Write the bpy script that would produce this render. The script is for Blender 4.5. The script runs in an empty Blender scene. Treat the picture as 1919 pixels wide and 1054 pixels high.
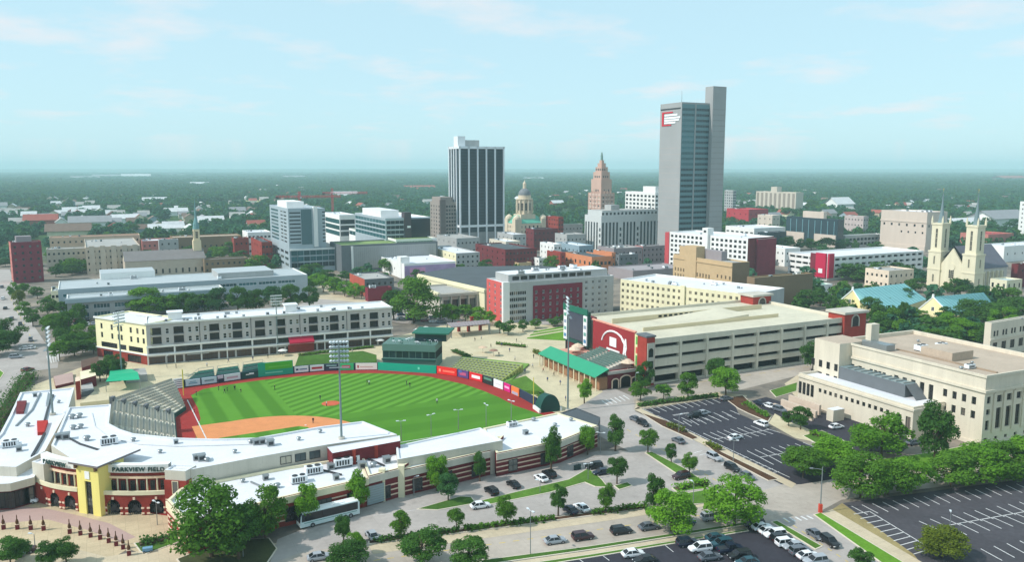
import bpy, bmesh, math, random
import numpy as np
from mathutils import Vector, Matrix
R = math.radians
random.seed(7)
sc = bpy.context.scene
col = sc.collection
# ------------------------------------------------------------------ camera
FPX, CX, CY, HY, HC = 1530., 959.5, 527., 315., 75.      # focal length in photo pixels, centre, horizon row, height (m)
PITCH = math.atan((CY - HY) / FPX)
cam = bpy.data.cameras.new('camera')
cam.sensor_width = 36.0
cam.lens = FPX / 1919.0 * 36.0
cam.clip_start = 1.0
cam.clip_end = 120000.0
camo = bpy.data.objects.new('camera', cam)
col.objects.link(camo)
camo.location = (0, 0, HC)
camo.rotation_euler = (math.pi / 2 - PITCH, 0, 0)
sc.camera = camo
# ------------------------------------------------------------------ sky, sun, exposure
HAZE_D = 0.00014
SUN_AZ, SUN_EL = R(198), R(43)     # direction towards the sun: measured from +X, counter-clockwise
world = bpy.data.worlds.new('World')
sc.world = world
world.use_nodes = True
wn = world.node_tree
wn.nodes.clear()
def wnode(t, **k):
 n = wn.nodes.new(t)
 for a, b in k.items():
  setattr(n, a, b)
 return n
wo = wnode('ShaderNodeOutputWorld')
bg = wnode('ShaderNodeBackground')
bg.inputs[1].default_value = 0.15
sky = wnode('ShaderNodeTexSky')
sky.sky_type = 'NISHITA'
sky.sun_disc = False
sky.sun_elevation = SUN_EL
sky.sun_rotation = R(90) - SUN_AZ
sky.altitude = 200
sky.air_density = 1.0
sky.dust_density = 0.8
sky.ozone_density = 1.5
tint = wnode('ShaderNodeMix', data_type='RGBA', blend_type='MULTIPLY')
tint.inputs[0].default_value = 1.0
tint.inputs[7].default_value = (0.86, 1.03, 0.95, 1)
wn.links.new(sky.outputs[0], tint.inputs[6])
veil = wnode('ShaderNodeMix', data_type='RGBA')       # thin high haze, the same all round
ve = wnode('ShaderNodeMapRange'); ve.inputs[1].default_value = 0.0; ve.inputs[2].default_value = 1.0; ve.inputs[3].default_value = 0.80; ve.inputs[4].default_value = 0.66
tcv = wnode('ShaderNodeTexCoord'); sev = wnode('ShaderNodeSeparateXYZ')
wn.links.new(tcv.outputs['Generated'], sev.inputs[0]); wn.links.new(sev.outputs[2], ve.inputs[0]); wn.links.new(ve.outputs[0], veil.inputs[0])
wn.links.new(tint.outputs[2], veil.inputs[6])
veil.inputs[7].default_value = (4.15, 6.0, 6.85, 1)
tc = wnode('ShaderNodeTexCoord')
sep = wnode('ShaderNodeSeparateXYZ')
wn.links.new(tc.outputs['Generated'], sep.inputs[0])
zc = wnode('ShaderNodeMath', operation='MAXIMUM'); zc.inputs[1].default_value = 0.03
wn.links.new(sep.outputs[2], zc.inputs[0])
za = wnode('ShaderNodeMath', operation='ADD'); za.inputs[1].default_value = 0.12
wn.links.new(zc.outputs[0], za.inputs[0])
dx = wnode('ShaderNodeMath', operation='DIVIDE'); dy = wnode('ShaderNodeMath', operation='DIVIDE')
wn.links.new(sep.outputs[0], dx.inputs[0]); wn.links.new(za.outputs[0], dx.inputs[1])
wn.links.new(sep.outputs[1], dy.inputs[0]); wn.links.new(za.outputs[0], dy.inputs[1])
cmb = wnode('ShaderNodeCombineXYZ')
wn.links.new(dx.outputs[0], cmb.inputs[0]); wn.links.new(dy.outputs[0], cmb.inputs[1])
cmb.inputs[2].default_value = 3.7
n1 = wnode('ShaderNodeTexNoise'); n1.inputs['Scale'].default_value = 1.35; n1.inputs['Detail'].default_value = 7; n1.inputs['Roughness'].default_value = 0.56
wn.links.new(cmb.outputs[0], n1.inputs['Vector'])
cr = wnode('ShaderNodeValToRGB')
cr.color_ramp.elements[0].position = 0.52; cr.color_ramp.elements[0].color = (0, 0, 0, 1)
cr.color_ramp.elements[1].position = 0.75; cr.color_ramp.elements[1].color = (1, 1, 1, 1)
wn.links.new(n1.outputs[0], cr.inputs[0])
cf = wnode('ShaderNodeMath', operation='MULTIPLY'); cf.inputs[1].default_value = 0.85
wn.links.new(cr.outputs[0], cf.inputs[0])
cloud = wnode('ShaderNodeMix', data_type='RGBA')
wn.links.new(cf.outputs[0], cloud.inputs[0])
wn.links.new(veil.outputs[2], cloud.inputs[6])
cloud.inputs[7].default_value = (6.2, 5.95, 6.1, 1)
wn.links.new(cloud.outputs[2], bg.inputs[0])
wn.links.new(bg.outputs[0], wo.inputs[0])
sun = bpy.data.lights.new('sun', 'SUN')
sun.energy = 3.9
sun.angle = R(0.6)
sun.color = (1.0, 0.965, 0.915)
suno = bpy.data.objects.new('sun', sun)
col.objects.link(suno)
sd = Vector((math.cos(SUN_AZ) * math.cos(SUN_EL), math.sin(SUN_AZ) * math.cos(SUN_EL), math.sin(SUN_EL)))
suno.rotation_euler = sd.to_track_quat('Z', 'Y').to_euler()
suno.location = (-300, 0, 400)
sc.view_settings.view_transform = 'Standard'
sc.view_settings.look = 'None'
sc.view_settings.exposure = 0.0
sc.view_settings.gamma = 1.0
sc.view_settings.use_curve_mapping = False
sc.cycles.max_bounces = 5
sc.cycles.diffuse_bounces = 3
sc.cycles.glossy_bounces = 2
sc.cycles.transmission_bounces = 2
sc.cycles.transparent_max_bounces = 6
sc.cycles.volume_bounces = 2
sc.cycles.caustics_reflective = False
sc.cycles.caustics_refractive = False
sc.cycles.use_denoising = True
try:
 sc.cycles.denoiser = 'OPENIMAGEDENOISE'
except Exception:
 pass
# ------------------------------------------------------------------ survey: photo pixel -> ground plan
cpt, spt = math.cos(PITCH), math.sin(PITCH)
def G(x, y, z=0.):
 """Point of the place at height z seen at photo pixel (x, y)."""
 u = (x - CX) / FPX; v = (CY - y) / FPX
 d = (u, cpt + v * spt, -spt + v * cpt)
 t = (z - HC) / d[2]
 return Vector((d[0] * t, d[1] * t, z))
def PR(X, Y, Z=0.):
 dz = Z - HC
 f = Y * cpt - dz * spt; w = Y * spt + dz * cpt
 return CX + FPX * X / f, CY - FPX * w / f
def HGT(p, yt):
 lo, hi = -20., 400.
 for _ in range(50):
  m = (lo + hi) / 2
  if PR(p[0], p[1], m)[1] > yt: lo = m
  else: hi = m
 return lo
def REACH(p, d, z, px):
 """Length along plan direction d from p until photo column px is met."""
 lo, hi = 0., 900.
 x0 = PR(p[0], p[1], z)[0]; s = 1 if px > x0 else -1
 for _ in range(50):
  m = (lo + hi) / 2
  q = (p[0] + d[0] * m, p[1] + d[1] * m)
  x = PR(q[0], q[1], z)[0]
  if (x - px) * s < 0: lo = m
  else: hi = m
 return lo
# ------------------------------------------------------------------ materials
def lin(c):
 return tuple((v / 255 / 12.92) if v / 255 <= 0.04045 else ((v / 255 + 0.055) / 1.055) ** 2.4 for v in c) + (1,)
MATS = {}
def M(name, rgb=None, rough=0.85, var=0.12, scale=0.25, spec=0.25, metal=0.0, obj=0.0, fine=0.0, streak=False, slab=None, stain=0.0):
 """Procedural paint/stone/metal: a base colour (sRGB 0-255) broken up by two noises in world space."""
 if name in MATS: return MATS[name]
 m = bpy.data.materials.new(name); m.use_nodes = True
 nt = m.node_tree; b = nt.nodes['Principled BSDF']
 b.inputs['Roughness'].default_value = rough
 b.inputs['Specular IOR Level'].default_value = spec
 b.inputs['Metallic'].default_value = metal
 c = lin(rgb)
 geo = nt.nodes.new('ShaderNodeNewGeometry')
 vec = geo.outputs['Position']
 if streak:
  mp = nt.nodes.new('ShaderNodeVectorMath'); mp.operation = 'MULTIPLY'; mp.inputs[1].default_value = (1, 1, 0.15)
  nt.links.new(vec, mp.inputs[0]); vec = mp.outputs[0]
 nz = nt.nodes.new('ShaderNodeTexNoise'); nz.inputs['Scale'].default_value = scale; nz.inputs['Detail'].default_value = 5
 nz.inputs['Roughness'].default_value = 0.62
 nt.links.new(vec, nz.inputs['Vector'])
 mr = nt.nodes.new('ShaderNodeMapRange')
 mr.inputs[1].default_value = 0.25; mr.inputs[2].default_value = 0.75
 mr.inputs[3].default_value = 1 - var * 1.3; mr.inputs[4].default_value = 1 + var
 nt.links.new(nz.outputs[0], mr.inputs[0])
 val = mr.outputs[0]
 if fine:
  n2 = nt.nodes.new('ShaderNodeTexNoise'); n2.inputs['Scale'].default_value = scale * 14; n2.inputs['Detail'].default_value = 3
  nt.links.new(geo.outputs['Position'], n2.inputs['Vector'])
  m2 = nt.nodes.new('ShaderNodeMapRange'); m2.inputs[1].default_value = 0.3; m2.inputs[2].default_value = 0.7
  m2.inputs[3].default_value = 1 - fine; m2.inputs[4].default_value = 1 + fine
  nt.links.new(n2.outputs[0], m2.inputs[0])
  mm = nt.nodes.new('ShaderNodeMath'); mm.operation = 'MULTIPLY'
  nt.links.new(val, mm.inputs[0]); nt.links.new(m2.outputs[0], mm.inputs[1]); val = mm.outputs[0]
 if slab:
  mp2 = nt.nodes.new('ShaderNodeMapping'); mp2.inputs['Rotation'].default_value = (0, 0, R(-26.5)); nt.links.new(geo.outputs['Position'], mp2.inputs[0])
  bk = nt.nodes.new('ShaderNodeTexBrick'); bk.offset = slab[2]; nt.links.new(mp2.outputs[0], bk.inputs[0])
  for nm, v in (('Color1', (1, 1, 1, 1)), ('Color2', (slab[3],) * 3 + (1,)), ('Mortar', (slab[4],) * 3 + (1,))): bk.inputs[nm].default_value = v
  for nm, v in (('Scale', 1), ('Mortar Size', slab[5]), ('Mortar Smooth', .3), ('Bias', 0), ('Brick Width', slab[0]), ('Row Height', slab[1])): bk.inputs[nm].default_value = v
  mm = nt.nodes.new('ShaderNodeMath'); mm.operation = 'MULTIPLY'
  nt.links.new(val, mm.inputs[0]); nt.links.new(bk.outputs[0], mm.inputs[1]); val = mm.outputs[0]
 if stain:
  n4 = nt.nodes.new('ShaderNodeTexNoise'); n4.inputs['Scale'].default_value = scale * 5; n4.inputs['Detail'].default_value = 6; n4.inputs['Roughness'].default_value = .7
  nt.links.new(geo.outputs['Position'], n4.inputs['Vector'])
  m4 = nt.nodes.new('ShaderNodeMapRange'); m4.inputs[1].default_value = .56; m4.inputs[2].default_value = .72; m4.inputs[3].default_value = 1; m4.inputs[4].default_value = 1 - stain
  nt.links.new(n4.outputs[0], m4.inputs[0])
  mm = nt.nodes.new('ShaderNodeMath'); mm.operation = 'MULTIPLY'
  nt.links.new(val, mm.inputs[0]); nt.links.new(m4.outputs[0], mm.inputs[1]); val = mm.outputs[0]
 if obj:
  oi = nt.nodes.new('ShaderNodeObjectInfo')
  m3 = nt.nodes.new('ShaderNodeMapRange'); m3.inputs[3].default_value = 1 - obj; m3.inputs[4].default_value = 1 + obj
  nt.links.new(oi.outputs['Random'], m3.inputs[0])
  mm = nt.nodes.new('ShaderNodeMath'); mm.operation = 'MULTIPLY'
  nt.links.new(val, mm.inputs[0]); nt.links.new(m3.outputs[0], mm.inputs[1]); val = mm.outputs[0]
 mul = nt.nodes.new('ShaderNodeVectorMath'); mul.operation = 'SCALE'
 mul.inputs[0].default_value = c[:3]
 nt.links.new(val, mul.inputs['Scale'])
 nt.links.new(mul.outputs[0], b.inputs['Base Color'])
 MATS[name] = m
 return m
def GLASS(name, rgb, rough=0.12, spread=0.5, light=None, share=0.0):
 """Window glass: dark, glossy; some panes show blinds (per-object random)."""
 if name in MATS: return MATS[name]
 m = bpy.data.materials.new(name); m.use_nodes = True
 nt = m.node_tree; b = nt.nodes['Principled BSDF']
 b.inputs['Roughness'].default_value = rough
 b.inputs['Specular IOR Level'].default_value = 0.5
 oi = nt.nodes.new('ShaderNodeObjectInfo')
 ramp = nt.nodes.new('ShaderNodeValToRGB')
 c = lin(rgb); d = tuple(v * (1 - spread) for v in c[:3]) + (1,); e = tuple(min(1, v * (1 + spread)) for v in c[:3]) + (1,)
 el = ramp.color_ramp.elements
 el[0].position = 0; el[0].color = d
 el[1].position = 1 - share if share else 1; el[1].color = e
 if share:
  k = el.new(min(1, 1 - share + 0.01)); k.color = lin(light or (170, 165, 150))
 nt.links.new(oi.outputs['Random'], ramp.inputs[0])
 nt.links.new(ramp.outputs[0], b.inputs['Base Color'])
 MATS[name] = m
 return m
white_roof = M('white_membrane', (222, 222, 226), 0.75, 0.06, 0.12, fine=0.03, slab=(24, 3, .5, .97, .88, .05), stain=.10)
grey_roof = M('grey_roofing', (168, 165, 160), 0.9, 0.14, 0.09, fine=0.06)
dark_roof = M('dark_roofing', (82, 88, 92), 0.9, 0.12, 0.08, fine=0.05)
tan_roof = M('tan_ballast', (184, 166, 148), 0.95, 0.10, 0.10, fine=0.05, stain=.15)
brick_red = M('red_brick', (144, 54, 44), 0.9, 0.2, 0.5, fine=0.12, stain=.25)
brick_dark = M('dark_red_brick', (112, 40, 46), 0.9, 0.2, 0.4, fine=0.12, stain=.25)
brick_wine = M('wine_cladding', (122, 34, 54), 0.8, 0.14, 0.3, stain=.15)
cream = M('cream_stucco', (228, 219, 184), 0.9, 0.09, 0.2, streak=True, stain=.08)
cream2 = M('cream_panel', (226, 216, 184), 0.9, 0.08, 0.3, streak=True)
beige = M('beige_stucco', (204, 197, 182), 0.9, 0.1, 0.3, streak=True, slab=(3.2, 3.2, 0, .95, .86, .035), stain=.14)
limestone = M('limestone', (216, 205, 186), 0.9, 0.08, 0.4, streak=True, slab=(3.2, 3.2, 0, .95, .86, .035), stain=.14)
concrete = M('concrete_precast', (198, 191, 178), 0.9, 0.12, 0.3, streak=True, slab=(3.2, 3.2, 0, .95, .86, .035), stain=.14)
grey_wall = M('grey_cladding', (172, 172, 170), 0.8, 0.07, 0.3, streak=True, slab=(3.2, 3.2, 0, .95, .86, .035), stain=.14)
dgrey_wall = M('dark_grey_cladding', (104, 108, 112), 0.75, 0.08, 0.3)
white_wall = M('white_stucco', (232, 230, 226), 0.85, 0.05, 0.3, streak=True)
yellow_wall = M('yellow_stucco', (238, 222, 132), 0.9, 0.05, 0.4, streak=True)
metal_grey = M('galvanised_steel', (150, 156, 158), 0.45, 0.08, 2.0, metal=0.6, spec=0.5)
metal_dark = M('dark_metal', (48, 50, 54), 0.5, 0.1, 2.0, spec=0.4)
metal_white = M('white_metal', (226, 228, 230), 0.5, 0.05, 2.0)
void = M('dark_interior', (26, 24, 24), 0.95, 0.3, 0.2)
glass_dark = GLASS('dark_glass', (34, 37, 40), 0.15, 0.6, (104, 104, 100), .14)
glass_apt = GLASS('apartment_glass', (38, 36, 36), 0.2, 0.5, (120, 110, 100), 0.12)
glass_teal = GLASS('teal_glass', (50, 92, 98), 0.1, 0.45)
glass_navy = GLASS('navy_glass', (22, 40, 50), 0.1, 0.3)
glass_mix = GLASS('office_glass', (66, 78, 80), 0.2, 0.5, (176, 170, 150), 0.2)
# ------------------------------------------------------------------ mesh helpers
class MB:
 """Collects faces; build() links them as one mesh object."""
 def __init__(s):
  s.v = []; s.f = []; s.m = []
 def quad(s, a, b, c, d, m=0):
  i = len(s.v); s.v += [tuple(a), tuple(b), tuple(c), tuple(d)]; s.f.append((i, i + 1, i + 2, i + 3)); s.m.append(m)
 def tri(s, a, b, c, m=0):
  i = len(s.v); s.v += [tuple(a), tuple(b), tuple(c)]; s.f.append((i, i + 1, i + 2)); s.m.append(m)
 def ngon(s, pts, m=0):
  i = len(s.v); s.v += [tuple(p) for p in pts]; s.f.append(tuple(range(i, i + len(pts)))); s.m.append(m)
 def box(s, x0, x1, y0, y1, z0, z1, m=0, mt=None, bottom=True):
  mt = m if mt is None else mt
  i = len(s.v)
  s.v += [(x0, y0, z0), (x1, y0, z0), (x1, y1, z0), (x0, y1, z0), (x0, y0, z1), (x1, y0, z1), (x1, y1, z1), (x0, y1, z1)]
  fs = [(0, 1, 5, 4), (1, 2, 6, 5), (2, 3, 7, 6), (3, 0, 4, 7)]
  s.f += [tuple(i + k for k in f) for f in fs]; s.m += [m] * 4
  s.f.append((i + 4, i + 5, i + 6, i + 7)); s.m.append(mt)
  if bottom: s.f.append((i + 3, i + 2, i + 1, i)); s.m.append(m)
 def prism(s, pts, z0, z1, m=0, mt=None):
  mt = m if mt is None else mt
  n = len(pts)
  for k in range(n):
   a, b = pts[k], pts[(k + 1) % n]
   s.quad((a[0], a[1], z0), (b[0], b[1], z0), (b[0], b[1], z1), (a[0], a[1], z1), m)
  s.ngon([(p[0], p[1], z1) for p in pts], mt)
 def tube(s, p0, p1, r0, r1, n=8, m=0, cap=True):
  p0, p1 = Vector(p0), Vector(p1)
  d = (p1 - p0).normalized()
  a = d.orthogonal().normalized(); b = d.cross(a)
  i = len(s.v)
  for p, r in ((p0, r0), (p1, r1)):
   for k in range(n):
    t = 2 * math.pi * k / n
    s.v.append(tuple(p + a * (r * math.cos(t)) + b * (r * math.sin(t))))
  for k in range(n):
   s.f.append((i + k, i + (k + 1) % n, i + n + (k + 1) % n, i + n + k)); s.m.append(m)
  if cap:
   s.f.append(tuple(i + n + k for k in range(n))); s.m.append(m)
   s.f.append(tuple(i + n - 1 - k for k in range(n))); s.m.append(m)
 def lathe(s, prof, n=16, m=0, c=(0, 0)):
  i = len(s.v)
  for r, z in prof:
   for k in range(n):
    t = 2 * math.pi * k / n
    s.v.append((c[0] + r * math.cos(t), c[1] + r * math.sin(t), z))
  for j in range(len(prof) - 1):
   for k in range(n):
    s.f.append((i + j * n + k, i + j * n + (k + 1) % n, i + (j + 1) * n + (k + 1) % n, i + (j + 1) * n + k)); s.m.append(m)
  s.f.append(tuple(i + (len(prof) - 1) * n + k for k in range(n))); s.m.append(m)
 def mesh(s, name, mats):
  me = bpy.data.meshes.new(name)
  me.from_pydata(s.v, [], s.f)
  for m in (mats if isinstance(mats, (list, tuple)) else [mats]): me.materials.append(m)
  if any(s.m): me.polygons.foreach_set('material_index', s.m)
  me.update()
  return me
 def build(s, name, mats, parent=None):
  return add(name, s.mesh(name, mats), parent)
def _P(f):
 def g(*a, **k):
  m = MB(); getattr(m, f)(*a, **k); return m
 return g
BX, TB_, LT_, NG_ = _P('box'), _P('tube'), _P('lathe'), _P('ngon')
def add(name, me, parent=None, loc=None, rz=None, scale=None):
 o = bpy.data.objects.new(name, me)
 col.objects.link(o)
 if parent is not None: o.parent = parent
 if loc is not None: o.location = loc
 if rz is not None: o.rotation_euler = (0, 0, rz)
 if scale is not None: o.scale = scale
 return o
def tag(o, label=None, cat=None, group=None, kind=None):
 if label: o['label'] = label
 if cat: o['category'] = cat
 if group: o['group'] = group
 if kind: o['kind'] = kind
 return o
def empty(name, loc=(0, 0, 0), rz=0., label=None, cat=None, group=None):
 o = bpy.data.objects.new(name, None)
 o.empty_display_size = 1
 col.objects.link(o)
 o.location = loc; o.rotation_euler = (0, 0, rz)
 return tag(o, label, cat, group)
def copy_tree(o, parent=None):
 c = o.copy(); col.objects.link(c); c.parent = parent
 for ch in o.children: copy_tree(ch, c)
 return c
def inset_poly(pts, d):
 """Plan polygon moved inwards by d (pts any winding)."""
 n = len(pts)
 ar = sum(pts[i][0] * pts[(i + 1) % n][1] - pts[(i + 1) % n][0] * pts[i][1] for i in range(n))
 s = 1 if ar > 0 else -1
 out = []
 for i in range(n):
  p, q, r = Vector(pts[i - 1][:2]), Vector(pts[i][:2]), Vector(pts[(i + 1) % n][:2])
  e1 = (q - p).normalized(); e2 = (r - q).normalized()
  n1 = Vector((-e1.y, e1.x)) * s; n2 = Vector((-e2.y, e2.x)) * s
  b = (n1 + n2)
  k = 1 + n1.dot(n2)
  b = b / max(k, 0.35)
  o = q + b * d
  out.append((o.x, o.y))
 return out
def px_poly(pix, z=0.):
 return [tuple(G(x, y, z)[:2]) for x, y in pix]
def sheet(name, pix, z, mat, kind='structure', parent=None, label=None, world_pts=None):
 pts = world_pts or px_poly(pix)
 mb = MB(); mb.ngon([(p[0], p[1], z) for p in pts])
 o = mb.build(name, mat, parent)
 if kind and parent is None: o['kind'] = kind
 return o
# ================================================================== ground, streets, lots
def ground_material():
 m = bpy.data.materials.new('town_and_country'); m.use_nodes = True
 nt = m.node_tree; b = nt.nodes['Principled BSDF']; L = nt.links.new
 b.inputs['Roughness'].default_value = 0.95; b.inputs['Specular IOR Level'].default_value = 0.1
 geo = nt.nodes.new('ShaderNodeNewGeometry')
 dist = nt.nodes.new('ShaderNodeVectorMath'); dist.operation = 'DISTANCE'; dist.inputs[1].default_value = (60, 330, 0)
 L(geo.outputs['Position'], dist.inputs[0])
 nz = nt.nodes.new('ShaderNodeTexNoise'); nz.inputs['Scale'].default_value = 0.012; nz.inputs['Detail'].default_value = 6
 L(geo.outputs['Position'], nz.inputs['Vector'])
 ma = nt.nodes.new('ShaderNodeMath'); ma.operation = 'MULTIPLY_ADD'; ma.inputs[1].default_value = 500;
 L(nz.outputs[0], ma.inputs[0]); L(dist.outputs['Value'], ma.inputs[2])
 mr = nt.nodes.new('ShaderNodeMapRange'); mr.inputs[1].default_value = 760; mr.inputs[2].default_value = 900
 L(ma.outputs[0], mr.inputs[0])
 r1 = nt.nodes.new('ShaderNodeValToRGB')
 n2 = nt.nodes.new('ShaderNodeTexNoise'); n2.inputs['Scale'].default_value = 0.05; n2.inputs['Detail'].default_value = 8; n2.inputs['Roughness'].default_value = 0.7
 L(geo.outputs['Position'], n2.inputs['Vector']); L(n2.outputs[0], r1.inputs[0])
 e = r1.color_ramp.elements
 e[0].position = 0.32; e[0].color = lin((84, 82, 80)); e[1].position = 0.68; e[1].color = lin((160, 147, 132))
 r2 = nt.nodes.new('ShaderNodeValToRGB')
 n3 = nt.nodes.new('ShaderNodeTexNoise'); n3.inputs['Scale'].default_value = 0.006; n3.inputs['Detail'].default_value = 9; n3.inputs['Roughness'].default_value = 0.72
 L(geo.outputs['Position'], n3.inputs['Vector']); L(n3.outputs[0], r2.inputs[0])
 e = r2.color_ramp.elements
 e[0].position = 0.36; e[0].color = lin((34, 62, 36)); e[1].position = 0.60; e[1].color = lin((70, 96, 50))
 k = e.new(0.72); k.color = lin((150, 146, 96))
 mx = nt.nodes.new('ShaderNodeMix'); mx.data_type = 'RGBA'
 L(mr.outputs[0], mx.inputs[0]); L(r1.outputs[0], mx.inputs[6]); L(r2.outputs[0], mx.inputs[7])
 L(mx.outputs[2], b.inputs['Base Color'])
 return m
mb = MB()
mb.quad((-45000, -2000, 0), (45000, -2000, 0), (45000, 60000, 0), (-45000, 60000, 0))
tag(mb.build('ground', ground_material()), kind='structure')
road_m = M('worn_concrete_road', (172, 163, 157), 0.9, 0.16, 0.06, fine=0.06, slab=(6, 4.5, 0, .94, .8, .035), stain=.2)
road_w = M('warm_road', (177, 165, 153), 0.9, 0.15, 0.05, fine=0.06, slab=(6, 4.5, 0, .94, .82, .035), stain=.2)
asphalt = M('asphalt', (74, 71, 76), 0.9, 0.2, 0.07, fine=0.12, stain=.3)
asphalt_b = M('sealed_asphalt', (56, 54, 62), 0.85, 0.16, 0.08, fine=0.1, stain=.25)
paving = M('pale_paving', (200, 183, 156), 0.9, 0.1, 0.12, fine=0.05, slab=(1.8, 1.8, 0, .93, .8, .04), stain=.15)
sand_paving = M('cream_paving', (204, 190, 158), 0.9, 0.12, 0.10, fine=0.05, slab=(3, 3, 0, .93, .84, .05), stain=.2)
mauve_paving = M('mauve_paving', (178, 150, 142), 0.9, 0.08, 0.15, fine=0.05)
kerb_m = M('kerb_concrete', (214, 202, 184), 0.9, 0.08, 0.4)
paint_w = M('white_road_paint', (214, 212, 210), 0.8, 0.2, 0.6, stain=.4)
paint_y = M('yellow_road_paint', (222, 190, 70), 0.8, 0.14, 0.6)
grass = M('verge_grass', (84, 118, 44), 0.95, 0.22, 0.12, spec=0.1, fine=0.16)
grass_dk = M('dark_grass', (70, 102, 40), 0.95, 0.22, 0.12, spec=0.1, fine=0.16)  # a deeper green than the other verges
grass_br = M('bright_lawn', (96, 138, 42), 0.95, 0.2, 0.12, spec=0.1, fine=0.12)
mulch = M('mulch', (86, 62, 46), 0.95, 0.25, 0.3, spec=0.1, fine=0.2)
# streets
sheet('road', [(1150, 728), (1090, 742), (1020, 790), (1088, 800), (1178, 846), (1330, 934), (1382, 958), (1442, 985), (1560, 1072), (1690, 1075), (1534, 962), (1490, 912), (1344, 842), (1190, 772), (1188, 745)], 0.02, road_m)
sheet('road', [(440, 1200), (470, 1075), (560, 1038), (690, 1018), (960, 986), (1215, 953), (1400, 928), (1480, 906), (1919, 842), (2300, 800), (2300, 836), (1919, 892), (1577, 938), (1532, 962), (1394, 986), (960, 1044), (700, 1085), (600, 1200)], 0.03, road_w)
sheet('road', [(-60, 505), (18, 505), (30, 540), (46, 580), (64, 612), (84, 642), (112, 664), (108, 690), (62, 696), (52, 730), (20, 770), (-20, 830), (-400, 830), (-300, 700)], 0.02, road_m)
sheet('road', [(84, 640), (200, 626), (330, 600), (560, 572), (590, 560), (760, 575), (880, 604), (1010, 602), (1060, 596), (1060, 604), (1010, 610), (876, 614), (750, 606), (700, 596), (560, 590), (340, 612), (200, 652), (112, 670)], 0.025, road_m)
sheet('road', [(1188, 735), (1330, 702), (1560, 672), (1600, 664), (1600, 690), (1490, 706), (1345, 742), (1188, 768)], 0.022, road_w)
sheet('road', [(500, 540), (580, 520), (640, 545), (690, 560), (760, 575), (700, 596), (640, 575), (590, 560)], 0.018, paving)
# drive and lot beside the ballpark
lot = sheet('parking_lot', [(505, 1060), (520, 1012), (640, 965), (720, 942), (800, 915), (900, 893), (1040, 864), (1120, 846), (1180, 846), (1332, 935), (1215, 946), (960, 978), (690, 1012), (620, 1030)], 0.028, road_m)
# plaza in front of the entrance
sheet('plaza', [(-260, 960), (0, 948), (75, 935), (345, 962), (350, 1010), (270, 1040), (240, 1030), (190, 1060), (-260, 1090)], 0.032, M('plaza_paving', (198, 178, 146), 0.9, 0.1, 0.2, fine=0.06, slab=(2.4, 2.4, 0, .9, .78, .05), stain=.2))
sheet('plaza_band', [(-100, 958), (40, 950), (90, 955), (150, 968), (205, 982), (255, 1008), (225, 1018), (165, 995), (90, 975), (-100, 990)], 0.036, mauve_paving)
sheet('pavement', [(-260, 1075), (0, 1012), (80, 1015), (200, 1045), (330, 1022), (400, 1010), (520, 1020), (440, 1070), (200, 1110), (-260, 1160)], 0.04, paving)
# ballpark concourse
sheet('concourse', [(30, 735), (150, 690), (330, 668), (560, 645), (740, 632), (880, 598), (1050, 612), (1060, 640), (1130, 735), (1040, 790), (900, 830), (740, 860), (330, 850), (150, 790)], 0.03, sand_paving)
# dark lots
lot_e = sheet('parking_lot', [(1192, 771), (1345, 747), (1376, 757), (1384, 776), (1415, 790), (1452, 808), (1500, 828), (1580, 856), (1640, 880), (1600, 893), (1500, 909), (1464, 909)], 0.034, asphalt_b)
lot_h = sheet('parking_lot', [(1408, 752), (1436, 745), (1510, 768), (1620, 792), (1710, 828), (1690, 850), (1600, 846), (1530, 812), (1470, 790), (1428, 768)], 0.034, asphalt_b)
lot_f = sheet('parking_lot', [(1579, 944), (1919, 899), (2300, 845), (2300, 1150), (1800, 1150), (1712, 1040)], 0.036, asphalt)
lot_d = sheet('parking_lot', [(860, 1075), (960, 1062), (1396, 996), (1412, 988), (1470, 1022), (1590, 1100), (1560, 1180), (800, 1180)], 0.036, asphalt_b)
sheet('parking_lot', [(-400, 700), (-20, 655), (10, 690), (-30, 760), (-400, 830)], 0.016, asphalt)
def strips(parent, lines, w, mat, z=0.045, name='markings'):
 """Painted lines; each is a pair of photo pixels on the ground."""
 mb = MB()
 for a, b in lines:
  p, q = G(*a), G(*b); d = (q - p).normalized(); n = Vector((-d.y, d.x, 0)) * (w / 2)
  up = Vector((0, 0, z))
  mb.quad(p - n + up, q - n + up, q + n + up, p + n + up)
 return mb.build(name, mat, parent)
def stalls(a, b, n, c, d):
 """n stall lines: starts along a->b, each running as the vector c (at a) .. d (at b) in photo pixels."""
 out = []
 for i in range(n):
  t = i / (n - 1)
  s = (a[0] + (b[0] - a[0]) * t, a[1] + (b[1] - a[1]) * t)
  e = (c[0] + (d[0] - c[0]) * t, c[1] + (d[1] - c[1]) * t)
  out.append((s, e))
 return out
ls = []
ls += stalls((1205, 767), (1332, 748), 11, (1224, 776), (1350, 756))
ls += stalls((1260, 779), (1262, 780), 2, (1290, 774), (1292, 775))
ls += stalls((1262, 786), (1368, 770), 8, (1282, 796), (1386, 778))
ls += stalls((1296, 800), (1380, 786), 7, (1280, 790), (1362, 778))
ls += stalls((1318, 813), (1420, 797), 9, (1342, 824), (1442, 806))
ls += stalls((1356, 830), (1462, 812), 9, (1340, 822), (1442, 806))
ls += stalls((1400, 846), (1520, 828), 9, (1424, 858), (1546, 838))
ls += stalls((1450, 872), (1556, 850), 8, (1424, 858), (1532, 836))
ls += stalls((1214, 782), (1440, 888), 20, (1232, 780), (1460, 885))
ls += [((1424, 858), (1546, 838)), ((1342, 824), (1442, 806)), ((1232, 780), (1480, 896))]
strips(lot_e, ls, 0.22, paint_w)
ls = stalls((1596, 950), (1905, 908), 17, (1626, 966), (1935, 922))
ls += stalls((1722, 978), (1910, 942), 10, (1758, 994), (1945, 958))
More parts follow.
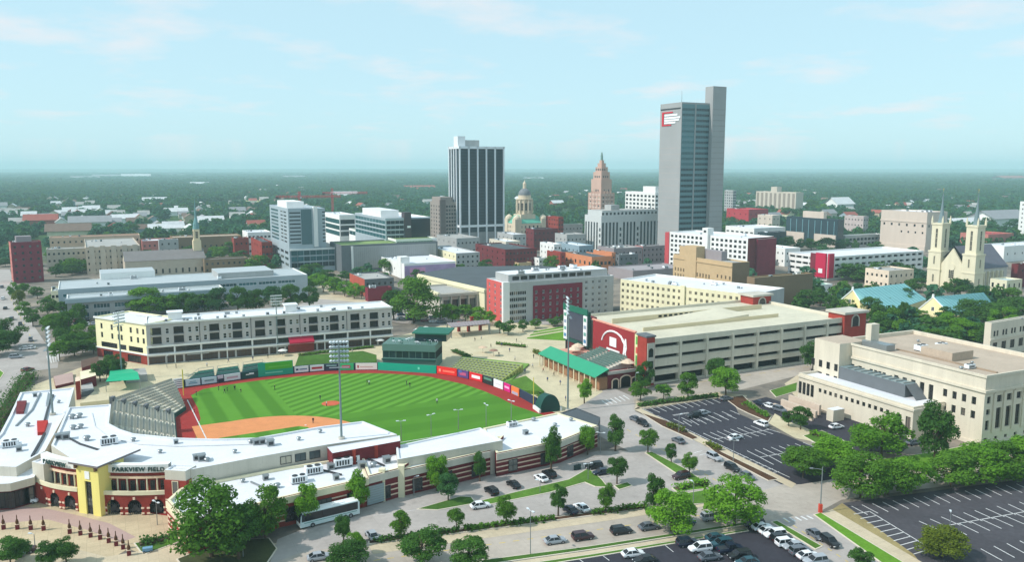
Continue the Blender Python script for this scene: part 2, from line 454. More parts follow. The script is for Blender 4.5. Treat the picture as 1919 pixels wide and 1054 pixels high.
ls += stalls((1812, 1004), (1985, 972), 9, (1776, 986), (1945, 956))
ls += stalls((1838, 1030), (1960, 1005), 6, (1878, 1052), (1995, 1024))
ls += stalls((1600, 965), (1712, 1040), 10, (1630, 960), (1745, 1030))
ls += [((1776, 986), (1945, 956)), ((1630, 960), (1735, 1024))]
strips(lot_f, ls, 0.22, paint_w)
ls = stalls((990, 1056), (1120, 1036), 4, (1012, 1075), (1142, 1052)) + stalls((1240, 1018), (1300, 1008), 2, (1262, 1036), (1330, 1026))
strips(lot_d, ls, 0.16, paint_w)
ls = stalls((1468, 972), (1512, 968), 5, (1480, 980), (1524, 974))
strips(lot, [((1060, 868), (1168, 852)), ((700, 968), (900, 940))], 0.12, paint_w)
crossing = strips(None, ls, 0.5, paint_w, 0.05, 'crosswalk'); crossing['kind'] = 'structure'
def dashes(a, c, n): return [((a[0] + (c[0] - a[0]) * k / n, a[1] + (c[1] - a[1]) * k / n), (a[0] + (c[0] - a[0]) * (k + .45) / n, a[1] + (c[1] - a[1]) * (k + .45) / n)) for k in range(n)]
lm = strips(None, dashes((1175, 806), (1400, 935), 14) + dashes((1470, 975), (1600, 1062), 8) + dashes((700, 1052), (1380, 958), 26) + dashes((20, 560), (72, 660), 9) + dashes((1560, 915), (1919, 866), 10) + dashes((1230, 728), (1560, 682), 12), .16, paint_y, .052, 'lane_markings'); lm['kind'] = 'structure'
cw2 = strips(None, stalls((1128, 752), (1168, 742), 6, (1140, 760), (1180, 750)) + stalls((88, 668), (108, 664), 5, (92, 682), (110, 678)), .5, paint_w, .053, 'crosswalk'); cw2['kind'] = 'structure'
hatch = strips(lot_e, stalls((1300, 850), (1352, 872), 6, (1316, 846), (1366, 868)), 0.25, paint_w, 0.047, 'hatched_markings')
def island(name, pix, mat, h=0.14, rim=0.28):
 pts = px_poly(pix)
 inner = inset_poly(pts, rim)
 mb = MB(); mb.prism(pts, 0.0, h, 0)
 mb.prism(inner, h - 0.02, h + 0.05, 1)
 return tag(mb.build(name, [kerb_m, mat]), kind='structure')
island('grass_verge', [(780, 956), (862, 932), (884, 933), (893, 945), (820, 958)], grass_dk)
island('grass_verge', [(892, 942), (960, 925), (1065, 900), (1100, 880), (1114, 886), (1130, 902), (1140, 915), (1115, 914), (1096, 906), (1030, 925), (920, 947)], grass)
island('grass_verge', [(1150, 912), (1176, 905), (1186, 912), (1160, 920)], grass_dk)
island('grass_verge', [(1208, 850), (1222, 848), (1285, 880), (1332, 912), (1320, 918), (1262, 886)], grass)
island('grass_verge', [(1258, 916), (1318, 900), (1332, 908), (1324, 918), (1268, 924)], grass_br)
island('grass_verge', [(1262, 930), (1330, 918), (1362, 932), (1340, 944), (1290, 948)], grass)
island('hedge_bed', [(690, 1016), (960, 981), (1215, 948), (1215, 954), (960, 988), (690, 1022)], mulch)
sheet('pavement', [(690, 1023), (960, 989), (1215, 955), (1330, 938), (1350, 946), (1215, 966), (960, 1003), (700, 1040)], 0.05, paving)
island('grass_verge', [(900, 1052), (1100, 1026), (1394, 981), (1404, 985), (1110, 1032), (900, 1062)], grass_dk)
sheet('pavement', [(900, 1063), (1110, 1033), (1405, 986), (1412, 989), (1110, 1040), (900, 1070)], 0.052, paving)
island('grass_verge', [(900, 1071), (1112, 1040), (1400, 993), (1404, 997), (1114, 1046), (900, 1080)], grass)
island('grass_verge', [(1444, 980), (1456, 977), (1542, 1026), (1528, 1032)], grass)
island('grass_verge', [(1524, 966), (1538, 962), (1720, 1072), (1690, 1085)], grass_br)
sheet('pavement', [(1539, 962), (1560, 956), (1770, 1080), (1722, 1080)], 0.05, paving)
sheet('bare_ground', [(1560, 956), (1578, 944), (1712, 1040), (1790, 1100), (1760, 1080)], 0.034, M('dry_grass', (150, 134, 92), 0.95, 0.2, 0.15, fine=0.12))
sheet('pavement', [(1188, 768), (1196, 764), (1350, 838), (1492, 908), (1484, 916), (1340, 846)], 0.05, paving)
sheet('pavement', [(1330, 845), (1352, 838), (1368, 846), (1346, 856)], 0.056, paving)
island('planting_bed', [(1203, 776), (1250, 790), (1310, 822), (1298, 826), (1240, 800)], mulch)
island('planting_bed', [(1318, 830), (1356, 850), (1460, 900), (1440, 903), (1340, 850)], mulch)
island('planting_bed', [(1358, 748), (1392, 742), (1412, 760), (1446, 782), (1440, 792), (1402, 776), (1382, 766)], mulch)
sheet('path', [(1440, 794), (1452, 776), (1480, 792), (1508, 802), (1560, 826), (1520, 828), (1490, 822)], 0.05, sand_paving)
island('planting_bed', [(1504, 818), (1540, 808), (1580, 826), (1600, 842), (1560, 850)], grass)
sheet('pavement', [(1190, 768), (1192, 752), (1345, 736), (1400, 742), (1396, 750), (1345, 747)], 0.05, paving)
# courthouse grounds
island('lawn', [(1620, 866), (1740, 850), (1919, 815), (2200, 770), (2200, 800), (1919, 845), (1640, 890)], grass_br)
sheet('pavement', [(1590, 900), (1700, 884), (1919, 850), (2200, 805), (2200, 812), (1919, 858), (1700, 893), (1594, 910)], 0.05, paving)
sheet('pavement', [(1470, 720), (1500, 700), (1500, 740), (1530, 752), (1640, 786), (1720, 810), (1700, 818), (1620, 790), (1500, 756)], 0.05, paving)
island('lawn', [(1442, 733), (1494, 718), (1494, 734), (1454, 746)], grass)
# corner lawn below the entrance
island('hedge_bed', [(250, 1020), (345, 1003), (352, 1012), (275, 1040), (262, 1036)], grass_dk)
island('grass_verge', [(330, 1050), (420, 1015), (505, 1010), (520, 1030), (500, 1060), (360, 1090)], M('dark_ground', (70, 76, 44), .95, .25, .3, fine=.2))  # even dark olive tone, darker than the other verges
island('grass_verge', [(-60, 700), (0, 694), (8, 700), (0, 712), (-60, 730)], grass_br)
island('park_lawn', [(985, 636), (1000, 622), (1058, 612), (1064, 630), (1060, 640)], grass_br)
sheet('path', [(988, 632), (1060, 620), (1060, 622), (990, 634)], 0.23, sand_paving)
sheet('path', [(996, 626), (1060, 615.5), (1060, 617), (994, 628)], 0.23, sand_paving)
# land opened up beyond the town
sheet('meadow', [(428, 380), (470, 374), (506, 374), (506, 386), (440, 390)], 0.05, M('meadow', (168, 164, 110), 0.95, 0.12, 0.01))
# ================================================================== playing field
HOME = Vector((-71.9, 194.4, 0)); LFA, RFA = R(118), R(28)
eL = Vector((math.cos(LFA), math.sin(LFA), 0)); eR = Vector((math.cos(RFA), math.sin(RFA), 0))
def FP(r, l, z=0.): return HOME + eR * r + eL * l + Vector((0, 0, z))
WALLPX = [(318, 731), (345, 727), (400, 720), (460, 711), (500, 706), (560, 700), (610, 696), (660, 694.5), (710, 694), (770, 696.5), (820, 701), (860, 707), (900, 716), (940, 730), (972, 744), (1004, 762)]
WALL = [G(*p) for p in WALLPX]
def field_material():
 m = bpy.data.materials.new('striped_turf'); m.use_nodes = True
 nt = m.node_tree; b = nt.nodes['Principled BSDF']; L = nt.links.new
 b.inputs['Roughness'].default_value = 0.9; b.inputs['Specular IOR Level'].default_value = 0.12
 geo = nt.nodes.new('ShaderNodeNewGeometry')
 rel = nt.nodes.new('ShaderNodeVectorMath'); rel.operation = 'SUBTRACT'; rel.inputs[1].default_value = HOME
 L(geo.outputs['Position'], rel.inputs[0])
 def dot(v):
  d = nt.nodes.new('ShaderNodeVectorMath'); d.operation = 'DOT_PRODUCT'; d.inputs[1].default_value = v
  L(rel.outputs[0], d.inputs[0]); return d.outputs['Value']
 def wave(sig, width):
  a = nt.nodes.new('ShaderNodeMath'); a.operation = 'MULTIPLY'; a.inputs[1].default_value = math.pi / width; L(sig, a.inputs[0])
  s = nt.nodes.new('ShaderNodeMath'); s.operation = 'SINE'; L(a.outputs[0], s.inputs[0])
  r = nt.nodes.new('ShaderNodeMapRange'); r.inputs[1].default_value = -0.35; r.inputs[2].default_value = 0.35
  L(s.outputs[0], r.inputs[0]); return r.outputs[0]
 sL = dot(tuple(eR)); sR = dot(tuple(eL))
 a60 = R(60); sO = dot((-math.sin(a60), math.cos(a60), 0))
 wL, wR, wO = wave(sL, 4.2), wave(sR, 7.0), wave(sO, 1.95)
 def less(sig, v):
  c = nt.nodes.new('ShaderNodeMath'); c.operation = 'LESS_THAN'; c.inputs[1].default_value = v; L(sig, c.inputs[0]); return c.outputs[0]
 def mixf(f, a, b2):
  x = nt.nodes.new('ShaderNodeMix'); x.data_type = 'FLOAT'; L(f, x.inputs[0])
  for s, t in ((a, 2), (b2, 3)):
   if isinstance(s, (int, float)): x.inputs[t].default_value = s
   else: L(s, x.inputs[t])
  return x.outputs[0]
 soft = nt.nodes.new('ShaderNodeMath'); soft.operation = 'MULTIPLY'; soft.inputs[1].default_value = 0.25; L(wR, soft.inputs[0])
 softL = nt.nodes.new('ShaderNodeMath'); softL.operation = 'MULTIPLY'; softL.inputs[1].default_value = 0.6; L(wL, softL.inputs[0])
 v = mixf(less(sR, 33.0), wO, soft.outputs[0])
 v = mixf(less(sL, 27.4), v, softL.outputs[0])
 nz = nt.nodes.new('ShaderNodeTexNoise'); nz.inputs['Scale'].default_value = 0.18; nz.inputs['Detail'].default_value = 6
 L(geo.outputs['Position'], nz.inputs['Vector'])
 ad = nt.nodes.new('ShaderNodeMath'); ad.operation = 'MULTIPLY_ADD'; ad.inputs[1].default_value = 0.5; L(nz.outputs[0], ad.inputs[0]); L(v, ad.inputs[2])
 rp = nt.nodes.new('ShaderNodeValToRGB'); e = rp.color_ramp.elements
 e[0].position = 0.2; e[0].color = lin((72, 120, 30)); e[1].position = 1.3 / 1.5; e[1].color = lin((94, 146, 46))
 dv = nt.nodes.new('ShaderNodeMath'); dv.operation = 'DIVIDE'; dv.inputs[1].default_value = 1.3; L(ad.outputs[0], dv.inputs[0])
 L(dv.outputs[0], rp.inputs[0]); L(rp.outputs[0], b.inputs['Base Color'])
 return m
turf = field_material()
track_m = M('red_warning_track', (152, 44, 40), 0.95, 0.10, 0.2, fine=0.08)
clay = M('infield_clay', (212, 138, 88), 0.95, 0.08, 0.3, fine=0.06)
lf_end = FP(0, 104);
trackpts = [WALL[0] + Vector((2, 1, 0))] + WALL[1:] + [FP(100, -4), FP(92, -12), FP(40, -22), FP(-14, -22), FP(-22, -14), FP(-22, 40), G(326, 824), G(328, 778), G(340, 760), G(330, 742)]
sheet('warning_track', None, 0.05, track_m, world_pts=[tuple(p[:2]) for p in trackpts])
# turf: inside the track
inner = []
cen = FP(45, 45)
for i, p in enumerate(WALL):
 d = (cen - p).normalized()
 inner.append(p + d * (5.2 + (1.5 if i > 10 else 0) + (2.5 if i < 2 else 0)))
turfpts = inner[1:] + [FP(96, -5), FP(72, -9), FP(40, -11), FP(0, -12), FP(-9, -9), FP(-12, 0), G(372, 850), G(367, 822), G(368, 804), G(376, 786), G(371, 766), G(358, 742)]
sheet('outfield_grass', None, 0.07, turf, world_pts=[tuple(p[:2]) for p in turfpts])
MOUND = FP(13, 13)
arc = []
for k in range(41):
 t = R(28 - 8 + 106 * k / 40)
 arc.append(MOUND + Vector((math.cos(t), math.sin(t), 0)) * 29.0)
arc = [p for p in arc if (p - HOME).dot(eL) > -3.2 and (p - HOME).dot(eR) > -2.2]
dirt = [FP(42, -3)] + arc + [FP(-2.2, 42), FP(-2.2, 12), FP(-5, 3), FP(-3, -5), FP(12, -3)]
sheet('infield_dirt', None, 0.09, clay, world_pts=[tuple(p[:2]) for p in dirt])
g = []
for a, b2 in ((3.5, 3.5), (24.2, 1.2), (27.4, 3.4), (27.6, 25.4), (25.4, 27.6), (3.4, 27.4), (1.2, 24.2)):
 g.append(tuple(FP(a, b2)[:2]))
sheet('infield_grass', None, 0.11, turf, world_pts=g)
mb = MB(); mb.lathe([(2.8, 0.10), (2.6, 0.18), (1.0, 0.36), (0.3, 0.37)], 28, c=(MOUND.x, MOUND.y))
tag(mb.build('pitchers_mound', clay), kind='structure')
def strip_w(name, a, b2, w, z, mat):
 d = (b2 - a).normalized(); n = Vector((-d.y, d.x, 0)) * w / 2; up = Vector((0, 0, z))
 mb = MB(); mb.quad(a - n + up, b2 - n + up, b2 + n + up, a + n + up)
 return tag(mb.build(name, mat), kind='structure')
strip_w('foul_line', FP(0, 2), FP(0, 72), 0.32, 0.125, paint_w)
strip_w('foul_line', FP(2, 0), FP(92, 0), 0.32, 0.125, paint_w)
for k, (a, b2) in enumerate(((27.4, 0), (27.4, 27.4), (0, 27.4))):
 p = FP(a, b2); mb = MB(); mb.box(-.25, .25, -.25, .25, 0.1, 0.2)
 o = mb.build('base_bag', metal_white); o.location = p; o.rotation_euler.z = RFA
 tag(o, ('white first base bag on the infield clay', 'white second base bag at the back of the clay arc', 'white third base bag on the infield clay by the grandstand')[k], 'base')
mc = G(620, 757)
mb = MB(); mb.lathe([(2.9, 0.075), (2.7, 0.16), (2.3, 0.17)], 32, c=(mc.x, mc.y))
tag(mb.build('practice_mat', M('red_mat', (196, 92, 62), 0.9, 0.12, 0.6, fine=0.1)), 'round red clay patch in the middle of the outfield grass', 'mat')
# ================================================================== building kit
GRID = 26.5; FOOT = []
WIN = {}
def window_mesh(w, h, glass, frame, mull=1, trans=0):
 key = (round(w, 2), round(h, 2), glass.name, frame.name, mull, trans)
 if key in WIN: return WIN[key]
 mb = MB(); f = min(0.14, w * 0.1)
 x0, x1, z0, z1 = -w / 2, w / 2, -h / 2, h / 2
 mb.quad((x0, 0, z0), (x1, 0, z0), (x1, 0, z1), (x0, 0, z1), 1)
 def bar(a, b, c, d): mb.box(a, b, -0.06, 0.02, c, d, 0)
 bar(x0, x0 + f, z0, z1); bar(x1 - f, x1, z0, z1); bar(x0 + f, x1 - f, z0, z0 + f); bar(x0 + f, x1 - f, z1 - f, z1)
 for k in range(mull):
  x = x0 + w * (k + 1) / (mull + 1); bar(x - f * .4, x + f * .4, z0 + f, z1 - f)
 for k in range(trans):
  z = z0 + h * (k + 1) / (trans + 1); bar(x0 + f, x1 - f, z - f * .4, z + f * .4)
 WIN[key] = mb.mesh('window', [frame, glass])
 return WIN[key]
def panel_mesh(w, h, mat):
 key = ('p', round(w, 2), round(h, 2), mat.name)
 if key not in WIN:
  mb = MB(); mb.box(-w / 2, w / 2, -0.05, 0.05, -h / 2, h / 2); WIN[key] = mb.mesh('panel', mat)
 return WIN[key]
HV = {}
def hvac_mesh(kind):
 if kind in HV: return HV[kind]
 mb = MB()
 if kind == 0:
  mb.box(-1.6, 1.6, -0.9, 0.9, 0.25, 1.5); mb.box(-1.5, -1.3, -.8, .8, 0, .25, 1); mb.box(1.3, 1.5, -.8, .8, 0, .25, 1)
  mb.tube((-.75, 0, 1.5), (-.75, 0, 1.65), .55, .55, 12, 1); mb.tube((.75, 0, 1.5), (.75, 0, 1.65), .55, .55, 12, 1)
  for k in range(5): mb.box(-1.3 + k * .5, -1.0 + k * .5, -.93, -.9, .45, 1.3, 1)
 elif kind == 1:
  mb.tube((0, 0, 0), (0, 0, .5), .35, .35, 10, 0); mb.lathe([(.55, .5), (.6, .65), (.45, .85), (.1, .95)], 12, 0)
 else:
  mb.box(-.6, .6, -.6, .6, 0, 1.1); mb.box(-.7, .7, -.7, .7, 1.1, 1.2); mb.box(-.4, .4, -.62, -.6, .3, .9, 1)
 HV[kind] = mb.mesh('rooftop_unit', [metal_white if kind == 0 else metal_grey, metal_dark])
 return HV[kind]
def grid(L, zs, n, w, h, m0=None, m1=None):
 """n windows of w x h along a face of length L at sill heights zs."""
 m0 = (L / n - w) / 2 if m0 is None else m0
 m1 = m0 if m1 is None else m1
 out = []
 step = (L - m0 - m1 - w) / max(1, n - 1) if n > 1 else 0
 for z in zs:
  for k in range(n):
   s = m0 + step * k
   out.append((s, s + w, z, z + h))
 return out
class Bld:
 """Box building on the street grid: near corner at the origin, u along the south front, v along the west side."""
 def __init__(s, name, label, cat, x, yt, yb, xr, xl, rot=GRID, group=None, H=None, W=None, D=None, base=None):
  a = R(rot)
  p = base if base is not None else G(x, yb)
  s.H = HGT(p, yt) if H is None else H
  ax = (math.cos(a), math.sin(a)); bx = (-math.sin(a), math.cos(a))
  s.W = REACH(p, ax, s.H, xr) if W is None else W
  s.D = REACH(p, bx, s.H, xl) if D is None else D
  FOOT.append((p[0], p[1], a, s)); s.D = s.D if s.D < 139 else 18.; s.W = min(s.W, 200)
  s.root = empty(name, (p[0], p[1], 0), a, label, cat, group)
  s.a = a
 def pt(s, face, t, z, ins):
  if face == 'S': return (t, ins, z)
  if face == 'W': return (ins, t, z)
  if face == 'E': return (s.W - ins, t, z)
  return (t, s.D - ins, z)
 def L(s, face): return s.W if face in 'SN' else s.D
 ROT = {'S': 0.0, 'W': -math.pi / 2, 'E': math.pi / 2, 'N': math.pi}
 def walls(s, mat, holes=None, mats=None, z0=0., z1=None, depth=0.3, name='wall'):
  z1 = s.H if z1 is None else z1
  holes = holes or {}; mats = mats or {}
  ml = [mat] + [m for m in mats.values()]
  mb = MB()
  for face in 'SWEN':
   L = s.L(face); hs = [h[:4] for h in holes.get(face, [])]
   mi = (1 + list(mats).index(face)) if face in mats else 0
   us = sorted({0., L} | {min(max(h[0], 0), L) for h in hs} | {min(max(h[1], 0), L) for h in hs})
   zs = sorted({z0, z1} | {h[2] for h in hs} | {h[3] for h in hs})
   us = [us[0]] + [b for a, b in zip(us, us[1:]) if b - a > 1e-4]
   zs = [zs[0]] + [b for a, b in zip(zs, zs[1:]) if b - a > 1e-4]
   # rows of cells; join neighbours in a row
   for za, zb in zip(zs, zs[1:]):
    zc = (za + zb) / 2
    if zc < z0 or zc > z1: continue
    run = None
    act = [h for h in hs if h[2] < zc < h[3]]
    for ua, ub in zip(us, us[1:]):
     uc = (ua + ub) / 2
     if any(h[0] < uc < h[1] for h in act):
      if run is not None:
       mb.quad(s.pt(face, run, za, 0), s.pt(face, ua, za, 0), s.pt(face, ua, zb, 0), s.pt(face, run, zb, 0), mi); run = None
     elif run is None: run = ua
    if run is not None:
     mb.quad(s.pt(face, run, za, 0), s.pt(face, L, za, 0), s.pt(face, L, zb, 0), s.pt(face, run, zb, 0), mi)
   for a, b, c, d in hs:
    P = lambda t, z, i: s.pt(face, t, z, i)
    dp = depth
    mb.quad(P(a, c, 0), P(a, c, dp), P(a, d, dp), P(a, d, 0), mi); mb.quad(P(b, c, 0), P(b, d, 0), P(b, d, dp), P(b, c, dp), mi)
    mb.quad(P(a, c, 0), P(b, c, 0), P(b, c, dp), P(a, c, dp), mi); mb.quad(P(a, d, 0), P(a, d, dp), P(b, d, dp), P(b, d, 0), mi)
  s.wall = mb.build(name, ml, s.root)
  return s.wall
 def windows(s, face, rects, glass, frame=None, mull=1, trans=0, depth=0.22, name='window'):
  frame = frame or metal_dark
  for a, b, c, d in rects:
   me = window_mesh(b - a, d - c, glass, frame, mull, trans)
   add(name, me, s.root, s.pt(face, (a + b) / 2, (c + d) / 2, depth), s.ROT[face])
 def voids(s, face, rects, depth=2.0, mat=None, name='opening'):
  """Deep dark openings (garage decks, arcades): a recessed back panel."""
  for a, b, c, d in rects:
   add(name, panel_mesh(b - a, d - c, mat or void), s.root, s.pt(face, (a + b) / 2, (c + d) / 2, depth), s.ROT[face])
 def roof(s, deck, cope=None, par=0.8, t=0.4, name='roof', z=None):
  H = s.H if z is None else z
  mb = MB(); W, D = s.W, s.D
  o = [(0, 0), (W, 0), (W, D), (0, D)]; i = [(t, t), (W - t, t), (W - t, D - t), (t, D - t)]
  for k in range(4):
   j = (k + 1) % 4
   mb.quad((*o[k], H), (*o[j], H), (*i[j], H), (*i[k], H), 1)
   mb.quad((*i[k], H), (*i[j], H), (*i[j], H - par), (*i[k], H - par), 1)
  mb.quad(*[(*p, H - par) for p in i], 0)
  s.deck = H - par
  return mb.build(name, [deck, cope or deck], s.root)
 def block(s, name, u0, u1, v0, v1, z0, z1, mat, top=None, parent=None):
  mb = MB(); mb.box(u0, u1, v0, v1, z0, z1, 0, 1)
  return mb.build(name, [mat, top or mat], parent or s.root)
 def units(s, n, seed=1, z=None, scale=1.0, kinds=(0, 1, 2)):
  rnd = random.Random(seed)
  z = s.deck if z is None else z
  for k in range(n):
   u = rnd.uniform(0.12, 0.88) * s.W; v = rnd.uniform(0.12, 0.88) * s.D
   kd = rnd.choice(kinds)
   add('rooftop_unit', hvac_mesh(kd), s.root, (u, v, z), rnd.choice((0, math.pi / 2)), (scale * rnd.uniform(.8, 1.3),) * 3)
 def simple(s, wall, deck, nS=0, nW=0, floors=2, w=1.3, h=1.6, glass=None, frame=None, z0=1.0, matW=None, cope=None, units=4, seed=1, mull=1, par=0.8, top=1.0):
  """Plain block: rows of windows on the two faces in view."""
  holes = {}
  fh = (s.H - top - z0) / floors
  hh = min(h, fh * 0.66)
  zs = [z0 + fh * k + (fh - hh) * 0.5 for k in range(floors)]
  if nS: holes['S'] = grid(s.W, zs, nS, min(w, s.W / nS * .7), hh)
  if nW: holes['W'] = grid(s.D, zs, nW, min(w, s.D / nW * .7), hh)
  s.walls(wall, holes, {'W': matW} if matW else None)
  for f in holes: s.windows(f, holes[f], glass or glass_dark, frame, mull)
  s.roof(deck, cope or wall, par)
  if units: s.units(units, seed)
  return s
# ================================================================== tall buildings
# -- grey slab tower with white and red emblem
ta = M('tower_granite', (158, 158, 157), 0.7, 0.07, 0.05)
tb = M('tower_spandrel', (92, 126, 132), 0.3, 0.06, 0.08, spec=0.5)
b = Bld('office_tower', 'tallest grey granite tower with red and white emblem near its top', 'tower', 1270, 191, 484, 1330, 1238)
W0 = b.W
fl = 27; fh = (b.H - 8) / fl
b.walls(ta)
wallw = b.wall
zs = [4 + fh * k for k in range(fl)]
b.roof(grey_roof, ta, 1.2)
# projecting ribs of glass on the south face: each floor one ribbon in two bays
for k, z in enumerate(zs):
 for a0, a1 in ((0.02, 0.46), (0.52, 1.0)):
  w = (a1 - a0) * b.W
  o = add('window_band', window_mesh(round(w, 1), round(fh * .52, 2), glass_navy if (k < 16 or a0 > .5) else glass_teal, tb, 7), b.root, (b.W * (a0 + a1) / 2, -0.08, z + fh * .6), 0)
BX(b.W * .47, b.W * .51, -0.5, -0.02, 2, b.H - 1).build('mullion', ta, b.root)
mb = MB(); mb.quad((0.4, -0.05, 2), (b.W, -0.05, 2), (b.W, -0.05, b.H - 1.5), (0.4, -0.05, b.H - 1.5)); mb.build('curtain_wall', tb, b.root)
sl = b.W + REACH(G(1330, 482), (math.cos(R(GRID)), math.sin(R(GRID))), 100, 1362)
H2 = b.H * (484 - 160) / (484 - 191.)
BX(b.W + .05, sl, -4, 6, 0, H2, 0, 0).build('stair_slab', ta, b.root)
for k in range(fl):
 BX(b.W + .4, sl - .4, -4.12, -4.02, 4 + fh * k + fh * .62, 4 + fh * k + fh * .82).build('slab_groove', M('slab_groove', (150, 148, 146), 0.6), b.root)
BX(sl + .05, sl + 2.5, 1, b.D * .9, 0, b.H * 1.0).build('rear_slab', dgrey_wall, b.root)
for k in range(18):
 BX(-0.06, -0.01, .5, b.D - .5, 3 + k * 5.2, 3.5 + k * 5.2).build('wall_joint', M('wall_joint', (168, 162, 158), 0.8), b.root)
BX(-0.35, -0.02, b.D * .05, b.D * .98, b.H - 5.2, b.H - 4.2, 0).build('dark_band', metal_dark, b.root)  # dark metal strip set proud of the west wall near the top
red_sign = M('sign_red', (204, 28, 48), 0.5, 0.04); white_sign = M('sign_white', (240, 240, 240), 0.5, 0.03)
lg = empty('emblem', (0, 0, 0)); lg.parent = b.root
D = b.D
mb = MB(); z0, z1 = b.H - 18.5, b.H - 7
mb.box(-.45, -.1, D * .82, D * .90, z0, z1); mb.box(-.45, -.1, D * .40, D * .82, z1 - 1.1, z1); mb.box(-.45, -.1, D * .46, D * .82, z0, z0 + 1.1); mb.build('red_bracket', red_sign, lg)
for k, (e0, zz) in enumerate(((.18, 8.0), (.05, 5.7), (.10, 3.7), (.26, 1.7))):
 BX(-.47, -.1, D * e0, D * .78, z0 + zz, z0 + zz + 1.5).build('white_bar', white_sign, lg)
TB_((2, 3, b.H), (2, 3, b.H + 9), .15, .08, 6).build('mast', metal_dark, b.root)
b.units(5, 4)
# -- dark glass tower with white piers
pw = M('white_pier', (228, 230, 232), 0.6, 0.04)
b = Bld('office_tower', 'dark glass tower with tall white vertical piers and white cap', 'tower', 862, 274, 464, 945, 841)
b.walls(M('tower_base', (140, 140, 140), 0.8), z1=14)
gl = M('black_curtain_wall', (20, 36, 46), 0.3, 0.3, 0.03, spec=0.25)
zc = HGT((b.root.location.x, b.root.location.y), 425)
BX(.5, b.W - .5, .5, b.D - .5, 14, b.H - 2).build('curtain_wall', gl, b.root)
for k in range(26):
 z = 16 + (b.H - 18) / 26 * k
 BX(.44, b.W - .44, .44, b.D - .44, z, z + .5, bottom=False).build('floor_line', M('floor_line', (48, 66, 78), 0.3, 0.2, 0.1), b.root)
for k in range(6):
 mb = MB(); u = (b.W - 1.4) * k / 5; mb.box(u, u + 1.4, -.5, .6, 0, b.H, 0); mb.build('pier', pw, b.root)
for k in range(1, 5):
 mb = MB(); v = (b.D - 1.4) * k / 4; mb.box(-.5, .6, v, v + 1.4, 0, b.H); mb.build('pier', pw, b.root)
BX(-.5, b.W + .5, -.5, b.D + .5, b.H - 2.2, b.H).build('cap', pw, b.root)
BX(-.4, b.W + .4, -.4, b.D + .4, zc - 1, zc + 1.2).build('belt', pw, b.root)
BX(b.W * .05, b.W * .50, b.D * .25, b.D * .75, b.H, b.H + 6, 0).build('penthouse', grey_wall, b.root)
BX(b.W * .02, b.W * .18, b.D * .2, b.D * .6, b.H, b.H + 9.5).build('penthouse', metal_white, b.root)
# -- art-deco setback tower
st = M('deco_stone', (198, 164, 148), 0.85, 0.07, 0.2, streak=True)
b = Bld('office_tower', 'stepped art deco stone tower tapering to a green-tipped spire', 'tower', 1125, 362, 456, 1151, 1103)
hb = b.H
b.walls(st); b.roof(st, st)
tiers = [(.0, 0, hb)]
top = HGT((b.root.location.x, b.root.location.y), 290)
for q in range(int((hb - 10) / 4.2)):
 zq = 14.3 + 4.2 * q
 if zq < hb - 1: BX(-.25, b.W + .1, -.25, b.D + .1, zq, zq + .9).build('stone_belt', M('pale_belt', (216, 196, 184), .85), b.root)
levels = [(0.10, .36), (0.18, .55), (0.26, .68), (.34, .78), (.41, .86)]
z = hb
for ins, f in levels:
 zt = hb + (top - hb) * f
 BX(b.W * ins, b.W * (1 - ins), b.D * ins, b.D * (1 - ins), z - .2, zt).build('setback', st, b.root); z = zt
LT_([(b.W * .08, z), (b.W * .07, z + 5), (b.W * .03, z + 8), (.2, top)], 10, c=(b.W / 2, b.D / 2)).build('spire', M('verdigris', (120, 150, 140), 0.7), b.root)
zz = 12.
while zz < hb - 2:
 for f, L in (('S', b.W), ('W', b.D)):
  for k in range(3):
   add('window', window_mesh(round(L * .16, 1), 1.9, glass_mix, st, 1), b.root, b.pt(f, L * (.2 + .3 * k), zz, -.05), b.ROT[f])
 zz += 4.2
for q, (ins, f) in enumerate(levels[:3]):
 for face, L in (('S', b.W), ('W', b.D)):
  for k in range(3):
   zt = hb + (top - hb) * (levels[q - 1][1] if q else 0) + 2.4
   add('window', window_mesh(round(L * .1, 1), 2.4, glass_mix, st, 1), b.root, b.pt(face, L * (.34 + .16 * k), zt, (b.D if face == 'S' else b.W) * ins - .05), b.ROT[face])
for q in range(5):
 f = q / 4.
 BX(b.W * (.02 + .24 * q) - .5, b.W * (.02 + .24 * q) + .5, -.45, .2, 0, hb + (2 if q in (1, 2, 3) else 0)).build('buttress', st, b.root)
 BX(-.45, .2, b.D * (.02 + .24 * q) - .5, b.D * (.02 + .24 * q) + .5, 0, hb + (2 if q in (1, 2, 3) else 0)).build('buttress', st, b.root)
# -- bank block with tall dark window strips
pc = M('pale_granite', (198, 200, 198), 0.7, 0.05, 0.2)
b = Bld('bank_building', 'pale stone bank block with tall dark vertical window strips', 'building', 1126, 405, 476, 1237, 1096)
hs = {'S': [], 'W': []}
n = 17
for k in range(n):
 s0 = b.W * (k + .5) / n - b.W / n * .28
 if k in (5, 10): hs['S'] += [(s0, s0 + b.W / n * .56, 4 + q * 5.2, 7 + q * 5.2) for q in range(int((b.H - 8) / 5.2))]
 else: hs['S'].append((s0, s0 + b.W / n * .56, 3, b.H - 6))
for k in range(6):
 s0 = b.D * (k + .5) / 6 - b.D / 6 * .25
 if k == 0: hs['W'] += [(s0, s0 + b.D / 6 * .5, 4 + q * 5.2, 7 + q * 5.2) for q in range(int((b.H - 8) / 5.2))]
 else: hs['W'].append((s0, s0 + b.D / 6 * .5, 3, b.H - 6))
b.walls(pc, hs, depth=.8)
for f in hs: b.windows(f, hs[f], glass_navy if f == 'S' else glass_dark, metal_dark, 0, 5, .6)
b.roof(grey_roof, pc)
b.block('attic', 2, b.W - 1, 2, b.D - 2, b.H - .8, b.H + 4.4, pc, grey_roof)
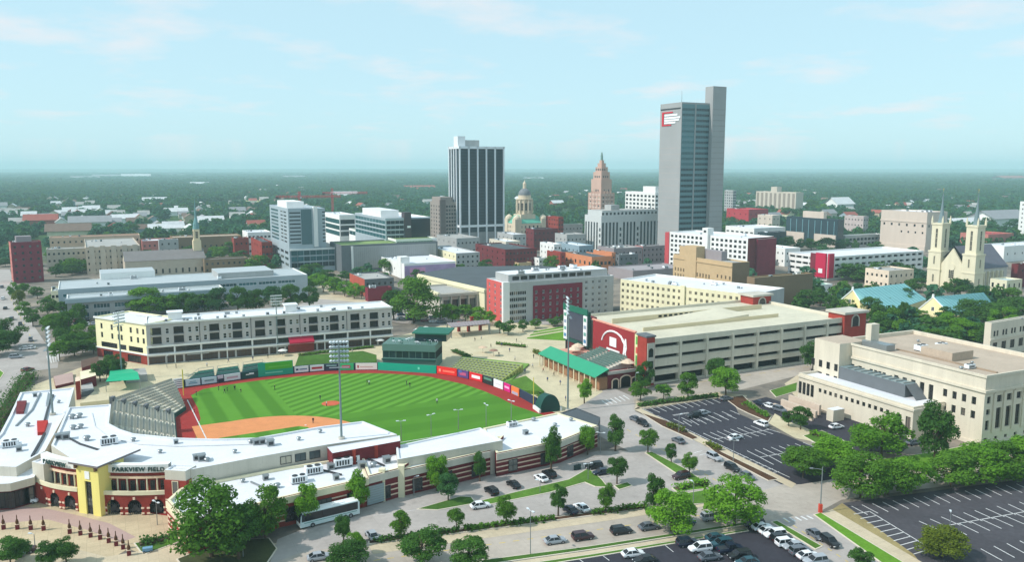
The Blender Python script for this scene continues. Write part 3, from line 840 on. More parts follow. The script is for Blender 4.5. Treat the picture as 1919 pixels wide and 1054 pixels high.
for k in range(15):
 add('window', window_mesh(2.0, 2.2, glass_dark, metal_dark, 0), b.root, (b.W * (k + .7) / 15.5, 1.95, b.H + 1.6), 0)
b.block('penthouse', b.W * .22, b.W * .36, 6, b.D * .6, b.H + 4.4, b.H + 9, grey_wall)
# -- white block behind it
b = Bld('office_block', 'white office block with five rows of dark windows left of the tall tower', 'building', 1226, 361, 452, 1240, 1172)
b.simple(white_wall, white_roof, 2, 8, 11, 4.0, 2.4, glass_dark, top=2, units=0, mull=1)
b.block('penthouse', 2, b.W * .9, b.D * .05, b.D * .45, b.H - 1, b.H + 6, white_wall)
# -- brown office block with punched windows
bw = M('brown_precast', (150, 138, 130), 0.85, 0.07, 0.3)
b = Bld('office_block', 'brown concrete office block full of small windows before the dark tower', 'building', 826, 379, 464, 894, 806)
b.simple(bw, grey_roof, 14, 4, 11, 1.9, 2.0, glass_dark, top=2.5, units=3, mull=0)
b.block('penthouse', 1, b.W * .35, 2, b.D * .9, b.H - 1, b.H + 4.5, bw)
b.block('corner_pier', -.3, b.W * .14, -.3, 1.5, 0, b.H + 2, M('brown_precast_dark', (112, 100, 96), 0.85))
# -- courthouse with dome
ls_ = M('courthouse_stone', (216, 200, 176), 0.9, 0.08, 0.3, streak=True)
cu = M('copper_roof', (98, 176, 152), 0.7, 0.08, 0.2)
b = Bld('courthouse', 'stone courthouse with green copper roof and tall domed drum', 'courthouse', 966, 420, 451, 1026, 946)
b.simple(ls_, cu, 8, 5, 3, 1.8, 2.6, glass_dark, units=0)
cxm, cym = b.W * .45, b.D * .5
zt = HGT((b.root.location.x, b.root.location.y), 346)
mb = MB();
W, D, H = b.W, b.D, b.H
H += .3; mb.quad((0, 0, H), (W, 0, H), (W * .7, D * .35, H + 9), (W * .25, D * .35, H + 9)); mb.quad((0, D, H), (0, 0, H), (W * .25, D * .35, H + 9), (W * .25, D * .65, H + 9))
mb.quad((W, 0, H), (W, D, H), (W * .7, D * .65, H + 9), (W * .7, D * .35, H + 9)); mb.quad((W, D, H), (0, D, H), (W * .25, D * .65, H + 9), (W * .7, D * .65, H + 9))
mb.quad((W * .25, D * .35, H + 9), (W * .7, D * .35, H + 9), (W * .7, D * .65, H + 9), (W * .25, D * .65, H + 9)); mb.build('hipped_roof', cu, b.root)
r = 8.6
BX(cxm - r, cxm + r, cym - r, cym + r, H, H + 9).build('drum_base', ls_, b.root)
drum = LT_([(r * .92, H + 9), (r * .92, H + 24), (r * 1.02, H + 24.3), (r * 1.02, H + 25.5), (r * .8, H + 25.6), (r * .8, H + 29)], 20, c=(cxm, cym)).build('drum', ls_, b.root)
for k in range(12):
 t = 2 * math.pi * k / 12
 TB_((cxm + r * math.cos(t), cym + r * math.sin(t), H + 10), (cxm + r * math.cos(t), cym + r * math.sin(t), H + 24), .7, .6, 8).build('column', ls_, b.root)
 t += math.pi / 12
 o = add('window', window_mesh(2.4, 8, glass_dark, ls_, 1, 2), b.root, (cxm + r * .95 * math.cos(t), cym + r * .95 * math.sin(t), H + 17), t + math.pi / 2)
dm = [(r * .8, H + 29)] + [(r * .78 * math.cos(R(a)), H + 29 + r * .85 * math.sin(R(a))) for a in range(0, 85, 12)]
LT_(dm, 20, c=(cxm, cym)).build('dome', M('dome_lead', (120, 124, 128), 0.6), b.root)
zd = H + 29 + r * .85
LT_([(1.9, zd - .6), (1.7, zd + 4), (2.1, zd + 4.2), (1.2, zd + 6), (.3, zd + 7.5), (.25, max(zt, zd + 9))], 12, c=(cxm, cym)).build('lantern', ls_, b.root)
for q in ((0, 0), (W - 7, 0), (0, D - 7)):
 BX(q[0] - .5, q[0] + 7, q[1] - .5, q[1] + 7, 0, H + 4.5).build('corner_pavilion', ls_, b.root)
 LT_([(4.2, H + 4.5), (3.6, H + 6.5), (1.6, H + 8), (.2, H + 9)], 12, c=(q[0] + 3.2, q[1] + 3.2)).build('cupola', ls_, b.root)
# -- far slab of flats
ft = M('flats_tan', (200, 188, 172), 0.9, 0.05, 0.1)
b = Bld('apartment_slab', 'long tan apartment slab with vertical strips before the woods', 'apartment block', 1490, 361, 404, 1506, 1417)
b.walls(ft); b.roof(grey_roof, ft)
for k in range(9):
 mb = MB(); v = b.D * (k + .3) / 9; mb.box(-.5, .1, v, v + b.D / 9 * .45, 3, b.H - 2); mb.build('balcony_strip', M('flats_strip', (150, 136, 124), 0.9), b.root)
b.block('penthouse', 3, b.W * .8, b.D * .5, b.D * .65, b.H - 1, b.H + 8, ft)
b = Bld('apartment_slab', 'grey apartment tower just beside the tall tower', 'apartment block', 1372, 357, 412, 1380, 1358)
b.simple(grey_wall, grey_roof, 3, 4, 10, 2, 2, glass_dark, units=1)
# ================================================================== office and hotel cluster on the left
lg_ = M('silver_panel', (166, 178, 184), 0.5, 0.06, 0.2, spec=0.4)
tp = M('teal_panel', (74, 104, 110), 0.45, 0.06, 0.2, spec=0.4)
b = Bld('apartment_tower', 'silver and teal apartment tower with glass podium left of the skyline', 'apartment tower', 544, 391, 511, 594, 505)
H = b.H; fl = 12; fh = (H - 22) / 9
hs = {'S': [], 'W': []}
for k in range(9):
 z = 20 + fh * k
 hs['S'].append((.8, b.W * .42, z + .9, z + fh * .72))
 hs['W'] += [(b.D * .10, b.D * .24, z + .8, z + fh * .8), (b.D * .28, b.D * .40, z + .8, z + fh * .8)]
 hs['W'] += [(b.D * .52, b.D * .92, z + .6, z + fh * .85)]
b.walls(lg_, hs)
b.windows('S', hs['S'], glass_navy, metal_dark, 5); b.windows('W', [h for h in hs['W'] if h[0] < b.D * .45], glass_dark, lg_, 0)
b.windows('W', [h for h in hs['W'] if h[0] > b.D * .45], glass_teal, tp, 3)
b.roof(white_roof, lg_)
BX(b.W * .44, b.W * .80, -.25, -.02, 20, H - 1).build('teal_facade', tp, b.root)
BX(b.W * .86, b.W * 1.0, -1.2, 2, 18, H + 1).build('light_fin', white_wall, b.root)
BX(b.W + .05, b.W * 1.32, 4, b.D * .9, 0, H - .5).build('rear_wing', lg_, b.root)
for k in range(9):
 BX(b.W * 1.22, b.W * 1.325, 3.9, b.D * .9, 20 + fh * k + 1, 20 + fh * k + fh * .7).build('wing_window', glass_navy, b.root)
b.block('penthouse', b.W * .1, b.W * .7, b.D * .2, b.D * .7, H - .8, H + 4.2, white_wall)
wp = REACH(G(544, 511), (math.cos(R(GRID)), math.sin(R(GRID))), 18, 640)
zp = HGT(G(544, 511), 468)
BX(b.W * .3, wp, -1.0, b.D * .9, 0, zp, 0, 1).build('podium', [lg_, grey_roof], b.root)
for q in range(3):
 zz = 3 + q * (zp - 3.6) / 3
 for k in range(8):
  u0 = 1.0 + (wp - 2) * k / 8; u1 = u0 + (wp - 2) / 8 - .3
  add('podium_window', window_mesh(round(u1 - u0, 1), round((zp - 4) / 3 * .8, 1), glass_teal if q else glass_navy, tp, 1), b.root, ((u0 + u1) / 2, -1.08, zz + (zp - 4) / 6), 0)
 for k in range(4):
  v0 = b.D * (.06 + .23 * k); add('podium_window', window_mesh(round(b.D * .16, 1), 2.2, glass_dark, lg_, 2), b.root, (-.08, v0 + b.D * .08, zz + 2), -math.pi / 2)
BX(.4, wp + .3, -1.35, -.1, zp - .9, zp + .2).build('podium_cap', white_wall, b.root)
b = Bld('office_building', 'white banded glass office block right of the silver apartment tower', 'building', 638, 403, 472, 666, 609)
hs = {f: [(.8, b.L(f) - .8, 14 + k * 5.4, 18 + k * 5.4) for k in range(int((b.H - 15) / 5.4))] for f in 'SW'}
b.walls(white_wall, hs); b.windows('S', hs['S'], glass_navy, metal_dark, 7); b.windows('W', hs['W'], glass_teal, metal_dark, 7); b.roof(white_roof); b.units(3, 6)
b = Bld('office_building', 'pale green glass headquarters with layered floors and brown corner tower', 'building', 724, 409, 498, 806, 665)
zb = HGT(G(724, 498), 450); n = 4
hs = {f: [(.8, b.L(f) - .8, zb + (b.H - zb - 1.5) / n * k + .3, zb + (b.H - zb - 1.5) / n * (k + .86)) for k in range(n)] for f in 'SW'}
b.walls(lg_, hs); b.windows('S', hs['S'], glass_navy, metal_white, 9); b.windows('W', hs['W'], glass_teal, metal_white, 9); b.roof(white_roof, white_wall)
b.block('penthouse', b.W * .05, b.W * .45, b.D * .2, b.D * .8, b.H - 1, b.H + 5, white_wall, white_roof)
uc0, uc1 = b.W * .41, b.W * .56
b.block('corner_tower', uc0, uc1, -1.2, 6, 0, b.H + 4, M('umber_panel', (70, 62, 66), 0.6))
BX(uc1 - 3.4, uc1 - .6, -1.5, -1.25, b.H - 8, b.H - 6.4).build('wall_sign', white_sign, b.root)
BX(uc1 + .3, b.W - .2, -.4, -.05, zb, b.H - 1.2).build('glass_bay', glass_navy, b.root)
b = Bld('office_terrace', 'low glazed office terrace wrapping the green glass headquarters', 'building', 743, 449, 503, 818, 654)
hs = {f: [(.6, b.L(f) - .6, b.H - 5.4, b.H - 1.8)] for f in 'SW'}
b.walls(white_wall, hs); b.windows('S', hs['S'], glass_teal, metal_white, 12); b.windows('W', hs['W'], glass_teal, metal_white, 12); b.roof(M('green_roof', (120, 140, 80), 0.95, 0.2, 0.15), white_wall)
b = Bld('parking_structure', 'long grey ribbed parking structure below the glass headquarters', 'parking garage', 641, 460, 512, 820, 618)
b.walls(dgrey_wall); b.roof(M('green_roof2', (128, 150, 92), 0.95, 0.25, 0.15), dgrey_wall)
BX(b.W * .10, b.W * .98, -.6, -.05, 2.5, b.H - 1.5).build('screen_wall', grey_wall, b.root)
for k in range(40):
 mb = MB(); u = b.W * (.12 + .84 * k / 40); mb.box(u, u + .5, -.8, -.62, 3.2, b.H - 2.4); mb.build('rib', M('rib_grey', (150, 150, 150), 0.6), b.root)
BX(b.W * .095, b.W * .115, -.9, -.05, 2, b.H - 1).build('white_frame', white_wall, b.root)
b = Bld('office_block', 'small white office block left of the silver apartment tower', 'building', 466, 436, 480, 508, 454)
b.simple(white_wall, white_roof, 6, 2, 3, 1.8, 1.8, glass_dark)
b = Bld('brick_building', 'red brick block with pale bands at the foot of the silver tower', 'building', 492, 454, 500, 510, 470)
b.simple(brick_red, dark_roof, 3, 4, 3, 2, 1.6, glass_dark)
# ================================================================== downtown infill
def plain(name, label, x, yt, yb, xr, xl, wall, deck, nS, nW, fl, rot=GRID, cat='building', **k):
 return Bld(name, label, cat, x, yt, yb, xr, xl, rot).simple(wall, deck, nS, nW, fl, **k)
pink = M('pink_brick', (196, 120, 112), 0.9, 0.08, 0.3)
orange = M('orange_brick', (206, 132, 92), 0.9, 0.08, 0.3)
tanb = M('tan_brick', (194, 166, 128), 0.9, 0.07, 0.3, fine=0.05)
brown = M('brown_brick', (134, 112, 88), 0.9, 0.07, 0.2, fine=0.05)
mauve = M('mauve_grey', (150, 140, 142), 0.9, 0.08, 0.2)
bluegrey = M('blue_grey', (140, 160, 170), 0.8, 0.07, 0.2)
plain('low_building', 'low grey building in front of the brown office block', 856, 447, 480, 899, 818, grey_wall, grey_roof, 6, 4, 2)
b = plain('cream_building', 'cream three storey block beside the white mural building', 855, 475, 509, 899, 800, grey_wall, white_roof, 5, 7, 3, matW=cream, w=1.4)
b = Bld('mural_building', 'white low building with a purple mural on its side', 'building', 758, 495, 524, 854, 711)
b.simple(white_wall, white_roof, 0, 4, 1, matW=white_wall, units=3)
mu = BX(.3, b.W - .3, -.25, -.02, 1.0, b.H - 1.5).build('mural', M('mural_purple', (176, 150, 190), 0.8, 0.25, 0.08), b.root)
BX(b.W * .1, b.W * .4, -.3, -.26, 2, b.H - 3).build('mural_patch', M('mural_pink', (214, 150, 190), 0.8, 0.3, 0.1), mu)
b.block('stair_tower', -.4, 6, 6, 14, 0, b.H + 4, white_wall)
plain('brick_warehouse', 'dark red brick warehouse with pale stone courses', 947, 468, 507, 1006, 891, brick_dark, dark_roof, 9, 6, 3, units=2)
plain('penthouse_block', 'pale attic block rising behind the dark red warehouse', 948, 453, 492, 975, 917, limestone, white_roof, 4, 6, 4)
plain('office_block', 'small pale block with white water tank roof near the courthouse', 962, 440, 478, 986, 932, grey_wall, white_roof, 3, 4, 3)
plain('brick_building', 'red brick block rising right of the courthouse', 1046, 407, 462, 1056, 1023, brick_red, dark_roof, 2, 5, 6, w=1.6, units=1)
plain('brick_building', 'low dark brick block below the courthouse', 1000, 430, 470, 1046, 985, brick_dark, dark_roof, 6, 2, 3)
b = plain('low_building', 'long low building with bright green roof beside the bank', 1052, 421, 452, 1092, 1044, grey_wall, M('green_metal_roof', (60, 170, 130), 0.6, 0.1, 0.3), 6, 1, 2, units=0)
plain('low_building', 'grey block with flat roof between courthouse and bank', 1062, 440, 476, 1098, 1040, grey_wall, grey_roof, 5, 3, 2)
plain('brick_building', 'red gabled brick block among small shops', 1050, 474, 502, 1060, 1025, brick_red, white_roof, 1, 3, 2, units=1)
plain('low_building', 'pale stone shop block above the red brick one', 1038, 458, 494, 1052, 1012, white_wall, white_roof, 2, 4, 3)
plain('low_building', 'blue grey block behind the orange brick shops', 1085, 461, 497, 1112, 1042, bluegrey, white_roof, 4, 6, 2, matW=bluegrey)
b = plain('shop_building', 'orange brick shop block with sunlit arched windows', 1109, 482, 508, 1146, 1058, orange, dark_roof, 5, 6, 1, w=2.2, h=2.6, matW=orange)
plain('shop_building', 'orange trimmed dark building right of the orange shops', 1146, 474, 505, 1154, 1112, orange, dark_roof, 1, 4, 2)
plain('low_building', 'pale shop block between the dark red warehouse and the red gable', 1010, 484, 506, 1024, 974, white_wall, grey_roof, 2, 6, 2)
plain('low_building', 'tan low shop in front of the dark red warehouse', 972, 493, 508, 996, 952, tanb, grey_roof, 3, 3, 1)
plain('low_building', 'pink and grey block left of the white hotel', 1204, 462, 496, 1250, 1190, mauve, grey_roof, 6, 2, 3, matW=pink)
plain('low_building', 'flat roofed block with white skylights below the bank', 1150, 466, 500, 1204, 1120, mauve, grey_roof, 7, 4, 2, units=6, seed=9)
plain('low_building', 'dark shop block beside the orange trimmed building', 1160, 478, 506, 1196, 1148, dgrey_wall, grey_roof, 4, 2, 2, units=4, seed=3)
plain('low_building', 'broad low hall with mauve grey roof behind the cream apartments', 1186, 508, 528, 1290, 1140, mauve, M('mauve_roof', (158, 150, 152), 0.9, 0.1, 0.08), 0, 0, 1, units=5, seed=5)
# convention centre with dark roof
b = Bld('convention_hall', 'broad dark roofed hall with cream gable behind the big tree', 'hall', 824, 551, 594, 1100, 783)
H = b.H
hs = {'S': [(b.W * .02 + k * b.W * .055, b.W * .02 + k * b.W * .055 + b.W * .045, .5, H - 3.5) for k in range(8)]}
b.walls(concrete, hs, depth=1.2); b.windows('S', hs['S'], glass_dark, metal_dark, 2, 1, .9)
mb = MB(); W, D = b.W, b.D
b.roof(grey_roof, concrete)
zu = 14.; up_ = px_poly([(783, 513), (908, 541), (1080, 528), (1110, 506), (1010, 498), (860, 500)], zu)
mb.prism(up_, 0, zu, 1, 0); inn = inset_poly(up_, -.5); mb.prism(inn, zu - 2.2, zu - .7, 1, 1)
o = mb.build('upper_hall', [dark_roof, cream], b.root); o.matrix_parent_inverse = Matrix.LocRotScale(b.root.location, b.root.rotation_euler, None).inverted()
BX(-1.2, -.02, -.8, D * .5, H - 1.2, H + .6).build('cream_fascia', cream, b.root)
BX(-1.3, W * .5, -1.4, -.05, H - 1.6, H - .2).build('fascia', concrete, b.root)
for k in range(9):
 mb = MB(); u = W * (.02 + .055 * k) - .8; mb.box(u, u + .7, -1.2, -.1, 0, H - 1.7); mb.build('column', concrete, b.root)
# small red building left of the tree
plain('brick_building', 'small orange red building with dark flat roof by the street trees', 684, 524, 556, 738, 655, dgrey_wall, grey_roof, 5, 0, 2, matW=M('orange_red', (176, 84, 66), 0.8), units=2)
plain('brick_building', 'low dark red brick box right of the white hall', 690, 541, 566, 734, 684, brick_wine, grey_roof, 0, 0, 1, units=2, seed=8)
# -- grey and red hotel
b = Bld('hotel', 'grey hotel with pink red end wall and dark red front panel', 'hotel', 944, 531, 607, 1150, 912)
H = b.H; fh = (H - 1.2) / 6
zs = [fh * k + .9 for k in range(6)]
hs = {'S': grid(b.W * .21, zs[:5], 4, 2.4, 2.1, 3.0, .8), 'W': []}
x0 = b.W * .235
for q in range(7):
 for k, z in enumerate(zs[:5]):
  hs['S'].append((x0 + 2.2 + q * b.W * .063, x0 + 3.6 + q * b.W * .063, z, z + 1.8))
for q in range(4):
 for z in zs: hs['S'].append((b.W * .73 + q * b.W * .062, b.W * .73 + 1.5 + q * b.W * .062, z, z + 1.8))
hs['W'] = grid(b.D, zs, 3, 1.5, 1.8)
b.walls(grey_wall, hs, {'W': M('hotel_pink', (206, 92, 88), 0.85, 0.05, 0.2)})
b.windows('S', hs['S'], glass_apt, metal_white, 1); b.windows('W', hs['W'], glass_apt, metal_white, 1)
b.roof(white_roof, white_wall)
mb = MB();
us = [x0 + 1.2] + sum([[x0 + 2.2 + q * b.W * .063, x0 + 3.6 + q * b.W * .063] for q in range(7)], []) + [b.W * .70]
for i in range(0, len(us), 2): mb.box(us[i], us[i + 1], -.35, -.02, .4, H - fh * .75)
for q in range(7):
 zz = [.4] + sum([[z, z + 1.8] for z in zs[:5]], []) + [H - fh * .75]
 for i in range(0, len(zz), 2): mb.box(x0 + 2.2 + q * b.W * .063, x0 + 3.6 + q * b.W * .063, -.345, -.02, zz[i], zz[i + 1])
mb.build('red_cladding', brick_wine, b.root)
b.block('corner_column', -.5, 3.0, -.5, 1.2, 0, H + .4, white_wall)
b.block('attic_storey', 4, b.W - 2, 3, b.D - 2, H - .8, H + 3.4, grey_wall, white_roof)
for k in range(10): add('attic_window', window_mesh(3.6, 1.9, glass_dark, metal_dark, 2), b.root, (8 + k * 4.6, 2.92, H + 1.5), 0)
b.units(8, 11, z=H + 3.4)
# -- cream apartments at an angle
b = Bld('apartment_block', 'long cream apartment block with rows of small square windows', 'apartment block', 1407, 553, 627, 1470, 1163, rot=45)
H = b.H; zs = [1 + (H - 2) / 5 * k + .8 for k in range(5)]
hs = {'W': grid(b.D, zs, 24, 1.5, 1.7)}
b.walls(grey_wall, hs, {'W': cream}); b.windows('W', hs['W'], glass_apt, cream2, 1)  # grey on the faces off the sun: their shade is put into the colour
b.roof(white_roof, white_wall); b.units(10, 14)
mb = MB(); v = b.D * .49; mb.box(-.9, .3, v - 1.2, v + 1.2, 0, H + .5); mb.build('pilaster', cream, b.root)
# -- white hotel with red ends
b = Bld('hotel', 'white hotel slab with dark window grid and dark red end', 'hotel', 1399, 447, 522, 1451, 1255, rot=36)
H = b.H; zs = [2 + (H - 3) / 7 * k + .7 for k in range(7)]
hs = {'W': grid(b.D * .46, zs, 8, 2.3, 1.9, 1.5, 1.5) + [(a + b.D * .54, c + b.D * .54, d, e) for a, c, d, e in grid(b.D * .46, zs, 8, 2.3, 1.9, 1.5, 1.5)]}
b.walls(brick_dark, hs, {'W': white_wall}); b.windows('W', hs['W'], glass_dark, metal_dark, 1); b.roof(white_roof, white_wall)
b.block('lift_tower', -2.2, 4, b.D * .465, b.D * .535, 0, H + 5, white_wall)
BX(-2.35, -2.22, b.D * .485, b.D * .515, H + 1.8, H + 3.4).build('small_sign', metal_dark, b.root)
b.block('red_end', -.6, 5, b.D, b.D + 4, 0, H - .5, M('red_panel', (190, 70, 76), 0.8))
b.block('red_stair', b.W * .3, b.W + .6, -1.5, 4, 0, H - 1.0, brick_wine, grey_roof)
b.units(4, 3)
# -- old theatre block in tan brick
b = Bld('theatre', 'tan brick theatre with ornate facade and brown side wall', 'theatre', 1370, 493, 562, 1405, 1262)
H = b.H
hs = {'W': grid(b.D * .26, [H * .35, H * .52], 4, 1.3, 2.2) + [(a + b.D * .34, c + b.D * .34, d, e) for a, c, d, e in grid(b.D * .4, [H * .28, H * .45], 8, 1.2, 2.6)] + [(a + b.D * .78, c + b.D * .78, d, e) for a, c, d, e in grid(b.D * .2, [H * .35, H * .52], 4, 1.2, 2.2)]}
b.walls(brown, hs, {'W': tanb}); b.windows('W', hs['W'], glass_apt, tanb, 1); b.roof(grey_roof, tanb)
b.block('gable_tower', -.6, 6, b.D * .58, b.D * .78, 0, H + 6.5, tanb)
b.block('cornice', -.5, -.02, .3, b.D - .3, H - 2.6, H - 1.9, tanb)
b.block('cornice', -.5, -.02, b.D * .32, b.D * .76, H * .25 - 1, H * .25 - .4, tanb)
b.block('roof_house', 6, b.W * .8, b.D * .3, b.D * .7, H - .8, H + 4.6, mauve, mauve)
b.block('stage_tower', b.W * .2, b.W * .75, b.D * .72, b.D * .95, H - .8, H + 5.5, tanb, mauve)
us = b.W;
b2 = Bld('auditorium', 'big plain brown brick auditorium with pale roof behind the theatre', 'theatre', 1412, 521, 580, 1524, 1400)
b2.walls(brown); b2.roof(M('pale_sand_roof', (220, 204, 168), 0.9, 0.06, 0.1), brown)
b2.units(3, 2)
# ================================================================== right side of town
b = Bld('parking_garage', 'white roofed parking garage with crimson banner tower on its corner', 'parking garage', 1549, 482, 527, 1731, 1478)
H = b.H; fh = H / 4.2
hs = {'S': [], 'W': []}
for k in range(4):
 z = fh * k + fh * .42
 hs['S'] += [(b.W * (q + .12) / 15, b.W * (q + .82) / 15, z, z + fh * .42) for q in range(15)]
 hs['W'] += [(b.D * .30 + b.D * .68 * (q + .08) / 4, b.D * .30 + b.D * .68 * (q + .92) / 4, z, z + fh * .42) for q in range(4)]
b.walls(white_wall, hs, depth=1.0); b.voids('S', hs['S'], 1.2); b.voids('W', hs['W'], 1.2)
b.roof(white_roof, white_wall, 1.1)
cr_ = M('crimson_banner', (190, 18, 68), 0.6, 0.05)
b.block('banner_tower', -1.4, -.02, .5, b.D * .26, 2, H + 2.2, cr_)
b.block('banner_panel', -1.0, -.02, b.D * .27, b.D * .40, 2, H + 1.6, brick_wine)
b.block('banner_panel', -.06, 4.6, -1.4, -.02, 2, H + 2.2, cr_)
BX(-1.5, -1.42, b.D * .08, b.D * .18, 5, 8).build('white_emblem', white_sign, b.root)
b = Bld('tan_block', 'massive tan block with few small windows behind the cathedral', 'building', 1733, 398, 473, 1776, 1652)
H = b.H
hs = {'W': grid(b.D, [H * .62], 6, 2.0, 2.2) + grid(b.D * .6, [H * .45], 4, 1.6, 1.8), 'S': grid(b.W, [H * .62], 4, 2, 2.2)}
tpc = M('tan_precast', (206, 190, 176), 0.85, 0.06, 0.2, streak=True)
b.walls(tpc, hs); b.windows('W', hs['W'], glass_dark); b.windows('S', hs['S'], glass_dark); b.roof(white_roof, tpc)
b.block('cornice', -.5, b.W + .4, -.5, -.02, H - 10, H - 8.8, tpc); b.block('cornice', -.5, -.02, .02, b.D + .4, H - 10, H - 8.8, tpc)
b.block('base', -.6, -.02, .02, b.D + .5, 0, 5, tpc)
b.units(6, 5)
dk = M('black_glass_wall', (44, 62, 70), 0.25, 0.15, 0.05, spec=0.5)
b = Bld('dark_glass_building', 'low dark glass building with pale lower panels', 'building', 1568, 412, 467, 1582, 1474)
b.walls(dk); b.roof(grey_roof, dk)
for q in range(8):
 BX(-.3, -.02, b.D * (.06 + .12 * q), b.D * (.07 + .12 * q), 8, b.H - 2).build('fin', M('fin_teal', (110, 150, 158), 0.4), b.root)
for v0, v1 in ((.02, .42), (.62, .98)):
 BX(-1.0, -.02, b.D * v0, b.D * v1, 0, b.H * .46).build('pale_panel', tpc, b.root)
b.block('roof_house', 2, b.W * .8, b.D * .3, b.D * .7, b.H - .8, b.H + 6, tpc)
plain('low_building', 'pinkish low block right of the dark glass building', 1616, 406, 450, 1628, 1583, M('pinkish_precast', (190, 174, 170), 0.9), white_roof, 2, 6, 4)
b = Bld('parking_garage', 'small grey parking garage in front of the dark glass building', 'parking garage', 1583, 442, 466, 1654, 1572)
hs = {'S': [(b.W * (q + .1) / 10, b.W * (q + .9) / 10, 2.5 + k * 4.2, 5 + k * 4.2) for q in range(10) for k in range(2)]}
b.walls(grey_wall, hs, depth=1); b.voids('S', hs['S'], 1.2); b.roof(grey_roof, white_wall)
# red steel frame buildings behind the tall tower
rs = M('red_steel', (176, 48, 58), 0.6, 0.06)
plain('red_roof_building', 'bright red building right behind the tall tower', 1402, 393, 428, 1440, 1362, rs, rs, 4, 4, 2)
plain('white_block', 'pale block before the red building', 1446, 404, 440, 1462, 1420, tpc, white_roof, 2, 3, 3)
b = plain('low_building', 'long white roofed hall right of the tall tower', 1412, 428, 462, 1472, 1360, white_wall, white_roof, 3, 6, 2, w=4)
plain('low_building', 'dark teal glazed annex of the white hall', 1436, 436, 466, 1474, 1424, dk, white_roof, 5, 1, 2)
plain('low_building', 'pale garage block left of the crimson banner garage', 1470, 466, 500, 1500, 1420, white_wall, white_roof, 3, 6, 2)
plain('low_building', 'low white hall right of the cathedral roof', 1880, 462, 492, 1990, 1835, white_wall, white_roof, 8, 2, 1, units=6, seed=21)
plain('low_building', 'red roofed low hall beyond the cathedral', 1850, 440, 470, 1900, 1800, M('pale_red', (190, 120, 110), 0.9), M('red_metal_roof', (164, 60, 60), 0.7), 4, 3, 1)
b = plain('white_slab', 'bright white slab tower at the right edge', 1917, 378, 456, 1990, 1912, white_wall, white_roof, 4, 1, 9)
b = plain('stone_hall', 'pale stone hall with grey roof left of the cathedral', 1664, 508, 545, 1713, 1622, M('pinkish_stone', (226, 206, 184), 0.9), grey_roof, 5, 5, 2, w=1.4, cat='hall')
plain('low_building', 'tiny green roofed kiosk below the crimson banner', 1528, 535, 550, 1560, 1514, white_wall, M('kiosk_green', (80, 160, 120), 0.7), 3, 1, 1, units=0)
# -- cathedral
cs = M('cathedral_stone', (222, 212, 184), 0.9, 0.08, 0.4, streak=True)
slate = M('slate_roof', (104, 104, 114), 0.8, 0.10, 0.3, fine=0.06)
spire_m = M('spire_lead', (118, 136, 140), 0.6, 0.08, 0.3)
b = Bld('cathedral', 'cream stone cathedral with twin spired towers and long grey roof', 'cathedral', 1826, 424, 548, 1906, 1746)
D = b.D; tw = D * .27; p = b.root.location
zt = b.H; zs1 = HGT(p, 362); zg = HGT(p, 470); ze = HGT(p, 502)
for v0 in (0, D - tw):
 t = empty('tower', (0, v0, 0)); t.parent = b.root
 mb = MB(); mb.box(-1, tw - 1, 0, tw, 0, zt * .55, 0); mb.box(-.3, tw - 1.7, .7, tw - .7, zt * .55, zt, 0); mb.build('shaft', cs, t)
 mb = MB(); mb.box(-1.3, tw - .7, -.3, tw + .3, zt * .27, zt * .29); mb.box(-1.3, tw - .7, -.3, tw + .3, zt * .545, zt * .57); mb.box(-.7, tw - 1.3, .3, tw - .3, zt - .9, zt + .3); mb.build('string_course', cs, t)
 c0 = (tw / 2 - 1, tw / 2); rr = tw * .27
 LT_([(rr, zt), (rr * .75, zt + 2), (rr * .28, zt + (zs1 - zt) * .55), (.12, zs1)], 8, c=c0).build('spire', spire_m, t)
 mb = MB(); mb.tube((c0[0], c0[1], zs1 - .5), (c0[0], c0[1], zs1 + 2.4), .07, .07, 5); mb.box(c0[0] - .06, c0[0] + .06, c0[1] - .6, c0[1] + .6, zs1 + 1.8, zs1 + 1.95); mb.build('cross', M('gilt', (214, 190, 110), 0.4), t)
 for q in (0, 1):
  for r_ in (0, 1):
   LT_([(.7, zt), (.6, zt + 2.5), (.1, zt + 5)], 6, c=(-.3 + q * (tw - 1.4), .7 + r_ * (tw - 1.4))).build('pinnacle', cs, t)
 for zz, hh, ww in ((zt * .62, zt * .30, 1.6), (zt * .36, zt * .13, 1.1), (zt * .08, zt * .12, 1.3)):
  add('louvre_window', window_mesh(ww, round(hh, 1), glass_dark, cs, 1, 3), t, (-.32 if zz > zt * .5 else -1.06, tw / 2, zz + hh / 2), -math.pi / 2)
  add('louvre_window', window_mesh(ww, round(hh, 1), glass_dark, cs, 1, 3), t, (tw / 2 - 1, .66 if zz > zt * .5 else -.06, zz + hh / 2), 0)
mb = MB(); v0, v1 = tw, D - tw
mb.ngon([(0, v0, 0), (0, v1, 0), (0, v1, ze), (0, (v0 + v1) / 2, zg), (0, v0, ze)]); mb.ngon([(1.2, v0, 0), (1.2, v1, 0), (1.2, v1, ze), (1.2, (v0 + v1) / 2, zg), (1.2, v0, ze)])
mb.quad((0, v0, ze), (0, (v0 + v1) / 2, zg), (1.2, (v0 + v1) / 2, zg), (1.2, v0, ze)); mb.quad((0, v1, ze), (0, (v0 + v1) / 2, zg), (1.2, (v0 + v1) / 2, zg), (1.2, v1, ze)); mb.build('front_gable', cs, b.root)
vc = (v0 + v1) / 2
add('great_window', window_mesh(3.6, round(ze * .36, 1), glass_dark, cs, 2, 3), b.root, (-.12, vc, ze * .62), -math.pi / 2)
TB_((-.3, vc, ze * .92), (-.05, vc, ze * .92), 2.3, 2.3, 16).build('rose_window', cs, b.root)
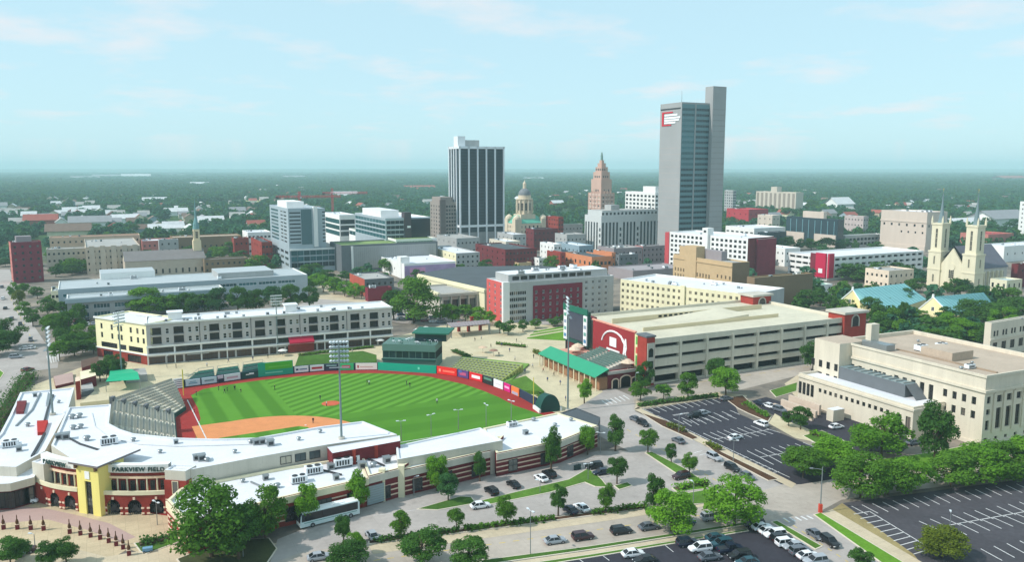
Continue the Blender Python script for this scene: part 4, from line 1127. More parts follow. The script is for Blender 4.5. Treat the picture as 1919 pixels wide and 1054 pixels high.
for q in (-1, 0, 1):
 add('door', window_mesh(2.0, 4.2, GLASS('oak_door', (90, 60, 40), 0.6, 0.2), cs, 1), b.root, (-.12, vc + q * 3.4, 2.2), -math.pi / 2)
zi = ze - 1.5
BX(1.3, b.W, D * .12, D * .88, 0, zi).build('nave_wall', M('nave_stone_shade_tone', (196, 190, 182), 0.9, 0.08, 0.4, streak=True), b.root)  # the front's stone greyed: the side wall's shade is put into its colour
zr = HGT(p, 466)
mb = MB(); mb.quad((1.3, D * .10, zi - .3), (b.W + .6, D * .10, zi - .3), (b.W + .6, D * .5, zr), (1.3, D * .5, zr)); mb.quad((1.3, D * .9, zi - .3), (b.W + .6, D * .9, zi - .3), (b.W + .6, D * .5, zr), (1.3, D * .5, zr)); mb.build('nave_roof', slate, b.root)
NG_([(b.W, D * .12, zi), (b.W, D * .88, zi), (b.W, D * .5, zr - .3)]).build('rear_gable', cs, b.root)
for q in range(7):
 u = 4 + (b.W - 6) * q / 7
 add('nave_window', window_mesh(1.6, round(zi * .55, 1), glass_dark, cs, 1, 2), b.root, (u + 2, D * .12 - .08, zi * .52), 0)
 BX(u - .4, u + .4, D * .12 - 1.3, D * .12, 0, zi * .85).build('buttress', cs, b.root)
plain('chapel', 'small cream stone chapel right of the cathedral nave', 1884, 526, 565, 1916, 1856, cs, M('pale_slate', (176, 190, 190), 0.8), 3, 3, 2, cat='chapel', w=1.3, h=2.6, units=0)
plain('low_building', 'long dark roofed school behind the cathedral at the right edge', 1905, 496, 540, 2010, 1896, brick_dark, grey_roof, 6, 0, 2)
# -- two gabled halls with teal roofs
teal_roof = M('teal_metal_roof', (122, 176, 178), 0.55, 0.08, 0.15, spec=0.4, fine=0.04)
gc = M('gable_cream', (230, 215, 166), 0.9, 0.05, 0.3)
def gable_hall(label, apex, le, re_, rfar, ne, fe, zr):
 """Gabled hall surveyed from photo pixels: apex, the two gable eaves, far ridge end, near and far eave corners."""
 A, Lq, Rq, F, N, E = G(*apex, zr), G(*le, zr * .5), G(*re_, zr * .52), G(*rfar, zr), G(*ne, zr * .36), G(*fe, zr * .36)
 root = empty('gabled_hall', (A.x, A.y, 0), 0, label, 'hall'); o = Vector((A.x, A.y, 0))
 A, Lq, Rq, F, N, E = (q - o for q in (A, Lq, Rq, F, N, E))
 B2 = F + (Lq - A); fl = lambda q: Vector((q.x, q.y, 0))
 mb = MB(); mb.ngon([fl(Lq), fl(Rq), Rq, A, Lq])
 for p, q in ((Rq, N), (N, E), (E, B2), (B2, Lq)): mb.quad(fl(p), fl(q), q, p)
 mb.build('wall', gc, root)
 up = Vector((0, 0, .12)); mb = MB()
 mb.tri(A + up, N + up, Rq + up); mb.quad(A + up, F + up, E + up, N + up); mb.quad(A + up, Lq + up, B2 + up, F + up); mb.tri(F + up, B2 + up, E + up)
 rf = mb.build('roof', teal_roof, root)
 up = Vector((0, 0, .26))
 for k in range(16):
  t = k / 15.; p, q = A.lerp(F, t) + up, N.lerp(E, t) + up
  TB_(p, q, .09, .09, 4).build('seam', M('teal_seam', (98, 150, 156), 0.6), rf)
 d = (Rq - Lq); d.z = 0; d.normalize(); nn = Vector((d.y, -d.x, 0)); rz = math.atan2(d.y, d.x); m_ = Lq.lerp(Rq, .5)
 TB_(A - Vector((0, 0, .6)) + nn * .3, A + Vector((0, 0, 1.5)) + nn * .3, .7, .5, 6).build('finial_block', white_wall, root)
 add('gable_window', window_mesh(1.3, 2.0, glass_dark, white_wall, 1), root, (m_.x + nn.x * .1, m_.y + nn.y * .1, zr * .58), rz)
 for k in (-1, 1): add('window', window_mesh(1.2, 1.8, glass_dark, white_wall, 1), root, (m_.x + nn.x * .1 + d.x * 3 * k, m_.y + nn.y * .1 + d.y * 3 * k, 2.2), rz)
 TB_(A + nn * .2, Rq + nn * .2, .28, .28, 5).build('verge', white_wall, root); TB_(A + nn * .2, Lq + nn * .2, .28, .28, 5).build('verge', white_wall, root)
 return root
gable_hall('larger cream gabled hall with teal metal roof below the stone hall', (1598, 543), (1570, 567), (1614, 568), (1694, 532), (1657, 588), (1736, 562), 11)
gable_hall('smaller cream gabled hall with teal metal roof nearest the courthouse', (1749, 557), (1721, 580), (1775, 584), (1843, 549), (1798, 592), (1862, 572), 10)
# -- federal courthouse
fc = limestone
b = Bld('federal_building', 'big limestone federal building with tan flat roof and tall window bays', 'government building', 1838, 706, 838, 2120, 1562, rot=25, W=37)
H = b.H; D = b.D; W = b.W
hs = {'W': [], 'S': []}
for k, z in ((0, H * .56), (1, H * .36)):
 hs['W'] += [(a + D * .03, c + D * .03, d, e) for a, c, d, e in grid(D * .22, [z], 4, 1.3, 2.2)]
 hs['W'] += [(a + D * .60, c + D * .60, d, e) for a, c, d, e in grid(D * .12, [z], 4, 1.2, 2.2)]
 hs['W'] += [(a + D * .76, c + D * .76, d, e) for a, c, d, e in grid(D * .22, [z], 4, 1.4, 2.2)]
hs['W'] += [(a + D * .28, c + D * .28, d, e) for a, c, d, e in grid(D * .28, [H * .42], 5, 1.5, H * .26)]
NBY = max(6, round(W / 4.2))
for q in range(NBY):
 s0 = W * (q + .5) / NBY - 1.1
 if q == 0: hs['S'] += [(s0, s0 + 1.6, H * .60, H * .70), (s0, s0 + 1.6, H * .44, H * .52), (s0, s0 + 1.6, H * .22, H * .36), (s0, s0 + 1.5, H * .06, H * .11)]
 else: hs['S'] += [(s0, s0 + 2.2, H * .60, H * .70), (s0, s0 + 2.2, H * .22, H * .52), (s0 + .3, s0 + 1.5, H * .06, H * .11)]
b.walls(fc, hs, depth=.6); b.windows('W', hs['W'], glass_apt, metal_dark, 1, 1, .45); b.windows('S', hs['S'], glass_apt, metal_dark, 1, 2, .45)
b.roof(tan_roof, fc, 1.2, .8)
def ring(name, z0, z1, o, mat):
 mb = MB(); mb.box(-o, W + o, -o, -.02, z0, z1); mb.box(-o, -.02, .02, D + o, z0, z1); return mb.build(name, mat, b.root)
ring('cornice', H - 4.6, H - 3.9, .55, fc); ring('coping', H - .5, H + .25, .35, fc); ring('plinth', 0, H * .05, .4, fc)
for q in range(NBY + 1):
 mb = MB(); u = W * q / NBY; mb.box(u - .55, u + .55, -.35, -.02, H * .18, H * .74); mb.build('pilaster', fc, b.root)
b.block('corner_wing', -5, 7, D * .86, D + 3, 0, H + .3, fc, tan_roof)
for z in (H * .56, H * .36):
 for k in range(4): add('window', window_mesh(1.3, 2.2, glass_apt, metal_dark, 1), b.root, (-5.06, D * .88 + 3.2 * k, z + 1.1), -math.pi / 2)
b.block('chimney', 6, 9.5, D * .82, D * .86, H - 1.2, H + 6, fc)
b.block('roof_house', W * .3, W * .55, D * .35, D * .55, H - 1.2, H + 1.4, tan_roof, tan_roof)
b.block('roof_house', W * .12, W * .22, D * .68, D * .86, H - 1.2, H + .8, metal_grey, metal_grey)
b.units(9, 31)
BX(10, 10.6, 4, D * .7, H - 1.15, H - .8).build('expansion_joint', M('roof_joint', (160, 140, 120), 0.9), b.root)
# lower west wing of it
b = Bld('federal_annex', 'two storey limestone annex in front of the federal building', 'government building', 1708, 764, 826, 1830, 1497, rot=25.5)
H = b.H; D = b.D; W = b.W
hs = {'W': grid(D * .12, [H * .30], 4, 1.3, H * .42) , 'S': grid(W, [H * .30], 3, 1.6, H * .42)}
hs['W'] = [(D - c, D - a, d, e) for a, c, d, e in grid(D * .16, [H * .30], 4, 1.3, H * .42)] + [(a + D * .17, c + D * .17, d, e) for a, c, d, e in grid(D * .64, [H * .55], 13, 1.1, 1.3)] + grid(D * .14, [H * .22], 2, 1.6, H * .45)
b.walls(fc, hs, depth=.5); b.windows('W', hs['W'], glass_apt, metal_dark, 1, 0, .35); b.windows('S', hs['S'], glass_apt, metal_dark, 1, 1, .35)
b.roof(white_roof, fc, .7, .6)
b.block('clerestory', 8, 19, D * .22, D * .82, H - .7, H + 3.2, dgrey_wall, M('glass_roof', (120, 140, 146), 0.3, 0.2, 0.2, spec=0.5))
for k in range(9):
 mb = MB(); v = D * (.24 + .06 * k); mb.box(8.4, 18.6, v, v + .25, H + 3.2, H + 3.5); mb.build('roof_beam', metal_grey, b.root)
mb = MB(); mb.quad((8, D * .22, H + 3.2), (19, D * .22, H + 3.2), (19, D * .13, H - .6), (8, D * .13, H - .6)); mb.build('sloped_glazing', dgrey_wall, b.root)
mb = MB(); mb.box(-.4, W, -.4, -.02, H - 1.2, H - .6); mb.box(-.4, -.02, .02, D, H - 1.2, H - .6); mb.build('cornice', fc, b.root)
# entrance terrace walls
for k, (v0, v1, h) in enumerate(((.58, .96, 1.2), (.62, .96, 2.2), (.66, .96, 3.2))):
 b.block('terrace_wall', -12 + 3.2 * k, -11.2 + 3.2 * k, D * v0, D * v1, 0, h, M('pink_granite', (206, 186, 168), 0.9))
b.block('guard_house', -7, -2.5, D * .50, D * .56, 0, 3.6, fc, white_roof)
b = Bld('office_annex', 'cream office annex with paired windows at the right edge', 'government building', 1853, 606, 672, 2150, 1846, rot=30)
H = b.H
hs = {'S': []}
for q in range(10):
 s0 = 2 + q * 6.2
 hs['S'] += [(s0, s0 + 1.3, H * .60, H * .76), (s0 + 2.1, s0 + 3.4, H * .60, H * .76), (s0, s0 + 3.2, H * .18, H * .42)]
b.walls(limestone, hs); b.windows('S', hs['S'], glass_apt, metal_dark, 1); b.roof(white_roof, limestone); b.units(5, 3)
BX(-.5, b.W, -.5, -.02, H * .50, H * .55).build('band', limestone, b.root)
# ================================================================== left side of town
b = Bld('brick_tower', 'dark red brick tower block beside the street at the left edge', 'building', 26, 455, 532, 77, 16, rot=36)
b.simple(brick_wine, grey_roof, 4, 2, 6, 1.4, 1.6, glass_dark, matW=pink, units=3, mull=0)  # pale pink west side, wine front: sun and shade put into the colours
b.block('penthouse', b.W * .2, b.W * .7, b.D * .2, b.D * .8, b.H - .8, b.H + 3.5, mauve)
# long white hall with two roof tiers
sil = M('silver_roof', (176, 182, 184), 0.6, 0.06, 0.08, fine=0.03)
b = Bld('long_hall', 'very long white roofed hall with two roof tiers and glazed end', 'hall', 128, 560, 602, 420, 112, rot=28, D=15)
H = b.H
hs = {'S': [(2 + k * 9.5, 9.5 + k * 9.5, z, z + 2.3) for k in range(int((b.W - 4) / 9.5)) for z in (1.2, 5.2)]}
b.walls(grey_wall, hs, depth=1.0); b.windows('S', hs['S'], glass_teal, metal_white, 4, 0, .8); b.roof(sil, white_wall)
BX(-.8, b.W + .5, -1.4, -.05, H - 2.4, H - .2).build('fascia', lg_, b.root)
b.units(8, 77)
b = Bld('long_hall', 'upper silver roof of the hall running behind the dark row of trees', 'hall', 112, 543, 588, 576, 98, rot=28, D=36)
H = b.H
hs = {'S': [(2 + k * 11, 12 + k * 11, H - 4.4, H - 2.6) for k in range(int((b.W - 4) / 11))]}
b.walls(lg_, hs); b.windows('S', hs['S'], glass_teal, metal_white, 4); b.roof(sil, white_wall, .5)
b.block('roof_house', b.W * .62, b.W * .86, b.D * .2, b.D * .9, H - .5, H + 2.8, grey_wall, sil)
b.block('roof_house', b.W * .16, b.W * .38, b.D * .95, b.D * 1.5, 0, H + 3.2, white_wall, sil)
b.units(6, 8)
plain('low_building', 'small cream block at the left end of the long hall', 98, 546, 582, 110, 82, cream2, sil, 2, 0, 2, rot=28)
# church with tall thin spire
gr_ = M('church_roof', (128, 122, 120), 0.9, 0.08, 0.2)
b = Bld('church', 'grey roofed church with pale tower and needle spire', 'church', 236, 491, 522, 384, 228, rot=28)
b.walls(M('church_stone', (190, 176, 158), 0.9, 0.08, 0.3), {'S': grid(b.W, [2.0], 12, 1.2, 3.2)}); b.windows('S', grid(b.W, [2.0], 12, 1.2, 3.2), glass_dark)
W, D, H = b.W, b.D, b.H
D = min(D, 22)
mb = MB(); mb.quad((-.5, -.5, H), (W + .5, -.5, H), (W + .5, D / 2, H + 6), (-.5, D / 2, H + 6)); mb.quad((-.5, D + .5, H), (W + .5, D + .5, H), (W + .5, D / 2, H + 6), (-.5, D / 2, H + 6)); mb.build('roof', gr_, b.root)
mb = MB(); mb.tri((-.1, 0, H), (-.1, D, H), (-.1, D / 2, H + 6)); mb.build('gable', cream2, b.root)
zt = HGT(b.root.location, 430); zs_ = HGT((b.root.location.x + W * .9, b.root.location.y + 20), 372)
u = W * .93
ts = M('steeple_stone', (226, 206, 170), 0.9, 0.07, 0.3)
mb = MB(); mb.box(u - 2.7, u + 2.7, D / 2 - 2.7, D / 2 + 2.7, 0, H + 12); mb.box(u - 2.1, u + 2.1, D / 2 - 2.1, D / 2 + 2.1, H + 12, H + 20); mb.build('steeple_tower', ts, b.root)
for f, (ox, oy) in ((0, (0, -2.16)), (-math.pi / 2, (-2.16, 0))):
 add('belfry_window', window_mesh(1.8, 5, glass_dark, ts, 1, 2), b.root, (u + ox, D / 2 + oy, H + 16), f)
LT_([(2.4, H + 20), (1.9, H + 23), (2.0, H + 23.3), (.8, H + 28), (.06, H + 42)], 8, c=(u, D / 2)).build('spire', M('spire_copper', (110, 150, 150), 0.6), b.root)
plain('church_hall', 'brown church hall with grey roof right of the steeple', 384, 487, 516, 464, 378, brown, gr_, 8, 1, 2, rot=28, units=0)
plain('school', 'long tan school building with flat red brown roof', 96, 446, 492, 262, 90, M('school_tan', (196, 170, 146), 0.9), M('redbrown_roof', (176, 140, 120), 0.9), 16, 1, 3, rot=28)
b = plain('apartment_house', 'beige apartment house with bays right of the red brick tower', 164, 464, 515, 262, 158, M('beige_brick', (196, 182, 164), 0.9), grey_roof, 10, 1, 4, rot=28)
for k in range(5):
 BX(2 + k * b.W / 5, 5.5 + k * b.W / 5, -1.4, -.02, 0, b.H + .8).build('bay', M('beige_brick', (196, 182, 164)), b.root)
plain('low_building', 'beige flats behind the trees by the red brick tower', 90, 468, 512, 160, 80, M('beige_brick2', (184, 172, 156), 0.9), grey_roof, 8, 1, 3, rot=28)
plain('low_building', 'low red and white building left of the church steeple', 268, 452, 486, 322, 262, pink, white_roof, 6, 1, 2, rot=28)
plain('low_building', 'long low brown building behind the church', 326, 446, 482, 452, 318, brown, M('brown_roof', (170, 150, 130), 0.9), 12, 1, 1, rot=28)
plain('low_building', 'grey block behind the steeple', 300, 450, 490, 334, 296, grey_wall, grey_roof, 3, 1, 3, rot=28)
plain('low_building', 'small brown block with red roof left of the small white office', 440, 447, 484, 466, 434, brick_red, brown, 3, 1, 2, rot=28)
# ================================================================== apartments beyond the outfield
apt_m = M('apartment_grey', (186, 180, 178), 0.85, 0.05, 0.2, streak=True)
apt_c = M('apartment_cream', (246, 236, 190), 0.85, 0.05, 0.2, streak=True)
p0 = G(278, 685)
b = Bld('apartment_building', 'long four storey apartment building with balconies beyond the outfield', 'apartment building', 278, 607, 685, 734, 0, rot=23.5, base=p0, D=17)
H = b.H; W = b.W; nm = 5; mw = W / nm
zf = [H * .24, H * .41]    # mezzanine strip
z3, z4, zt = H * .47, H * .69, H * .93
hs = []; balc = []; wins = []; strip = []; shop = []
for k in range(nm):
 o = k * mw
 if k % 2 == 0: lay_b, lay_w = ((1.4, 5.2), (9.6, 13.2)), (6.7, 14.8, 17.4)
 else: lay_b, lay_w = ((3.4, 7.0), (12.0, 15.6)), (1.2, 8.4, 10.3, 16.9)
 for a, c in lay_b:
  if o + c < W - .5:
   for z in (z3, z4): balc.append((o + a, o + c, z + .2, z + H * .19))
 for a in lay_w:
  if o + a + 1.3 < W - .3:
   for z in (z3, z4): wins.append((o + a, o + a + 1.3, z + .5, z + .5 + 2.1))
 for q in range(2): strip.append((o + .5 + q * mw / 2, o + mw / 2 - .3 + q * mw / 2, zf[0] + .5, zf[1] - .2))
 for q in range(3): shop.append((o + .4 + q * mw / 3, o + mw / 3 - .3 + q * mw / 3, .2, zf[0] - .9))
b.walls(apt_m, {'S': balc + wins + strip + shop, 'E': grid(17, [z3 + .5, z4 + .5], 2, 1.5, 2.2)}, depth=.5)
b.windows('S', wins, glass_apt, metal_white, 0, 1, .3); b.windows('E', grid(17, [z3 + .5, z4 + .5], 2, 1.5, 2.2), glass_apt, metal_white, 0, 1, .3)
b.voids('S', balc, 1.6, GLASS('balcony_glass', (46, 40, 40), 0.3, 0.4), 'balcony_door')
b.windows('S', strip, glass_dark, metal_dark, 4, 0, .45)
b.windows('S', shop, GLASS('shop_glass', (70, 50, 48), 0.2, 0.4), metal_dark, 3, 1, .45, 'shopfront')
for k, (a, c, z0, z1) in enumerate(balc):
 bl = BX(a, c, -.5, 1.5, z0 - .22, z0 - .02).build('balcony_slab', apt_m, b.root)
 mb = MB(); mb.box(a, c, -.5, -.44, z0 + .98, z0 + 1.06)
 n = 8
 for q in range(n + 1):
  x = a + (c - a - .05) * q / n; mb.box(x, x + .05, -.5, -.46, z0, z0 + .98)
 mb.build('railing', metal_dark, bl)
BX(-.3, W + .3, -.45, -.02, zf[1], zf[1] + .7).build('band', white_wall, b.root)
BX(-.2, W + .2, -1.0, -.02, zf[0] - .3, zf[0] + .25).build('canopy', white_wall, b.root)
BX(-.4, W + .4, -.5, -.02, H - .5, H + .15).build('cornice', white_wall, b.root)
for k in range(nm * 2):
 mb = MB(); x = k * mw / 2; mb.box(x - .22, x + .22, -.3, -.02, 0, zf[1]); mb.build('pier', white_wall, b.root)
for k in range(1, nm):
 mb = MB(); x = k * mw; mb.tube((x - .2, -.12, zf[1] + .7), (x - .2, -.12, H - .5), .1, .1, 6); mb.build('downpipe', metal_dark, b.root)
b.roof(white_roof, white_wall, .6)
for u, w_ in ((8, 5), (W * .55, 4.6)):
 b.block('stair_house', u, u + w_, 7, 11.5, H - .6, H + 2.2, white_wall, white_roof)
 b.block('stair_cap', u - .5, u + w_ + .5, 6.5, 12, H + 2.2, H + 2.6, white_wall, white_roof)
rnd = random.Random(5)
for k in range(26): add('rooftop_unit', hvac_mesh(2), b.root, (rnd.uniform(3, W - 3), rnd.choice((3.4, 5.0, 12.5, 14.2)), H - .6), rnd.choice((0, 1.57)), (.8, .8, .8))
# red awning in the middle
ua = REACH(p0, (math.cos(R(23.5)), math.sin(R(23.5))), 6, 540)
mb = MB(); mb.quad((ua, -.1, zf[1] - .1), (ua + 10, -.1, zf[1] - .1), (ua + 10, -3.4, zf[0] + .9), (ua, -3.4, zf[0] + .9)); mb.quad((ua, -3.4, zf[0] + .9), (ua + 10, -3.4, zf[0] + .9), (ua + 10, -3.4, zf[0] + .3), (ua, -3.4, zf[0] + .3)); mb.build('awning', M('red_awning', (176, 24, 60), 0.7), b.root)
b.block('red_shopfront', ua - .2, ua + 10.2, -.6, -.08, .2, zf[0] - .4, brick_red)
# angled corner wing, cream
q0 = G(183, 668)
wv = p0 - q0
w = Bld('corner_wing', None, None, 0, 0, 0, 0, 0, rot=math.degrees(math.atan2(wv.y, wv.x)), base=q0, H=H, W=wv.length, D=15)
hsw = {'S': [], 'W': grid(15, [z3 + .5, z4 + .5], 2, 1.2, 2.1)}
for a in (3.2, 9.6, 13.6, 15.4, 21.2, 25.2, 28.6):
 for z in (z3, z4): hsw['S'].append((a, a + 1.3, z + .5, z + 2.7))
stp = [(3, 13, zf[0] + .5, zf[1] - .2), (14.5, 18.5, zf[0] + .5, zf[1] - .2), (20, 28.5, zf[0] + .5, zf[1] - .2)]
shp = [(4, 10, .2, zf[0] - .9), (19, 27, .2, zf[0] - .9)]
w.walls(apt_c, {'S': hsw['S'] + stp, 'W': hsw['W']}, z0=zf[0], depth=.4)
w.windows('S', hsw['S'], glass_apt, metal_dark, 0, 1); w.windows('W', hsw['W'], glass_apt, metal_dark, 0, 1); w.windows('S', stp, glass_dark, metal_dark, 4)
w2 = w.walls(brick_red, {'S': shp}, z0=0, z1=zf[0], name='brick_base'); w.windows('S', shp, glass_dark, metal_dark, 3)
w.roof(white_roof, apt_c, .6)
BX(-.4, w.W + .1, -.5, -.02, H - .5, H + .15).build('cornice', white_wall, w.root)
BX(-.3, w.W + .1, -.3, -.02, zf[0] - .2, zf[0] + .3).build('band', white_wall, w.root)
w.root.parent = b.root
w.root.matrix_parent_inverse = Matrix.LocRotScale(b.root.location, b.root.rotation_euler, None).inverted()
# fill between the two wings
l2 = lambda P: Matrix.Rotation(-b.a, 3, 'Z') @ (Vector((P[0], P[1], 0)) - Vector((p0.x, p0.y, 0)))
nw = q0 + Vector((-math.sin(w.a), math.cos(w.a), 0)) * 15
ne = p0 + Vector((-math.sin(w.a), math.cos(w.a), 0)) * 15
k1 = l2(ne);
mb = MB(); mb.prism([(-.1, .1), (1, 16.8), (-4, 24), tuple(k1[:2])], 0, H - .3, 0, 1); mb.build('link', [apt_m, white_roof], b.root)
# ================================================================== parking garage beyond right field
gb = G(1222, 721)
b = Bld('parking_garage', 'long beige parking garage with open decks beyond right field', 'parking garage', 1222, 636, 721, 1592, 1120, rot=GRID, base=gb, D=52)
H = b.H; W = b.W; D = b.D; nb = 8; bw_ = W / nb; fh = H / 4
hs = {'S': []}
for k in range(nb):
 for q in range(4):
  if q == 0: r_ = (bw_ * k + .8, bw_ * (k + 1) - .8, .4, 3.0)
  else: r_ = (bw_ * k + .6, bw_ * (k + 1) - .6, fh * q + .75, fh * q + 2.05)
  hs['S'].append(r_)
gm = M('garage_precast', (214, 206, 188), 0.9, 0.1, 0.2, streak=True, slab=(3.2, 3.2, 0, .95, .86, .035), stain=.14)
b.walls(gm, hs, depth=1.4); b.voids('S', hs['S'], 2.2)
for k in range(nb + 1):
 mb = MB(); u = min(max(bw_ * k - .45, -.2), W - .7); mb.box(u, u + .9, -.35, -.02, 0, H - 1.2); mb.build('pier', gm, b.root)
for q in range(1, 4):
 BX(.3, W - .3, -.18, -.02, fh * q + .35, fh * q + .62).build('spandrel_edge', gm, b.root)
deckm = M('garage_deck', (208, 200, 178), 0.9, 0.1, 0.06, fine=0.05, slab=(9, 6, 0, .95, .84, .06), stain=.18)
b.roof(deckm, gm, 1.1, .35)
rw = M('ramp_wall', (216, 200, 166), 0.9, 0.06, 0.2)
BX(8, W * .78, 17, 17.4, H - 1.1, H + .3).build('parapet', rw, b.root)
BX(6, W * .86, 34.6, 35, H - 1.1, H + .9).build('parapet', rw, b.root)
mb = MB(); mb.quad((W * .25, 17.5, H - 1.05), (W * .62, 17.5, H + 1.2), (W * .62, 34.5, H + 1.2), (W * .25, 34.5, H - 1.05)); mb.quad((W * .62, 17.5, H + 1.2), (W * .62, 34.5, H + 1.2), (W * .62, 34.5, H - 1.08), (W * .62, 17.5, H - 1.08)); mb.tri((W * .25, 17.5, H - 1.05), (W * .62, 17.5, H + 1.2), (W * .62, 17.5, H - 1.05)); mb.build('ramp', deckm, b.root)
for k in range(7):
 add('ramp_opening', panel_mesh(1.5, .8, void), b.root, (W * .30 + k * 2.6, 34.5, H + .1), 0)
brick_t = M('garage_brick', (160, 60, 50), 0.9, 0.16, 0.4, fine=0.06)
for (u0, u1, v0, v1, h, roof_c) in ((W - 4, W + 8, -1.2, 7, H + 1.4, True), (W * .90, W * 1.01, D - 8, D, H + 2.4, True)):
 t = empty('stair_tower', (0, 0, 0)); t.parent = b.root
 BX(u0, u1, v0, v1, 0, h).build('shaft', brick_t, t)
 BX(u0 - .8, u1 + .8, v0 - .8, v1 + .8, h, h + .9).build('cap', concrete, t)
 um = (u0 + u1) / 2
 mb = MB(); pts = [(um - 2, v0 - .12, h - 5.2)] + [(um - 2 * math.cos(R(a)), v0 - .12, h - 2.6 + 2 * math.sin(R(a))) for a in range(0, 181, 20)] + [(um + 2, v0 - .12, h - 5.2)]
 mb.ngon(pts); mb.build('arched_window', glass_dark, t)
 for i in range(len(pts) - 1):
  a_, c_ = Vector(pts[i]), Vector(pts[i + 1]); TB_(a_, c_, .28, .28, 6).build('arch_stone', concrete, t)
# brick stair tower on the near corner with arched windows
t = empty('stair_tower', (0, 0, 0)); t.parent = b.root
BX(-3.6, -.1, -1.2, 4.2, 0, H + 1.0).build('shaft', brick_t, t)
BX(-3.9, .2, -1.5, 4.5, H + 1.0, H + 1.6).build('cap', dgrey_wall, t)
BX(-3.3, -.4, -1.5, -1.22, 1, H - 1.0).build('stone_surround', concrete, t)
for z0, z1 in ((2, 4.6), (6.2, 8.8)):
 BX(-2.8, -.9, -1.62, -1.52, z0, z1).build('window', glass_dark, t)
NG_([(-2.85, -1.6, 10.2)] + [(-1.9 - .95 * math.cos(R(a)), -1.6, 12.4 + .95 * math.sin(R(a))) for a in range(0, 181, 20)] + [(-.95, -1.6, 10.2)]).build('arched_window', glass_dark, t)
garage = b
# red billboard on the garage's west side
bb = empty('billboard', (gb.x, gb.y, 0), R(GRID), 'large red billboard with white batter emblem on the garage side', 'billboard')
red_b = M('billboard_red', (152, 44, 50), 0.55, 0.05, 0.2)
BX(-1.6, -1.15, 8.6, 36.5, 5.2, 17.0).build('panel', red_b, bb)
BX(-1.8, -1.0, 8.2, 37, 17.0, 17.5).build('top_trim', M('salmon_trim', (232, 160, 140), 0.7), bb)
mb = MB()
pk = []
for k in range(15):
 a = R(180 - 11 * k); pk.append((22.5 - 9.0 * math.cos(a) * -1 * -1, 10.2 + 6.0 * math.sin(a)))
pts = [(22.0 + 8.0 * math.cos(R(10 + 12 * k)), 9.4 + 5.6 * math.sin(R(10 + 12 * k))) for k in range(14)]
for (a0, c0), (a1, c1) in zip(pts, pts[1:]): mb.tube((-1.66, a0, c0), (-1.66, a1, c1), .38, .38, 6)
mb.build('white_arc', white_sign, bb)
mb = MB(); mb.box(-1.74, -1.62, 20.2, 24.6, 9.2, 12.6); mb.box(-1.74, -1.62, 18.0, 26.6, 7.4, 8.2); mb.build('white_square', white_sign, bb)
bt = [(13.6, 6.0), (14.4, 6.0), (14.8, 8.6), (15.6, 6.2), (16.4, 6.2), (15.6, 9.2), (15.4, 11.4), (16.8, 12.6), (17.6, 14.4), (17.0, 14.4), (16.0, 12.9), (14.9, 12.4), (14.7, 13.6), (13.9, 13.6), (13.7, 12.2), (13.4, 10.2), (13.9, 8.6)]
mb = MB(); mb.ngon([(-1.66, p, z) for p, z in bt]); mb.ngon([(-1.70, p, z) for p, z in bt])
mb.build('batter_figure', white_sign, bb)
gbn = BX(-1.7, -1.15, 5.0, 8.5, 4.0, 16.6).build('side_banner', M('banner_cream', (224, 220, 170), 0.7), bb)
for z0, z1, cc in ((13, 15.8, (96, 170, 84)), (9.8, 12, (214, 92, 78)), (5.5, 9.0, (84, 160, 84))):
 BX(-1.76, -1.72, 5.5, 7.8, z0, z1).build('banner_patch', M('bp%d' % cc[0], cc, 0.7), gbn)
BX(-1.5, -1.0, .6, 4.9, 0, 16.4).build('orange_pier', M('orange_pier', (206, 92, 64), 0.8), bb)
# scoreboard
sb = empty('scoreboard', (gb.x, gb.y, 0), R(GRID), 'dark video scoreboard in a green steel frame with white side panels', 'scoreboard')
grn = M('stadium_green', (32, 104, 84), 0.6, 0.06, 0.3); grn_d = M('dark_stadium_green', (26, 74, 66), 0.6, 0.08, 0.3)
v0, v1 = 38.5, 57.0
BX(-2.6, -1.4, v0, v1, 5.5, 19.6).build('backing', grn_d, sb)
BX(-3.0, -2.62, v0 + 3, v1 - 3.4, 7.4, 18.0).build('screen', M('screen_dark', (62, 66, 84), 0.3, 0.15, 0.2, spec=0.5), sb)
BX(-3.1, -2.62, v0, v1, 18.2, 20.6).build('header', grn, sb)
for a in (v0 + .3, v1 - 3.0):
 sp_ = BX(-3.05, -2.62, a, a + 2.5, 6.2, 18.0).build('side_panel', white_sign, sb)
 for k in range(4):
  BX(-3.1, -3.06, a + .4, a + 2.1, 7.2 + k * 2.8, 8.6 + k * 2.8).build('panel_print', M('pp%d' % k, ((80, 130, 170), (110, 160, 150), (140, 150, 170), (90, 150, 130))[k], 0.6), sp_)
for a in (v0 + 1, (v0 + v1) / 2, v1 - 1):
 TB_((-2, a, 0), (-2, a, 6), .4, .4, 8).build('post', metal_dark, sb)
BX(-2.2, 4, v0 + 4, v1 - 2, 0, 16.5).build('rear_house', brick_dark, sb)
